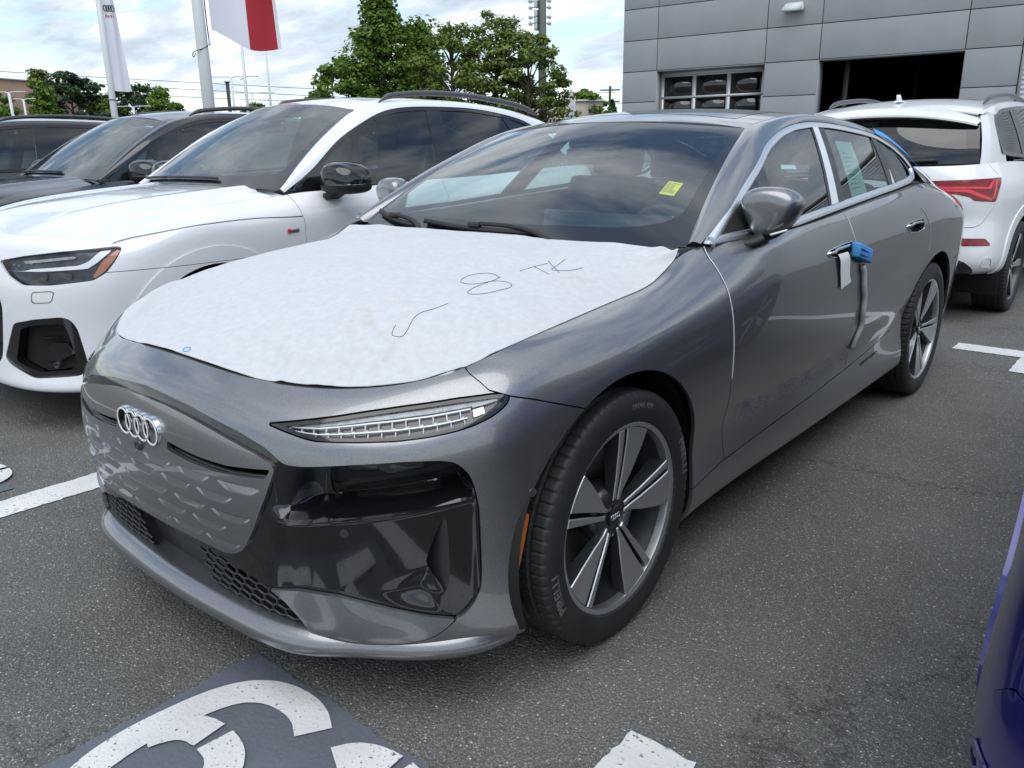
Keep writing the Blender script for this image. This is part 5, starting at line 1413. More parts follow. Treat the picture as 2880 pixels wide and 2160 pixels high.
        for z_ in np.linspace(.36, .86, 8):
            c = clip(w3, .006-np.abs(Z(w3)-z_))
            if len(c.V): obj('grille_bar', mm(rimmed(c, .012, .012)), MT['gloss'], gg)
        # tail lamps, reflectors
        w = clip(shell, sdf(tl, sz(shell))); t_ = obj('tail_lamp', mm(rimmed(w, .012, .004)), MT['red'], car, sharp=45)
        for poly, nm, mt in (([(5.62,1.0),(5.30,1.005),(5.13,1.0),(5.075,1.045),(5.06,1.045),(5.11,.985),(5.30,.99),(5.62,.985)], 'light_guide', MT['redlit']),
                             ([(5.55,.973),(5.30,.965),(5.20,.93),(5.10,.905),(5.075,.915),(5.17,.945),(5.28,.985),(5.55,.985)], 'light_guide', MT['redlit']),
                             ([(5.04,1.05),(5.075,.96),(5.095,.91),(5.08,.91),(5.055,.96),(5.02,1.05)], 'light_guide', MT['redlit'])):
            c = clip(w, sdf(poly, sz(w)))
            if len(c.V): obj(nm, mm(rimmed(c, .003, .0065)), mt, t_)
        w = clip(shell, sdf(rf, sz(shell))); obj('rear_reflector', mm(rimmed(w, .008, .003)), MT['red'], car)
        vp = round_poly([(5.12,.505),(5.04,.50),(4.995,.412),(5.13,.426)], .008); c = clip(qa, sdf(vp, sz(qa)))
        c = clip(c, .012-sdf(vp, sz(c)));
        if len(c.V): obj('bumper_vent', mm(rimmed(c, .004, .006)), P, q_, sharp=40)
        for yc in (0, 2.824):
            ln = lathe([(.935, .419), (.88, .43), (.5, .43)], 36, a0=math.radians(-25), a1=math.radians(205)); ln = xf(ln, loc=(0, yc, .36)); ln.V[:, 0] = np.minimum(ln.V[:, 0], .90)
            o = obj('wheel_liner', mm(ln), MT['deep'], car)
            obj('liner_wall', mm(xf(lathe([(.5, 0), (.5, .431)], 36), loc=(0, yc, .36))), MT['deep'], o)
    # ---- bonnet
    s = np.linspace(0, SV.at('y', .50), 120); e = SV.surf(s, np.array([float(SVT)]))[:, 0]
    L = np.r_[0, np.cumsum(np.linalg.norm(np.diff(e, axis=0), axis=1))]; ic = np.argmin(np.abs(s-1.0)); lc = L[ic]
    c = np.linspace(-1, 1, 81); r = np.linspace(0, 1, 60); a = np.abs(c)
    fx, fy, fz = [np.interp(a*lc, L, e[:, q]) for q in range(3)]
    Pm = np.zeros((81, 60, 3)); yr = .52
    for j, t in enumerate(r):
        l = lc+(L[-1]-lc)*t; ex, ey, ez = [np.interp(l, L, e[:, q]) for q in range(3)]
        y = fy*(1-t)+(yr-.06*(1-a**2))*t; y = y+(ey-(fy[-1]*(1-t)+yr*t))*a**6
        x = fx*(1-t)+a*e[-1, 0]*t; x = x+(ex-(fx[-1]*(1-t)+e[-1, 0]*t))*a**6
        zc = cspline([-.82, -.6, -.3, 0, .3, .5], [.965, 1.025, 1.068, 1.097, 1.118, 1.128], y)
        u = np.clip(x/np.maximum(np.interp(y, e[ic:, 1], e[ic:, 0]), .05), 0, 1)
        z_ = zc+(ez-zc)*u**2.8+.016*np.exp(-((u-.62)/.09)**2)*sstep(-.85, -.5, y)
        w0 = (1-t)**8; z_ = z_*(1-w0)+fz*w0; z_ = z_*(1-a**30)+ez*a**30
        Pm[:, j] = np.column_stack([x*np.sign(c), y, z_])
    obj('bonnet', rimmed(grid(Pm), .015), P, car, sharp=50)
    suv_top(car, P, tail, trim, rails)
    if tail == 'sport':
        for sgn in (1, -1):
            bx = SV_FENDER_X(.465, .90); obj('side_badge', box((sgn*(bx+.004), .475, .899), (.004, .06, .018), .002), MT['chrome'], car); obj('badge_field', box((sgn*(bx+.0055), .440, .899), (.006, .018, .020), .001), MT['redlit'], car)
    for y_ in (0, 2.824):
        for x_ in (.925, -.925): place_wheel(car, x_, y_, .358, style)
    core = [box((0, 1.41, .52), (1.64, 1.95, .5)), box((0, .1, .6), (.98, 1.4, .5)), box((0, 3.0, .65), (.98, 1.2, .5)), box((0, 1.5, .34), (1.5, 3.4, .1))]
    obj('underbody', join(*core), MT['deep'], car)
    return car
def SV_FENDER_X(y, z):
    s = SV.at('y', y); g = SV.surf(np.array([s]), np.linspace(0, SVT, 120))[0]; return float(np.interp(z, np.maximum.accumulate(g[:, 2]), g[:, 0]))
def join_n(a, b):
    """join meshes that carry normals"""
    m = join(a, b); m.N = np.vstack([a.N, b.N]); return m
def suv_top(car, P, tail, trim, rails):
    TR = MT['gloss']
    sport = tail == 'sport'
    na, nb = 61, 40; a = np.linspace(-1, 1, na); t = np.linspace(0, 1, nb)
    W = np.zeros((na, nb, 3))
    for i, q in enumerate(a):
        p0 = np.array([q*.80, .50-.09*(1-abs(q)**2.2), 1.106+.02*(1-q*q)]); p1 = np.array([q*.60, 1.218-.085*(1-q*q), 1.552+.045*(1-abs(q)**2.2)])
        d = p1-p0; n_ = np.array([0, -d[2], d[1]]); n_ /= np.linalg.norm(n_); W[i] = p0+d*t[:, None]+n_*(.03*4*t*(1-t))[:, None]
    wm = grid(W, np.stack([a[:, None]+0*t[None], 0*a[:, None]+t[None]], -1))
    clear = round_poly([(-.91,.15),(-.6,.11),(0,.095),(.6,.11),(.91,.15),(.935,.5),(.94,.94),(.9,.97),(.16,.975),(.12,.80),(-.12,.80),(-.16,.975),(-.9,.97),(-.94,.94),(-.935,.5)], .09, 4)
    f = sdf(clear, wm.A); ws = obj('windshield', clip(wm, f), MT['glassw'], car); obj('windshield_band', clip(wm, -f), MT['frit'], ws)
    rear1 = [(.59,1.5,1.605),(.59,1.9,1.624)]+([(.59,2.3,1.612),(.60,2.7,1.575),(.61,3.0,1.52),(.62,3.3,1.43),(.63,3.5,1.345),(.64,3.66,1.255),(.66,3.72,1.17)] if sport else [(.595,2.4,1.618),(.605,2.9,1.582),(.62,3.2,1.545),(.635,3.42,1.505)])
    E1 = resamp(W[-1][::4].tolist()+rear1, 120); yend = E1[-1, 1]
    if sport:
        D = np.array([(.56,1.093),(.74,1.23),(.926,1.36),(1.137,1.461),(1.368,1.542),(1.621,1.576),(1.866,1.582),(2.176,1.579),(2.544,1.54),(2.713,1.507),(2.90,1.44),(3.05,1.345),(3.09,1.27),(3.0,1.215),(2.6,1.18),(1.9,1.145),(1.24,1.118),(.8,1.102)]); nt = 13
        tailE2 = [(.83,3.16,1.24),(.80,3.35,1.20),(.76,3.55,1.17),(.72,3.70,1.16)]
    else:
        D = np.array([(.56,1.093),(.74,1.23),(.926,1.36),(1.137,1.461),(1.368,1.542),(1.621,1.576),(1.866,1.585),(2.3,1.580),(2.7,1.560),(3.0,1.53),(3.17,1.50),(3.25,1.45),(3.275,1.36),(3.27,1.26),(3.20,1.215),(2.6,1.18),(1.9,1.145),(1.24,1.118),(.8,1.102)]); nt = 11
        tailE2 = [(.655,3.30,1.495),(.65,3.42,1.475)]
    D3 = [(suv_gx(y, z)+.006, y, z) for y, z in D[:nt]]
    E2 = resamp([(.838,.50,1.096)]+D3[1:]+tailE2, 120); E2 = E2[np.argsort(E2[:, 1])]
    yq = np.linspace(.50, yend, 130)
    E1q = np.column_stack([np.interp(yq, E1[:, 1], E1[:, 0]), yq, np.interp(yq, E1[:, 1], E1[:, 2])]); E2q = np.column_stack([np.interp(yq, E2[:, 1], E2[:, 0]), yq, np.interp(yq, E2[:, 1], E2[:, 2])])
    nrm = np.cross(np.gradient(E1q, axis=0), E2q-E1q); nrm /= np.linalg.norm(nrm, axis=1)[:, None]; nrm *= np.sign(nrm[:, 2:3])
    st = grid(strip_between(E2q, E1q, .018, 12, nrm))
    # roof
    if sport: zy, zz = [1.0, 1.13, 1.3, 1.6, 1.9, 2.3, 2.7, 3.0, 3.3, 3.5, 3.72], [1.55, 1.597, 1.628, 1.657, 1.665, 1.655, 1.625, 1.58, 1.50, 1.41, 1.22]
    else: zy, zz = [1.0, 1.13, 1.3, 1.6, 1.9, 2.4, 2.9, 3.2, 3.45], [1.55, 1.597, 1.628, 1.655, 1.663, 1.660, 1.635, 1.60, 1.56]
    c = np.linspace(-1, 1, 51); yr = np.linspace(0, 1, 80); R_ = np.zeros((51, 80, 3))
    for i, q in enumerate(c):
        y0 = 1.218-.085*(1-q*q); y = y0+(yend-y0)*yr; xe = np.interp(np.maximum(y, 1.218), E1[:, 1], E1[:, 0]); ze = np.interp(np.maximum(y, 1.218), E1[:, 1], E1[:, 2])
        R_[i] = np.column_stack([q*xe, y, ze+(cspline(zy, zz, y)-ze)*(1-abs(q)**2.2)])
    rf = grid(R_, R_.copy())
    pano = lambda m: np.minimum(np.minimum(m.A[:, 1]-1.42, .47-np.abs(m.A[:, 0])), 2.7-m.A[:, 1])
    back = lambda m: np.minimum(np.minimum(m.A[:, 1]-2.95, .54-np.abs(m.A[:, 0])), 3.66-m.A[:, 1])
    r1 = clip(rf, -pano(rf)); r1 = clip(r1, -back(r1)) if sport else r1
    obj('roof', rimmed(r1, .01), P, car, sharp=50); obj('roof_glass', clip(rf, pano(rf)-.002), MT['frit'], car)
    if sport: obj('rear_window', clip(rf, back(rf)-.002), MT['glassd'], car)
    # side glass
    ys = np.linspace(.5, 3.3, 160); zs = np.linspace(1.06, 1.60, 50); Yg, Zg = np.meshgrid(ys, zs, indexing='ij')
    sg = grid(np.stack([suv_gx(Yg, Zg)-.004, Yg, Zg], -1), np.stack([Yg, Zg], -1)); dlo = smooth_poly(D, 3)
    ins = sdf(dlo, sg.A); inner = clip(sg, ins-.028); frame = clip(clip(sg, ins), .028-sdf(dlo, clip(sg, ins).A))
    by = lambda m, y0, y1: m.A[:, 0]-(y0+(y1-y0)*(m.A[:, 1]-1.12)/.44)
    fgl = clip(inner, -by(inner, 1.66, 1.75)); fgl = clip(fgl, fgl.A[:, 0]-.80); sail = clip(inner, .80-inner.A[:, 0]); rest = clip(inner, by(inner, 1.78, 1.885))
    bp = clip(inner, by(inner, 1.66, 1.75)); bp = clip(bp, -by(bp, 1.78, 1.885))
    q0 = (2.66, 2.48) if sport else (2.60, 2.55)
    rg = clip(rest, -by(rest, q0[0], q0[1])); qg = clip(rest, by(rest, q0[0]+.07, q0[1]+.07)); dp = clip(rest, by(rest, *q0)); dp = clip(dp, -by(dp, q0[0]+.07, q0[1]+.07))
    for sgn in (1, -1):
        mm = (lambda q: q) if sgn > 0 else mirror
        obj('pillar_rail', mm(st), P, car)
        obj('window_frame', mm(rimmed(frame, .012, .006)), TR, car)
        obj('door_window', mm(fgl), MT['glass'], car); obj('door_window', mm(rg), MT['glassd'], car); obj('quarter_window', mm(qg), MT['glassd'], car)
        obj('pillar_cover', mm(rimmed(bp, .01, .004)), TR, car); obj('pillar_cover', mm(rimmed(dp, .01, .004)), TR, car)
        obj('mirror_sail', mm(rimmed(sail, .01, .004)), TR, car)
        yb = np.linspace(.52, 3.4, 60); eb = SV.surf(np.array([SV.at('y', y) for y in yb]), np.array([float(SVT)]))[:, 0]; inn = eb.copy(); inn[:, 0] -= .08
        obj('belt_ledge', mm(grid(np.stack([eb, inn], 1))), MT['trim'], car)
        if rails:
            rp = resamp([(.575,1.44,1.600),(.575,1.50,1.632),(.575,1.60,1.652),(.575,1.9,1.672),(.575,2.3,1.666 if sport else 1.672),(.578,2.7,1.630 if sport else 1.648),(.58,2.92,1.592 if sport else 1.622),(.58,3.05,1.548 if sport else 1.585)], 50)
            rp2 = rp.copy(); rad = np.interp(np.linspace(0, 1, 50), [0, .06, .94, 1], [.004, .019, .019, .004])
            k = tube(rp, .016, 10, rad=rad); obj('roof_rail', mm(k), MT['rail'], car)
        suv_mirror(car, mm)
    # cowl, wipers
    x = np.linspace(-1, 1, 30)
    obj('cowl', grid(np.stack([np.column_stack([x*.78, .40+.06*x*x, 0*x+1.098]), np.column_stack([x*.80, .44+.07*x*x, 0*x+1.112])], 1)), MT['matte'], car)
    for q0_, q1_ in ((.35, -.42), (-.45, -.92)):
        bl = []
        for k in np.linspace(0, 1, 12):
            i = int((q0_+(q1_-q0_)*k+1)/2*(na-1)); bl.append(W[i, 2]+np.array([0, -.01, .012]))
        obj('wiper', sweep(bl, [(-.010, -.008), (.010, -.008), (.005, .008), (-.005, .008)]), MT['matte'], car)
    # shark fin
    fin = np.array([(0, 0), (.09, .0), (.11, .0), (.13, .052), (.115, .055), (.07, .022)]) if True else None
    yf = 3.05 if not sport else 2.85; zf = float(cspline(zy, zz, np.array([yf]))[0])-.004
    obj('antenna_fin', prism(np.column_stack([yf+fin[:, 0], zf+fin[:, 1]]), -.013, .013, 'yz'), P, car); obj('antenna_foot', box((0, yf+.055, zf+.004), (.055, .15, .012), .005), P, car)
    if not sport:
        # upright tail: window, pillars, spoiler
        n = 41; c = np.linspace(-1, 1, n); tt = np.linspace(0, 1, 24); B_ = np.zeros((n, 24, 3))
        Be = SV.surf(np.array([SV.at('X', .80)]), np.array([float(SVT)]))[0, 0]
        for i, q in enumerate(c):
            p0 = np.array([q*Be[0], Be[1]+(3.672-Be[1])*(1-q*q), 1.150+.012*q*q]); p1 = np.array([q*.655, 3.43+.07*(1-q*q), 1.465+.03*(1-q*q)])
            B_[i] = p0+(p1-p0)*tt[:, None]+np.array([0, .02, .012])*(4*tt*(1-tt))[:, None]
        bw = grid(B_[::-1], np.stack([c[::-1][:, None]+0*tt[None], 0*c[:, None]+tt[None]], -1))
        fr_ = round_poly([(-.90,.06),(.90,.06),(.86,.82),(.78,.88),(-.78,.88),(-.86,.82)], .08, 4); f = sdf(fr_, bw.A)
        rw = obj('rear_window', clip(bw, f), MT['glassd'], car); obj('rear_window_band', clip(bw, -f), MT['gloss'], rw)
        for sgn in (1, -1):
            mm = (lambda q: q) if sgn > 0 else mirror
            u = np.linspace(0, 1, 18); k = np.linspace(0, 1, 28); Pd = np.zeros((18, 28, 3))
            Bc = SV.surf(np.linspace(SV.at('y', 3.2), SV.at('X', .80), 18), np.array([float(SVT)]))[:, 0]
            a0 = np.array([suv_gx(3.2, 1.505)+.006, 3.20, 1.505]); b0 = np.array([.650, 3.43, 1.49]); m0 = np.array([a0[0]-.012, b0[1]-.02, 1.50]); Tc = ((1-u)**2)[:, None]*a0+(2*u*(1-u))[:, None]*m0+(u*u)[:, None]*b0
            bul = np.column_stack([np.full(18, .8), np.full(18, .6)*u, np.zeros(18)])
            for j, q in enumerate(k): Pd[:, j] = Bc*(1-q)+Tc*q+bul*(.018*4*q*(1-q))
            pd = grid(Pd, Pd[..., 1:].copy()); pd = clip(pd, -sdf(dlo, pd.A))
            obj('rear_pillar', mm(pd), P, car)
        x = np.linspace(-1, 1, 41); sp = []
        for y_, z_, w_ in ((3.36, 1.571, .60), (3.46, 1.555, .615), (3.545, 1.528, .61), (3.585, 1.508, .60), (3.585, 1.495, .60), (3.50, 1.478, .62), (3.40, 1.47, .62)):
            sp.append(np.column_stack([x*w_*1.09, y_-.09*np.abs(x)**3, z_-.075*np.abs(x)**2.4]))
        obj('roof_spoiler', grid(np.stack(sp, 1)), P, car, sharp=45)
        obj('rear_wiper', sweep(resamp([(.0, 3.69, 1.165), (-.18, 3.685, 1.172), (-.46, 3.65, 1.186)], 10), [(-.009, -.010), (.009, -.010), (.006, .010), (-.006, .010)]), MT['matte'], car)
        obj('exhaust_trim', box((0, 3.72, .40), (.9, .05, .06), .02), MT['trim'], car)
    # interior
    I = MT['int']; xs = np.linspace(-.76, .76, 17); sec = np.array([(.50, 1.03), (.50, 1.085), (.62, 1.095), (.85, 1.085), (.95, 1.05), (.97, .9), (.9, .7)])
    Pd = np.stack([np.column_stack([np.full(len(sec), q), sec]) for q in xs[::-1]]); obj('dashboard', grid(Pd), I, car, sharp=40)
    for x_ in (-.38, .38):
        o = obj('seat', box((x_, 1.45, .68), (.5, .55, .18), .06), MT['seat'], car)
        obj('seat_back', xf(box((0, 0, 0), (.5, .14, .66), .06), loc=(x_, 1.78, 1.02), rot=(math.radians(-18), 0, 0)), MT['seat'], o); obj('headrest', xf(box((0, 0, 0), (.27, .10, .18), .05), loc=(x_, 1.92, 1.42), rot=(math.radians(-12), 0, 0)), MT['seat'], o)
    o = obj('rear_bench', box((0, 2.35, .70), (1.34, .5, .18), .06), MT['seat'], car); obj('seat_back', xf(box((0, 0, 0), (1.34, .14, .62), .06), loc=(0, 2.68, 1.02), rot=(math.radians(-20), 0, 0)), MT['seat'], o)
    for x_ in (-.42, .42): obj('headrest', xf(box((0, 0, 0), (.27, .1, .15), .04), loc=(x_, 2.80, 1.37), rot=(math.radians(-14), 0, 0)), MT['seat'], o)
    th = np.linspace(0, 2*np.pi, 25)[:-1]
    obj('steering_wheel', sweep([(.38+.18*math.cos(q), 1.08-.06*math.sin(q), 1.06+.165*math.sin(q)) for q in th], [(-.014, -.012), (.014, -.012), (.014, .012), (-.014, .012)], closed=True), I, car)
    obj('rear_view_mirror', xf(box((0, 0, 0), (.23, .03, .07), .02), loc=(0, 1.02, 1.46), rot=(math.radians(8), 0, math.radians(12))), MT['gloss'], car)
    c = np.linspace(-1, 1, 15); y = np.linspace(1.2, 3.0, 20)
    obj('headliner', grid(np.stack([np.column_stack([np.full(20, q*.60), y, np.interp(y, zy, zz)-.03-.05*abs(q)**2.2]) for q in c])), MT['intg'], car)
    for sgn in (1, -1): obj('door_trim', prism([(.65, .5), (.65, 1.06), (.8, 1.10), (2.9, 1.16), (2.9, .5)], sgn*.80, sgn*.83, 'yz'), I, car)
    obj('cargo_floor', box((0, 3.2, .75), (1.3, .8, .04)), I, car)
def suv_mirror(car, mm):
    sec = smooth_poly(np.array([(.90, 1.085), (1.00, 1.075), (1.10, 1.09), (1.125, 1.13), (1.11, 1.20), (1.05, 1.245), (.96, 1.255), (.905, 1.225), (.885, 1.15)]), 4); c = np.array([1.005, 1.165]); rows = []
    for y, k in ((.66, .15), (.665, .42), (.675, .66), (.695, .83), (.73, .96), (.78, 1.0), (.83, .99), (.845, .95)):
        p_ = c+(sec-c)*k; rows.append(np.column_stack([p_[:, 0], y+(p_[:, 0]-.9)*.22, p_[:, 1]]))
    R_ = np.array(rows); n = len(sec); V = np.vstack([R_.reshape(-1, 3), R_[0].mean(0)[None]]); Q = []
    for k in range(len(rows)-1):
        for i in range(n): j = (i+1) % n; Q.append([k*n+i, k*n+j, (k+1)*n+j, (k+1)*n+i])
    m = Msh(V, A=V.copy(), Q=np.array(Q), T=[[len(V)-1, (i+1) % n, i] for i in range(n)], N=np.zeros_like(V))
    o = obj('mirror_housing', mm(clip(m, m.A[:, 2]-1.135)), MT['gloss'], car); obj('mirror_base', mm(clip(m, 1.130-m.A[:, 2])), MT['matte'], o)
    gl = R_[-1]; gc = gl.mean(0); g2 = gc+(gl-gc)*.95; g2[:, 1] -= .006
    obj('mirror_glass', mm(Msh(np.vstack([g2, gc[None]]), T=[[n, i, (i+1) % n] for i in range(n)])), MT['chrome'], o)
    obj('mirror_stalk', mm(sweep(resamp([(.86, .76, 1.06), (.90, .765, 1.065), (.97, .775, 1.10)], 8), [(-.05, -.02), (.04, -.02), (.05, .0), (.03, .02), (-.04, .02)])), MT['matte'], o)
    obj('indicator', mm(sweep([(x, .672+(x-.9)*.22+(.0 if x < 1.06 else (x-1.06)*.6), 1.133) for x in np.linspace(.97, 1.11, 8)], [(-.004, -.004), (.004, -.004), (.004, .004), (-.004, .004)])), MT['ledgrey'], o)
MT['lampdark'] = pbr('lamp_housing', (.07, .075, .08), .3, metal=.6, var=(18, .5))
MT['amber'] = pbr('amber_lens', (.45, .16, .09), .25, coat=.6)
MT['redlit'] = pbr('red_light_guide', (.75, .02, .03), .2, coat=1)
MT['rail'] = pbr('roof_rail_grey', (.055, .056, .06), .35, coat=.4)
# ---------------------------------------------------------------- surroundings
FA = np.array([-13.632, 24.443]); FD = np.array([.99826, .0583]); FN = np.array([.0583, -.99826])
def fpt(u, z, out=0.): q = FA+FD*u+FN*out; return (q[0], q[1], z)
def fbox(u0, u1, z0, z1, o0, o1, bev=0):
    """a block on the facade: u along, z up, o outward"""
    m = box(((u0+u1)/2, 0, (z0+z1)/2), (u1-u0, abs(o1-o0), z1-z0), bev); m.V[:, 1] += (o0+o1)/2*-1
    x = m.V[:, 0].copy(); o = -m.V[:, 1].copy(); z = m.V[:, 2]
    m.V = np.column_stack([FA[0]+FD[0]*x+FN[0]*o, FA[1]+FD[1]*x+FN[1]*o, z]); return m
def build_workshop():
    t = thing('workshop_building', 'grey metal panel service building with garage openings, behind the cars on the right', 'building', (FA[0], FA[1], 0))
    inv = np.array([FA[0], FA[1], 0])
    def part(name, m, mat, parent=t, **k):
        m = m.copy(); m.V = m.V-inv; return obj(name, m, mat, parent, **k)
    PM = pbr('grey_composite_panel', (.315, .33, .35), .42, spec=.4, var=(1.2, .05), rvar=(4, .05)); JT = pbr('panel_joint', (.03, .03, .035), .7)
    FRM = pbr('door_frame_alu', (.50, .51, .51), .4, metal=.4); DG = glass('workshop_glass', (.05, .06, .06)); INS = pbr('workshop_inside', (.022, .022, .021), .8, var=(2, .3))
    LV = pbr('white_ribbed_cladding', (.62, .64, .66), .45)
    zr = [.0, .64, 1.66, 2.68, 3.70, 4.72, 5.735, 6.75, 7.77]
    us = [-1.35, 0, 3.83, 5.54, 9.54, 10.93]
    # backing walls with two openings
    wl = part('wall', fbox(-1.36, .0, 0, 7.8, -.35, -.045), JT)
    for u0, u1, z0, z1 in ((.0, 3.83, 3.70, 7.8), (3.83, 5.54, 0, 7.8), (5.54, 9.54, 3.70, 7.8), (9.54, 10.95, 0, 7.8)): part('wall', fbox(u0, u1, z0, z1, -.35, -.045), JT)
    g = .012
    for i in range(5):
        u0, u1 = us[i], us[i+1]
        for k in range(len(zr)-1):
            if i in (1, 3) and zr[k+1] < 3.75: continue
            part('panel', fbox(u0+g, u1-g, zr[k]+g, zr[k+1]-g, -.05, 0, .006), PM, wl)
    # jambs
    for u, s in ((0, 1), (3.83, -1), (5.54, 1), (9.54, -1)): part('jamb', fbox(min(u, u+s*-.02), max(u, u+s*.0)+.001, 0, 3.7, -.5, -.02), PM)
    for u0, u1 in ((0, 3.83), (5.54, 9.54)): part('lintel', fbox(u0, u1, 3.66, 3.705, -.5, -.02), PM)
    # closed sectional door with panes
    d = part('sectional_door', fbox(.02, 3.81, 0, .12, -.38, -.32), FRM)
    rows = [(.0, .72), (.72, 1.45), (1.45, 2.12), (2.12, 2.80), (2.80, 3.52)]
    part('door_head', fbox(.02, 3.81, 3.52, 3.66, -.38, -.31), FRM, d)
    for z0, z1 in rows: part('door_rail', fbox(.02, 3.81, z1-.04, z1+.04 if z1 < 3.5 else z1, -.38, -.31), FRM, d)
    for u in (.02, 1.22, 2.46, 3.66): part('door_stile', fbox(u, u+.13 if u < 3.6 else 3.81, 0, 3.52, -.375, -.312), FRM, d)
    for z0, z1 in rows:
        for u0, u1 in ((.15, 1.22), (1.35, 2.46), (2.59, 3.66)): part('door_pane', fbox(u0, u1, z0+.03, z1-.03, -.36, -.35), DG, d)
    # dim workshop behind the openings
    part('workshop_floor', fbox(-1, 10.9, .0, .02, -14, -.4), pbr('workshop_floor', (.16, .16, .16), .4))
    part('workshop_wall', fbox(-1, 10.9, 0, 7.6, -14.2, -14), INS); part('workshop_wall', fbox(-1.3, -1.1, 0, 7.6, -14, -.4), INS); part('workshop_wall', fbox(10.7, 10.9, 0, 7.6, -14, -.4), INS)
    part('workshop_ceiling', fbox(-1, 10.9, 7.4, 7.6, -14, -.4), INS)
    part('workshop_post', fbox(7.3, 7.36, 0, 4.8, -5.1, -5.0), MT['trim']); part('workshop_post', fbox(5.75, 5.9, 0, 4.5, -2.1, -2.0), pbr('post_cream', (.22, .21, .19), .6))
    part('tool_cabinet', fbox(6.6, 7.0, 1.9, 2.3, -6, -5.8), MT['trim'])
    # wall lamp
    lm = np.array([(4.36, 5.13), (4.97, 5.13), (4.97, 5.20), (4.92, 5.40), (4.42, 5.40), (4.36, 5.20)])
    q = []
    for o in (.0, .28):
        for (u, z) in lm: q.append(fpt(u if o == 0 else u, z if not (o and z > 5.3) else 5.34, .02+o*(1 if z < 5.3 else .6)))
    n = 6; m = Msh(np.array(q), Q=np.array([[i, (i+1) % n, n+(i+1) % n, n+i] for i in range(n)]), T=[list(range(n, 2*n)), list(range(n))[::-1]])
    part('wall_lamp', m, pbr('lamp_enamel', (.62, .66, .66), .5), t)
    # ribbed cladding to the right
    nr = 60
    prof = []
    for k in range(nr):
        z0 = .1+k*.125; prof += [(z0, 0.02), (z0+.05, .02), (z0+.065, -.025), (z0+.11, -.025)]
    prof.append((.1+nr*.125, .02))
    A_ = np.array([fpt(11.02, z, o) for z, o in prof]); B_ = np.array([fpt(42, z, o) for z, o in prof])
    part('ribbed_cladding', grid(np.stack([A_, B_], 0)), LV, t, smooth=False)
    part('corner_post', fbox(10.95, 11.02, 0, 7.8, -.2, .03), FRM)
    part('parapet', fbox(-1.38, 42, 7.78, 7.95, -.4, .03), FRM)
    part('roof', fbox(-1.3, 42, 7.6, 7.7, -14.2, -.3), JT)
    part('side_wall', fbox(-1.36, -1.3, 0, 7.78, -14.2, -.35), PM)
    return t
def leaf_mat(name, c0, c1):
    m, N, L, b = _nt(name); tc = N.new('ShaderNodeTexCoord'); n = N.new('ShaderNodeTexNoise'); n.inputs['Scale'].default_value = 1.1; n.inputs['Detail'].default_value = 6; L.new(tc.outputs['Object'], n.inputs[0])
    v = N.new('ShaderNodeTexWhiteNoise'); geo = N.new('ShaderNodeNewGeometry'); v.noise_dimensions = '1D'; L.new(geo.outputs['Random Per Island'], v.inputs[1])
    ad = N.new('ShaderNodeMath'); ad.operation = 'MULTIPLY_ADD'; L.new(v.outputs['Value'], ad.inputs[0]); ad.inputs[1].default_value = .55; L.new(n.outputs[0], ad.inputs[2])
    r = N.new('ShaderNodeMapRange'); L.new(ad.outputs[0], r.inputs[0]); r.inputs[1].default_value = .35; r.inputs[2].default_value = 1.1
    mx = N.new('ShaderNodeMix'); mx.data_type = 'RGBA'; L.new(r.outputs[0], mx.inputs[0]); mx.inputs[6].default_value = (*c0, 1); mx.inputs[7].default_value = (*c1, 1)
    L.new(mx.outputs[2], b.inputs['Base Color']); b.inputs['Roughness'].default_value = .55; b.inputs['Specular IOR Level'].default_value = .3
    tr = N.new('ShaderNodeBsdfTranslucent'); L.new(mx.outputs[2], tr.inputs[0]); ms = N.new('ShaderNodeMixShader'); ms.inputs[0].default_value = .3
    o = [q for q in N if q.type == 'OUTPUT_MATERIAL'][0]; L.new(b.outputs[0], ms.inputs[1]); L.new(tr.outputs[0], ms.inputs[2]); L.new(ms.outputs[0], o.inputs[0])
    return m
BARK = pbr('bark', (.11, .085, .065), .85, bump=(20, .5, .02), var=(6, .3))
LEAF = {'maple': leaf_mat('leaf_mid_green', (.055, .125, .014), (.19, .30, .045)), 'birch': leaf_mat('leaf_olive_green', (.07, .125, .022), (.22, .29, .065)),
        'bright': leaf_mat('leaf_bright_green', (.05, .12, .014), (.19, .30, .04)), 'dark': leaf_mat('leaf_dark_green', (.022, .05, .018), (.07, .12, .045)), 'hedge': leaf_mat('leaf_hedge', (.010, .028, .007), (.035, .07, .014))}
def leaf_quads(c, n_, size, rs, flat_=.0):
    """leaf-sized kites at points c facing n_"""
    k = len(c); a = rs.randn(k, 3); a -= n_*(a*n_).sum(1, keepdims=True); a /= np.linalg.norm(a, axis=1, keepdims=True); b = np.cross(n_, a)
    s = size*(.6+.8*rs.rand(k))[:, None]
    V = np.stack([c-a*s*.6, c+b*s*.38+a*s*.05, c+a*s*.6+n_*s*.12, c-b*s*.38+a*s*.05], 1).reshape(-1, 3)
    return Msh(V, Q=np.arange(4*k).reshape(-1, 4))
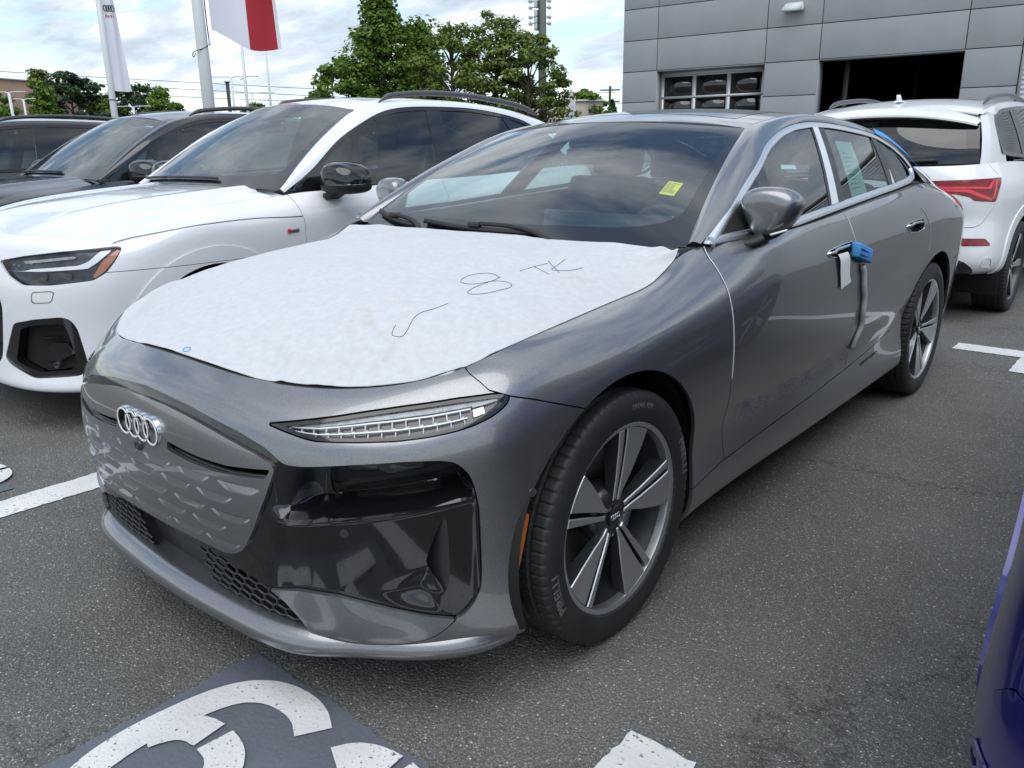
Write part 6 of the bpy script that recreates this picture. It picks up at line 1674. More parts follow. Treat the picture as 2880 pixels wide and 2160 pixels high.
def broad_tree(label, loc, H, Rx, kind, seed, group, nclump=70, leaves=110, size=.2, base=.16, shape='round', lean=(0, 0)):
    rs = np.random.RandomState(seed); t = thing('leafy_tree', label, 'tree', loc, 0, group)
    trunk = [np.array([0, 0, -.05]), np.array([lean[0]*.3, lean[1]*.3, H*.25]), np.array([lean[0]*.6, lean[1]*.6, H*.55]), np.array([lean[0], lean[1], H*.93])]
    tm = tube(resamp(trunk, 14), .1, 8, rad=np.linspace(.028*H, .004*H, 14)); tr = obj('trunk', tm, BARK, t)
    C = []; limbs = []
    for i in range(nclump):
        h = base+(1-base)*((i+.5)/nclump); z = H*h
        if shape == 'round': w = Rx*math.sqrt(max(.03, 1-((h-.42)/.60)**2))
        elif shape == 'cone': w = Rx*(1.02-h)**.85
        else: w = Rx*(.35+.65*math.sin(math.pi*min(1, (1-h)*.9+.08)))
        th = i*2.39996+rs.rand()*.8; r = w*(.35+.70*math.sqrt(rs.rand()))
        c = np.array([math.cos(th)*r+lean[0]*h, math.sin(th)*r+lean[1]*h, z+rs.randn()*.03*H]); C.append(c)
        if i % 2 == 0:
            s0 = np.array([lean[0]*h*.8, lean[1]*h*.8, max(.1*H, z-.18*H*(.6+rs.rand()*.5))]); md = (s0+c)/2+np.array([0, 0, .03*H]); limbs.append(tube(resamp([s0, md, c], 7), .02, 5, rad=np.linspace(.009*H, .002*H, 7), caps=False))
    for k, lm in enumerate(limbs): obj('limb', lm, BARK, tr)
    P_ = []; Nn = []
    for c in C:
        rc = Rx*(.16+.13*rs.rand()); k = int(leaves*(.6+.8*rs.rand())); d = rs.randn(k, 3); d /= np.linalg.norm(d, axis=1, keepdims=True); rr = rc*rs.rand(k, 1)**.45
        q = c+d*rr*[1.15, 1.15, .58]; P_.append(q); nn = d*.6+np.array([0, 0, .75])+rs.randn(k, 3)*.45; Nn.append(nn/np.linalg.norm(nn, axis=1, keepdims=True))
    obj('crown', leaf_quads(np.vstack(P_), np.vstack(Nn), size, rs), LEAF[kind], t, smooth=False)
    return t
def conifer(label, loc, H, R, kind, seed, group=None, size=.2, n=5200):
    rs = np.random.RandomState(seed); t = thing('conifer_tree', label, 'tree', loc, 0, group)
    obj('trunk', tube([(0, 0, -.05), (0, 0, H*.5), (0, 0, H*.97)], .1, 7, rad=[.022*H, .014*H, .003*H]), BARK, t)
    h = rs.rand(n)**.75; tier = np.floor(h*15)/15; w = R*(1-h)**.8*(.75+.35*np.sin(h*15*2*np.pi+rs.rand(n)*.6)); th = rs.rand(n)*2*np.pi; lob = 1+.18*np.sin(th*5+tier*40); r = w*lob*(.45+.55*np.sqrt(rs.rand(n)))
    z = H*(.06+.94*h)-r*.22; c = np.column_stack([np.cos(th)*r, np.sin(th)*r, z]); nn = np.column_stack([np.cos(th)*.6, np.sin(th)*.6, np.full(n, .7)])+rs.randn(n, 3)*.4
    obj('crown', leaf_quads(c, nn/np.linalg.norm(nn, axis=1, keepdims=True), size, rs), LEAF[kind], t, smooth=False)
    return t
def flag_cloth(pts_top, pts_bot, n=40, k=40, wave=.05, ph=0.):
    """cloth between two polylines with soft folds"""
    A = resamp(pts_top, n); B = resamp(pts_bot, n); t = np.linspace(0, 1, k); P_ = A[:, None]*(1-t)[None, :, None]+B[:, None]*t[None, :, None]
    u = np.linspace(0, 1, n)[:, None]; d = np.array(pts_top[-1])-np.array(pts_top[0]); nrm = np.cross(d, [0, 0, 1]); nrm /= np.linalg.norm(nrm)
    f = wave*u**.7*(np.sin(u*9+t[None]*3.2+ph)+.5*np.sin(u*5-t[None]*7+ph*2)); return P_+nrm*f[..., None], nrm
CAMP = np.array([2.0145, -1.7211, 1.3411])
def far(p, k): return CAMP+(np.array(p)-CAMP)*k
def build_flags():
    PW = pbr('white_pole_paint', (.62, .64, .65), .4); CLW = pbr('white_flag_cloth', (.74, .75, .82), .75); CLR = pbr('red_flag_cloth', (.40, .018, .03), .75)
    HB = pbr('halyard', (.03, .03, .035), .7)
    # near pole with the white and red flag
    k = 15/11; b = far((-7.50, 3.80, 1.9), k)[:2]
    t = thing('flag_pole', 'thick white flag pole carrying the white and red flag', 'flag pole', (b[0], b[1], 0))
    obj('pole', tube([(0, 0, 0), (0, 0, 2.5), (0, 0, 6.5)], .09, 20, rad=[.105, .095, .07]), PW, t)
    obj('base_collar', lathe([(0, .2), (.04, .2), (.06, .13), (.12, .12)], 20, axis='z'), PW, t)
    r = np.array([.76, .65, 0]); r /= np.linalg.norm(r)
    zb = far((0, 0, 2.68), k)[2]
    hy = [r*.10+np.array([0, 0, 6.3]), r*.115+np.array([0, 0, zb+.05]), r*.125+np.array([0, 0, zb-.22])]; obj('halyard', tube(hy, .010, 6), HB, t)
    obj('halyard_clip', box((*(r*.125)[:2], zb-.20), (.025, .025, .08), .006), MT['chrome'], t)
    loop = [r*.125+np.array([0, 0, zb-.23]), r*.06+np.array([.03, -.1, zb-.31]), -r*.10+np.array([.03, -.09, zb-.38]), -r*.15+np.array([0, 0, zb-.42]), -r*.14+np.array([0, .02, zb-.36])]; obj('halyard_tail', tube(resamp(loop, 20), .007, 6), HB, t)
    P0 = far((-7.44, 3.91, 2.68), k); top0 = P0+[0, 0, 2.1]; w = 1.34
    bot = [P0, far((-7.33, 4.08, 2.575), k), far((-7.21, 4.27, 2.46), k), far((-7.10, 4.43, 2.455), k), far((-7.01, 4.57, 2.485), k)]
    top = [np.array([q[0], q[1], top0[2]-.1*i_/4]) for i_, q in enumerate(bot)]
    top[-1] = top[-1]-np.array([.06, .085, 0])
    Pf, _ = flag_cloth(top, bot, 60, 50, .035)
    i = 33
    f = obj('flag', grid(Pf[:i+1]), CLW, None); tag(f, 'white and red flag hanging from the thick white pole', 'flag')
    obj('red_field', grid(Pf[i:-3]), CLR, f); obj('hem', grid(Pf[-4:]), CLW, f)
    # far pole with the white banner and the rings
    k = 28/21; b = far((-17.07, 7.04, 2.2), k)[:2]
    t2 = thing('flag_pole', 'slim white flag pole carrying the long white banner, far left', 'flag pole', (b[0], b[1], 0)); obj('pole', tube([(0, 0, 0), (0, 0, 2.5), (0, 0, 7.5)], .09, 16, rad=[.10, .092, .07]), PW, t2)
    obj('base_collar', lathe([(0, .2), (.04, .2), (.06, .13), (.12, .12)], 16, axis='z'), PW, t2)
    zb = far((0, 0, 2.56), k)[2]; obj('pole_strap', tube([(.10*math.cos(q), .10*math.sin(q), zb-.25) for q in np.linspace(0, 6.28, 14)], .012, 5), HB, t2)
    bot = [far((-17.055, 7.08, 2.57), k), far((-16.97, 7.25, 2.545), k), far((-16.89, 7.42, 2.55), k)]
    top = [far((-17.05, 7.10, 4.75), k), far((-17.00, 7.19, 4.75), k), far((-16.955, 7.28, 4.75), k)]
    Pf, nr = flag_cloth(top, bot, 30, 60, .05, 1.3); f2 = obj('flag', grid(Pf), CLW); tag(f2, 'long white banner with four rings on the slim pole, upper left', 'flag')
    # rings and the red word on the banner: flat print laid just off the cloth on both faces
    ax = np.array(top[-1])-np.array(top[0]); W_ = np.linalg.norm(ax); ax /= W_
    def on(u, z):
        kz = (top[0][2]-z)/(top[0][2]-bot[0][2]); i_ = min(29.0, max(0, u*29)); i0 = int(min(i_, 28)); j = kz*59; j0 = int(min(j, 58)); return Pf[i0, j0]+(Pf[i0+1, j0]-Pf[i0, j0])*(i_-i0)+(Pf[i0, j0+1]-Pf[i0, j0])*(j-j0)
    zc = far((0, 0, 4.25), k)[2]
    DK = pbr('dark_flag_print', (.06, .06, .07), .7); RD = pbr('red_flag_print', (.55, .03, .04), .7)
    toc = CAMP-np.array(top[0]); sgn = np.sign(nr@toc)
    for q in range(4):
        c_ = .22+q*.19; pts = [on(min(.98, max(.02, c_+.135*math.cos(a_))), zc+.075*math.sin(a_))+nr*sgn*.012 for a_ in np.linspace(0, 2*np.pi, 30)]; obj('ring_print', tube(pts, .011, 5, caps=False), DK, f2)
    for q, ch in enumerate('Audi'):
        m = text_mesh(ch, .13, .001, bold=.003); o0 = on(.22+q*.19, zc-.20)+nr*sgn*.012; m.V = o0+m.V[:, :1]*ax*.7+m.V[:, 1:2]*np.array([0, 0, 1.])+m.V[:, 2:]*nr; obj('letter_print', m, RD, f2, smooth=False)
    for (p_, k, hh, lab) in (((-28.36, 17.60, 2.9), 50/36, 6.9, 'bare white flag pole below the red flag'), ((-47.8, 31.74, 4), 1.2, 9.2, 'thin distant white pole right of the red flag')):
        b = far(p_, k)[:2]; t3 = thing('flag_pole', lab, 'flag pole', (b[0], b[1], 0)); obj('pole', tube([(0, 0, 0), (0, 0, hh)], .09, 12, rad=[.11, .07]), PW, t3); obj('pole_bracket', tube([(-.25, -.12, 4.9), (0, 0, 5.0)], .02, 6), HB, t3)
def twin_lamp(label, loc, H, arm=.9, group='white twin street lamps', az=.65):
    t = thing('street_lamp', label, 'street lamp', (loc[0], loc[1], 0), az, group); PW = LAMPW
    obj('post', tube([(0, 0, 0), (0, 0, H)], .08, 10, rad=[.12, .08]), PW, t)
    for s in (1, -1): obj('lamp_head', box((s*(arm/2+.25), 0, H+.02), (arm, .2, .055), .02), PW, t); obj('lamp_arm', tube([(0, 0, H-.05), (s*.3, 0, H+.02)], .04, 8), PW, t)
LAMPW = pbr('lamp_white', (.66, .68, .69), .4)
def build_background():
    build_workshop(); build_flags()
    G = 'trees beyond the car park'
    broad_tree('tallest broadleaf tree with open layered crown, behind the white SUV roof', (-26.6, 23.3, 0), 7.35, 2.75, 'maple', 3, G, 120, 130, .17, .12, 'cone')
    broad_tree('low broadleaf tree at the left end of the big tree group', (-27.3, 21.9, 0), 4.7, 1.9, 'maple', 5, G, 63, 130, .17, .1)
    broad_tree('broadleaf tree with spiky top just right of the tallest tree', (-26.4, 25.3, 0), 6.5, 2.3, 'maple', 8, G, 97, 130, .17, .12, 'cone')
    broad_tree('pale olive tree left of the antenna pole in the big tree group', (-23.4, 24.3, 0), 5.9, 1.9, 'birch', 11, G, 80, 130, .145, .1)
    broad_tree('olive tree with upright top beside the antenna pole', (-22.6, 26.2, 0), 6.3, 1.8, 'birch', 14, G, 86, 130, .145, .1)
    broad_tree('olive tree at the right end of the big tree group', (-20.9, 26.3, 0), 5.6, 1.7, 'birch', 17, G, 86, 130, .145, .06)
    # far left: trees and a hedge in front of a brown building
    G2 = 'distant trees on the left'
    broad_tree('dark spreading tree beside the brown building', (-67.3, 26.9, 0), 6.7, 2.6, 'dark', 21, G2, 75, 90, .30, .1)
    broad_tree('tall pale tree right beside the brown building', (-69.5, 25.6, 0), 7.0, 2.3, 'birch', 22, G2, 60, 80, .28, .12, 'cone')
    broad_tree('bright green conical tree in front of the dark trees, far left', (-58.6, 21.6, 0), 5.4, 1.7, 'bright', 23, G2, 60, 85, .22, .05, 'cone')
    broad_tree('small green conical tree left of the white banner', (-71.2, 30.2, 0), 5.7, 1.9, 'bright', 24, G2, 50, 80, .25, .06, 'cone')
    broad_tree('bright green small tree beside the banner pole foot', (-66.6, 29.3, 0), 5.0, 1.9, 'bright', 25, G2, 50, 80, .25, .06)
    broad_tree('dark tree behind the foot of the white banner', (-66.5, 31.4, 0), 6.1, 2.6, 'dark', 26, G2, 70, 85, .28, .08)
    broad_tree('bright green rounded tree between the banner and the thick pole', (-60.2, 30.4, 0), 5.6, 2.1, 'bright', 27, G2, 65, 85, .22, .05, 'cone')
    broad_tree('small bright shrub-like tree left of the thick pole', (-63.9, 33.6, 0), 4.9, 1.8, 'bright', 28, G2, 45, 80, .24, .06, 'cone')
    broad_tree('low bright tree right of the thick pole', (-66.5, 42.5, 0), 5.0, 2.0, 'bright', 29, G2, 45, 80, .26, .06)
    broad_tree('bushy green tree at the far left edge of the picture', (-56.0, 17.6, 0), 4.6, 1.8, 'bright', 31, G2, 40, 90, .22, .1)
    broad_tree('yellow-green bushy tree left of the service building', (-32.4, 46.6, 0), 4.6, 1.9, 'bright', 33, G2, 50, 100, .22, .08)
    broad_tree('tall green bushy tree left of the service building, behind the white sign', (-34.2, 49.0, 0), 4.9, 1.6, 'birch', 34, G2, 50, 100, .22, .08)
    conifer('small conifer close to the corner of the service building', (-37.5, 57.5, 0), 4.6, 1.6, 'dark', 36, G2, .30, 3000)
    for i, (u0, u1, lab) in enumerate(((0, 11.5, 'long clipped dark green hedge at the far left'), (12.2, 20.5, 'short clipped dark green hedge left of the banner pole'))):
        d = np.array([.42, .907]); o0 = np.array([-58.5, 17.5])+d*u0; rs = np.random.RandomState(40+i); n = int((u1-u0)*700)
        t = thing('hedge', lab, 'hedge', (o0[0], o0[1], 0), math.atan2(d[1], d[0]), 'clipped hedges')
        c = np.column_stack([rs.rand(n)*(u1-u0), (rs.rand(n)-.5)*1.0, 3.05*rs.rand(n)**.7]); nn = rs.randn(n, 3)*.5+[0, -.4, .6]; obj('foliage', leaf_quads(c, nn/np.linalg.norm(nn, axis=1, keepdims=True), .24, rs), LEAF['hedge'], t, smooth=False)
        obj('stems', box(((u1-u0)/2, 0, 1.4), (u1-u0, .6, 2.7)), LEAF['hedge'], t)
    # brown building far left
    BR = pbr('brown_render', (.26, .175, .135), .8, var=(.6, .08)); t = thing('brown_building', 'plain brown block building at the far left edge', 'building', (-76, 24.5, 0), math.radians(24))
    obj('wall', box((-7, 3, 3.4), (16.5, 10, 6.8)), BR, t); obj('parapet', box((-7, 3, 6.86), (16.7, 10.2, .12)), pbr('parapet_grey', (.30, .28, .26), .7), t)
    for x in (-10, -5, -.5): obj('panel_seam', box((x, -2.01, 3.4), (.05, .03, 6.7)), pbr('seam%d' % int(-x*10), (.17, .115, .09), .8), t)
    # small tan building and white sign beyond the trees
    t = thing('tan_building', 'low tan building peeping out right of the big trees', 'building', (-37.0, 46.0, 0), math.radians(-35)); obj('wall', box((0, 2, 2.0), (9, 4, 4.0)), pbr('tan_render', (.42, .36, .30), .8), t)
    obj('roof_edge', box((0, 2, 4.05), (9.2, 4.2, .12)), LAMPW, t); obj('window', box((2.6, -.01, 2.2), (1.8, .06, 1.1)), MT['gloss'], t); obj('awning', box((2.6, -.3, 2.9), (2.2, .6, .08)), MT['trim'], t)
    t = thing('pylon_sign', 'plain white pylon sign between the trees and the service building', 'sign', (-26.6, 36.8, 0), math.radians(35)); obj('sign_face', box((0, 0, 2.6), (.78, .2, 2.9), .02), LAMPW, t); obj('sign_leg', box((0, 0, .6), (.5, .12, 1.2)), MT['alu'], t)
    twin_lamp('white twin-arm street lamp in front of the brown building', (-54.6, 18.1), 4.65, .8)
    twin_lamp('white street lamp right of the one by the brown building', (-68.5, 23.9), 5.0, .8)
    twin_lamp('low white twin-head lamp between the banner pole and the green tree', (-56.5, 26.5), 4.1, 1.0)
    twin_lamp('tall white twin-arm street lamp right of the thick flag pole', (-57.6, 35.0), 6.5, 1.9)
    twin_lamp('distant white twin-arm street lamp near the white car roof', (-69.4, 44.3), 6.2, 1.9)
    DKP = pbr('dark_timber_pole', (.05, .045, .04), .8)
    t = thing('utility_post', 'short dark timber post right of the thick flag pole', 'post', (-36.4, 21.7, 0)); obj('post', tube([(0, 0, 0), (0, 0, 4.4)], .09, 8), DKP, t); obj('post_cap', box((0, 0, 4.42), (.2, .2, .05)), DKP, t)
    GRP = pbr('pole_green_grey', (.13, .145, .12), .8); t = thing('antenna_pole', 'tall grey-green pole with floodlights and antenna boxes above the trees', 'pole', (-25.9, 33.6, 0)); obj('post', tube([(0, 0, 0), (0, 0, 11)], .15, 12, rad=[.21, .17]), GRP, t)
    r = np.array([.79, .61, 0])
    for z in (7.65, 8.1, 7.05, 7.35):
        obj('equipment_box', box((-r[0]*.28, -r[1]*.28, z), (.2, .3, .36), .02), MT['alu'], t)
    for z in (8.25, 7.95, 7.5, 7.2):
        for s in (-.62, .34):
            obj('floodlight', xf(box((0, 0, 0), (.2, .16, .17), .03), loc=(r[0]*s, r[1]*s, z), rot=(.5, .2, .6)), LAMPW, t); obj('floodlight_arm', tube([(0, 0, z), (r[0]*s, r[1]*s, z)], .02, 6), MT['trim'], t)
    obj('conduit', tube([(-r[0]*.2, -r[1]*.2, 4), (-r[0]*.2, -r[1]*.2, 8.5)], .03, 6), MT['alu'], t)
    t = thing('power_pole', 'distant power pole with crossarms left of the service building', 'pole', (-76, 114.5, 0), .6); obj('post', tube([(0, 0, 0), (0, 0, 10)], .2, 8), DKP, t)
    for z in (9.4, 7.6, 5.8): obj('crossarm', box((0, 0, z), (3.2, .2, .2)), DKP, t)
    WR = pbr('wire', (.10, .11, .12), .6)
    for i, (a, b) in enumerate((((-83.0, 27.7, 8.25), (-69.8, 52.5, 7.1)), ((-83.1, 27.6, 7.65), (-69.8, 52.5, 6.42)), ((-88.5, 18.0, 7.3), (-69.8, 52.5, 5.8)))):
        a = np.array(a); b = np.array(b); d = b-a; a2 = a-d*.6; b2 = b+d*.8; s = np.linspace(0, 1, 30)[:, None]; pts = a2+(b2-a2)*s-np.array([0, 0, 1])*.25*4*s*(1-s)
        o = obj('power_line', tube(pts, .028, 5, caps=False), WR); tag(o, ['topmost', 'middle', 'lowest'][i]+' of the three power lines across the left sky', 'power line', 'power lines')
    for i, z in enumerate((9.3, 7.5, 5.7)):
        s = np.linspace(0, 1, 20)[:, None]; a = np.array([-140., 96, z+.6]); b = np.array([-30., 128, z]); o = obj('power_line', tube(a+(b-a)*s-np.array([0, 0, .5])*4*s*(1-s), .035, 5, caps=False), WR); tag(o, ['upper', 'middle', 'lower'][i]+' wire through the distant power pole by the service building', 'power line', 'power lines')
build_background()
# ---------------------------------------------------------------- bonnet sheet and other shipping protection on the sedan
def vnoise(x, y, f, seed=0):
    """smooth value noise in the plane"""
    r = np.random.RandomState(seed); T_ = r.rand(64, 64); X_ = x*f+100; Y_ = y*f+100
    i = np.floor(X_).astype(int); j = np.floor(Y_).astype(int); u = X_-i; v = Y_-j; u = u*u*(3-2*u); v = v*v*(3-2*v)
    g = lambda a, b: T_[a % 64, b % 64]
    return (g(i, j)*(1-u)*(1-v)+g(i+1, j)*u*(1-v)+g(i, j+1)*(1-u)*v+g(i+1, j+1)*u*v)-.5
def build_sheet():
    m, N, L, b = _nt('nonwoven_sheet'); tc = N.new('ShaderNodeTexCoord')
    b.inputs['Roughness'].default_value = .78; b.inputs['Sheen Weight'].default_value = .15
    n = N.new('ShaderNodeTexNoise'); n.inputs['Scale'].default_value = 48; n.inputs['Detail'].default_value = 6; n.inputs['Roughness'].default_value = .65; L.new(tc.outputs['Object'], n.inputs[0])
    r = N.new('ShaderNodeMapRange'); L.new(n.outputs[0], r.inputs[0]); r.inputs[1].default_value = .3; r.inputs[2].default_value = .7; r.inputs[3].default_value = .89; r.inputs[4].default_value = 1.04
    mx = N.new('ShaderNodeMix'); mx.data_type = 'RGBA'; mx.blend_type = 'MULTIPLY'; mx.inputs[0].default_value = 1; mx.inputs[6].default_value = (.57, .585, .595, 1); L.new(r.outputs[0], mx.inputs[7])
    # brown smudges, masked to two spots
    prev = mx.outputs[2]
    for cx, cy, rad, am in ((.42, -.40, .16, .22), (.655, .14, .085, .32)):
        vm = N.new('ShaderNodeVectorMath'); vm.operation = 'DISTANCE'; L.new(tc.outputs['Object'], vm.inputs[0]); vm.inputs[1].default_value = (cx, cy, .93)
        r2 = N.new('ShaderNodeMapRange'); L.new(vm.outputs['Value'], r2.inputs[0]); r2.inputs[1].default_value = rad; r2.inputs[2].default_value = rad*.2; r2.inputs[3].default_value = 0; r2.inputs[4].default_value = 1
        n2 = N.new('ShaderNodeTexNoise'); n2.inputs['Scale'].default_value = 22; L.new(tc.outputs['Object'], n2.inputs[0]); r3 = N.new('ShaderNodeMapRange'); L.new(n2.outputs[0], r3.inputs[0]); r3.inputs[1].default_value = .5; r3.inputs[2].default_value = .62; r3.inputs[4].default_value = am
        mu = N.new('ShaderNodeMath'); mu.operation = 'MULTIPLY'; L.new(r2.outputs[0], mu.inputs[0]); L.new(r3.outputs[0], mu.inputs[1])
        m3 = N.new('ShaderNodeMix'); m3.data_type = 'RGBA'; L.new(mu.outputs[0], m3.inputs[0]); L.new(prev, m3.inputs[6]); m3.inputs[7].default_value = (.42, .33, .24, 1); prev = m3.outputs[2]
    L.new(prev, b.inputs['Base Color'])
    bp = N.new('ShaderNodeBump'); bp.inputs['Strength'].default_value = .25; bp.inputs['Distance'].default_value = .0015
    nb = N.new('ShaderNodeTexNoise'); nb.inputs['Scale'].default_value = 260; nb.inputs['Detail'].default_value = 3; L.new(tc.outputs['Object'], nb.inputs[0]); L.new(nb.outputs[0], bp.inputs['Height']); L.new(bp.outputs[0], b.inputs['Normal'])
    h = hood_mesh(n=130, k=170)
    c, r_ = h.A[:, 0], h.A[:, 1]; x, y = h.V[:, 0], h.V[:, 1]
    # folds: soft all over, sharper near the edges and at the rear corner
    ed = np.minimum(np.minimum(1-np.abs(c), r_*1.6), 1.0); e1 = 1-sstep(0, .16, ed)
    rot = lambda a: (x*math.cos(a)+y*math.sin(a), -x*math.sin(a)+y*math.cos(a))
    a1 = rot(.7); a2 = rot(-.5)
    ridge = lambda q: (1-np.abs(q)*2)
    w = .0075*vnoise(a1[0]*.5, a1[1]*1.6, 4.5, 1)+.004*vnoise(a2[0]*.6, a2[1]*1.8, 8, 2)+.0012*vnoise(x, y, 30, 3)
    w = w+e1*(.007*vnoise(x, y*.6, 9, 4)+.003*vnoise(x, y, 22, 5))
    fr = np.exp(-((r_-.10)/.09)**2)*np.exp(-((c-.55)/.30)**2); w = w+fr*.022*np.maximum(0, ridge(vnoise(x*1.4+y*.6, y, 9, 6))-.55)+fr*.010*vnoise(x, y, 16, 12)
    cor = np.exp(-((c-.96)/.10)**2)*np.exp(-((r_-.97)/.10)**2); ang = np.arctan2(y-.55, x-.82); w = w+cor*(.010+.006*np.sin(ang*14)+.008*vnoise(x, y, 20, 7))
    crease = np.exp(-((x*.95-y*.25-.27)/.006)**2)*sstep(-.5, -.2, y)*(1-sstep(.05, .25, y)); w = w+crease*.0025
    lift = .0035*sstep(0, .03, ed+.004)+.0015
    h.V = h.V+h.N*np.maximum(lift+w, .0022+.001*sstep(0, .05, ed))[:, None]
    f = clip(h, .9985-np.abs(c)); f = clip(f, (f.A[:, 0]+1)*.9+f.A[:, 1]*.75-.085)
    wob = .003+.004*(vnoise(f.V[:, 0], f.V[:, 1]*0+2, 4, 8)+.5); f = clip(f, f.A[:, 1]-wob)
    o = obj('bonnet_sheet', rimmed(f, .0016), m); tag(o, 'white nonwoven protective sheet with pen marks covering the grey sedan bonnet', 'protective sheet')
    # pen marks
    from mathutils.bvhtree import BVHTree
    me = o.data; bv = BVHTree.FromPolygons([v.co for v in me.vertices], [list(q.vertices) for q in me.polygons])
    def drop(pts, name, rad, mat, closed=False):
        q = []
        for px, py in resamp(np.array([(a, b_, 0) for a, b_ in pts]), max(8, len(pts)*4))[:, :2]:
            hit = bv.ray_cast(Vector((px, py, 2)), Vector((0, 0, -1)))[0]
            if hit: q.append((hit.x, hit.y, hit.z+.0008))
        if len(q) > 2: obj(name, tube(q, rad, 5), mat, o)
    for nm, st in PEN.items():
        for s_ in st: drop(s_, 'pen_mark', .00065 if nm != 'oval' else .0014, MT['ink'] if nm != 'oval' else MT['tape'])
PEN = {'eight': [[(0.5146, -0.0183), (0.4558, 0.0011), (0.4273, -0.0376), (0.4353, -0.0915), (0.4558, -0.1131), (0.4955, -0.1018), (0.5262, -0.0547), (0.5731, -0.0396), (0.5878, -0.0568), (0.585, -0.1104), (0.5631, -0.1626), (0.5442, -0.1764), (0.522, -0.1505), (0.5158, -0.0886), (0.5163, -0.032), (0.506, -0.01)]], 'tk': [[(0.5118, 0.0718), (0.5149, 0.1281), (0.5265, 0.1854)], [(0.5115, 0.1365), (0.555, 0.1166), (0.5927, 0.107)], [(0.5117, 0.2044), (0.5594, 0.1694), (0.602, 0.14)], [(0.5433, 0.2504), (0.5624, 0.1721), (0.5766, 0.1424), (0.589, 0.1505), (0.6183, 0.2319)]], 'hook': [[(0.5191, -0.416), (0.5298, -0.4365), (0.5526, -0.4511), (0.5647, -0.4444), (0.5623, -0.4195), (0.5375, -0.3729), (0.5301, -0.3421), (0.54, -0.3033), (0.5471, -0.2606)]], 'oval': [[(0.0483, -0.7299), (0.0431, -0.7217), (0.0521, -0.7152), (0.0641, -0.7173), (0.07, -0.7267), (0.0625, -0.7332), (0.0483, -0.7299)]]}
def quad_on(corners, off, n=6):
    """a small sheet bridging four corners"""
    A, B, C_, D = [np.array(c, float) for c in corners]; u = np.linspace(0, 1, n); P_ = np.zeros((n, n, 3))
    for i, a in enumerate(u):
        for j, b in enumerate(u): P_[i, j] = (A*(1-a)+B*a)*(1-b)+(D*(1-a)+C_*a)*b
    return P_+np.array(off)
def build_props():
    build_sheet()
    # yellow stock tag behind the windshield
    t = [(.5395, .8522, 1.2134), (.5943, .8548, 1.2072), (.6002, .7812, 1.1683), (.5422, .78, 1.175)]
    P_ = quad_on(t, (0, .004, -.006)); m = grid(P_)
    o = obj('stock_tag', rimmed(m, .001), MT['papery'], None); tag(o, 'yellow form taped inside the grey sedan windshield on the driver side', 'tag')
    A, B, C_, D = [np.array(c) for c in t]; nn = np.cross(B-A, D-A); nn /= np.linalg.norm(nn); nn *= np.sign(nn[2])
    for k in range(7):
        b = .14+k*.11; p0 = (A*(1-b)+D*b); p1 = (B*(1-b)+C_*b); l = .45 if k in (1, 2, 3, 4) else .86
        for s0, s1 in ((.08, .08+.28), (.42, .42+.46*l/.86)): obj('ruled_line', tube([p0+(p1-p0)*s0+nn*-.0045, p0+(p1-p0)*s1+nn*-.0045], .0007, 4), MT['ink'], o)
    # price sheet in the rear door window, small sticker in the front one
    pc = [(.705, 1.999, 1.334), (.710, 2.187, 1.327), (.856, 2.044, 1.097), (.857, 1.844, 1.094)]
    for nm, cs, mt, lab, cat in (('price_sheet', pc, MT['paperg'], 'pale green price sheet inside the rear door window of the grey sedan', 'paper'),
                                 ('window_sticker', [(.761, 1.305, 1.253), (.765, 1.427, 1.247), (.774, 1.422, 1.233), (.772, 1.287, 1.237)], MT['paperg'], 'small pale sticker inside the front door window of the grey sedan', 'sticker')):
        P_ = quad_on(cs, (-.010, 0, 0), 8); P_[..., 0] = hero_glass_x(P_[..., 1], P_[..., 2])-.010; o = obj(nm, rimmed(grid(P_), .001), mt); tag(o, lab, cat)
        if nm == 'price_sheet':
            for k in range(9):
                b = .2+k*.075; y0 = 2.0-.155*b; y1 = y0+.17; z = 1.33-.235*b
                pts = [(hero_glass_x(y, z)-.0075, y, z) for y in np.linspace(y0+.02, y0+.02+.13*(.5+.5*((k*37) % 10)/10), 6)]; obj('printed_line', tube(pts, .0012, 4), MT['inkg'], o)
    # paper tag hanging out of the front door handle
    c = np.array([(.951, 1.430, .922), (.958, 1.437, .905), (.961, 1.445, .870), (.962, 1.455, .83), (.963, 1.468, .785)]); e = c+np.array([0, .102, .0]); e[:, 1] += np.array([0, .002, .0, -.002, .004]); e[-1, 2] += .014
    o = obj('handle_tag', rimmed(grid(np.stack([resamp(c, 16), resamp(e, 16)], 1)), .0012), MT['paper']); tag(o, 'white paper tag hanging from the front door handle of the grey sedan', 'tag')
    # blue foam block on the door edge
    bm = box((0, 0, 0), (.034, .15, .058), .007); bm.V[:, 2] += bm.V[:, 1]*-.28; bm.V[:, 0] += .010*np.sin(bm.V[:, 1]*40); o = obj('foam_block', xf(bm, loc=(.967, 1.655, .905)), MT['tape']); tag(o, 'bright blue foam block stuck on the door edge by the front handle', 'foam block')
    for dz in (-.012, .008): obj('foam_groove', xf(box((0, 0, 0), (.003, .13, .003)), loc=(.9845, 1.655, .905+dz), rot=(-.27, 0, 0)), MT['tape2'], o)
    # grey edge guard down the rear edge of the front door
    zz = np.linspace(.850, .475, 30); pts = []
    for i, z in enumerate(zz):
        y = float(cspl(BGAP, np.array([z]))[0])-.004+.004*math.sin(i*.7); x = hero_side_x(y, z)+.011; pts.append((x, y, z))
    o = obj('edge_guard', sweep(pts, [(-.010, -.008), (.010, -.008), (.011, .004), (.004, .009), (-.006, .009), (-.011, .002)], up=(1, 0, 0)), MT['strip']); tag(o, 'grey foam edge guard strip running down the grey sedan front door edge', 'edge guard')
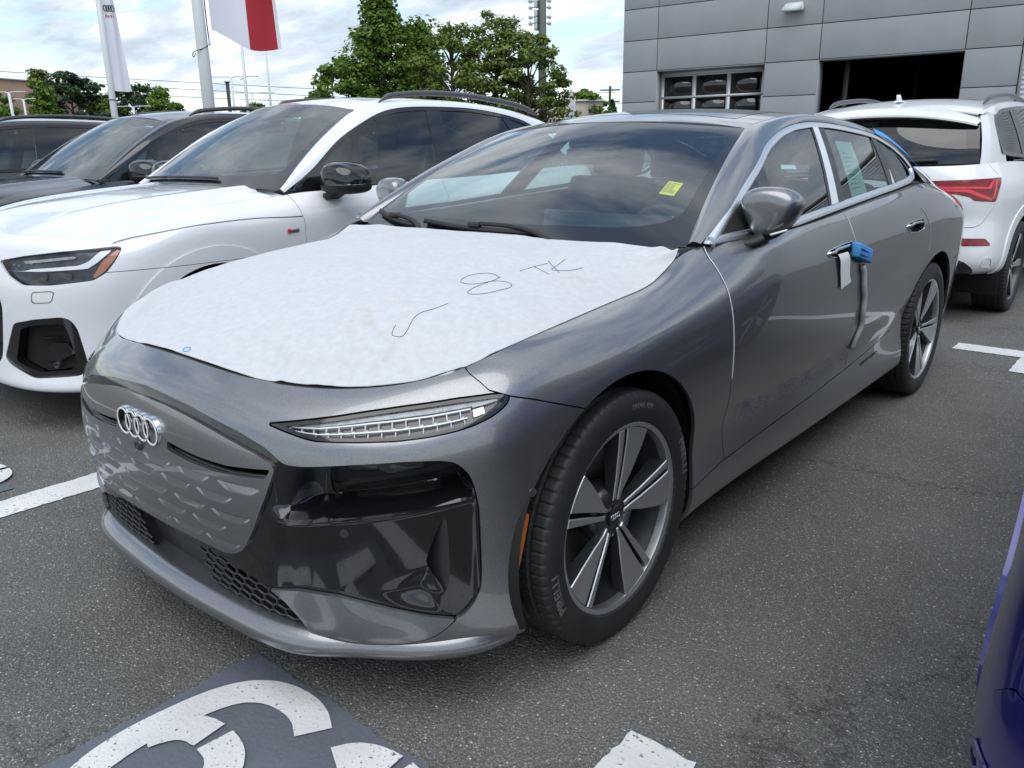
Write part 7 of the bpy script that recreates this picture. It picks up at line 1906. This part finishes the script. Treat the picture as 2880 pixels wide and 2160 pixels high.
    # blue tape along the rear roof edge
    tp = resamp([(.668, 2.571, 1.368), (.682, 2.678, 1.348), (.699, 2.762, 1.320), (.716, 2.85, 1.287), (.742, 2.905, 1.250), (.770, 2.937, 1.21), (.800, 2.955, 1.177), (.830, 2.965, 1.148), (.850, 2.96, 1.128)], 34)
    nn = np.array([.78, .25, .57]); s2 = np.cross(np.gradient(tp, axis=0), nn); s2 /= np.linalg.norm(s2, axis=1)[:, None]
    o = obj('masking_tape', rimmed(grid(np.stack([tp+nn*.014+s2*w for w in (-.018, -.006, .006, .018)], 1)), .001), MT['tape']); tag(o, 'blue masking tape along the rear roof edge of the grey sedan', 'tape')
    # stencil residue of the sill badge
    rs = np.random.RandomState(4)
    o = None
    for k in range(9):
        y = 1.975+k*.026; z = .366+k*.0022; x = hero_side_x(y, z)+.0015; h = .006+.012*rs.rand(); q = obj('lettering_remnant' if o else 'sill_lettering', xf(box((0, 0, 0), (.001, .006+.006*rs.rand(), h)), loc=(x, y, z+.003), rot=(-.35, 0, 0)), MT['ink'], o)
        if o is None: o = q; tag(o, 'small black broken lettering on the grey sedan sill ahead of the rear wheel', 'lettering')
MT['inkg'] = pbr('grey_green_ink', (.22, .36, .33), .8)
MT['tape2'] = pbr('blue_foam_groove', (.035, .15, .40), .8)
build_hero()
build_props()
W1 = build_suv('white coupe-roofed SUV with black mirrors and large dark vent, left of the grey sedan', 'car', MT['white'], 'sport', loc=(-2.75, .45, 0))
W2 = build_suv('white SUV seen from behind with red tail lamps, behind the grey sedan', 'car', MT['white'], 'upright', loc=(-.05, 8.574, 0), rz=math.pi)
def recolour(root, old, new):
    for o in [root]+list(root.children_recursive):
        if o.type == 'MESH':
            for s in o.material_slots:
                if s.material == old: s.link = 'OBJECT'; s.material = new
def recopy(src, label, loc, mat, rz=0):
    c = copy_tree(src); c.location = loc; c.rotation_euler = (0, 0, rz); c['label'] = label; recolour(c, MT['white'], mat); return c
recopy(W1, 'dark grey SUV with black roof rails between the white SUV and the far left car', (-5.45, .64, 0), MT['dark'])
recopy(W2, 'dark car at the far left edge with only roof and side windows showing', (-8.1, 0, 0), MT['dark'])
BC = recopy(W1, 'deep blue car whose rounded corner shows at the lower right edge', (2.925, 2.93, 0), MT['blue'], math.pi-.05)
for o in BC.children:
    if o.name.startswith('rear_reflector'): o.material_slots[0].link = 'OBJECT'; o.material_slots[0].material = MT['blue']
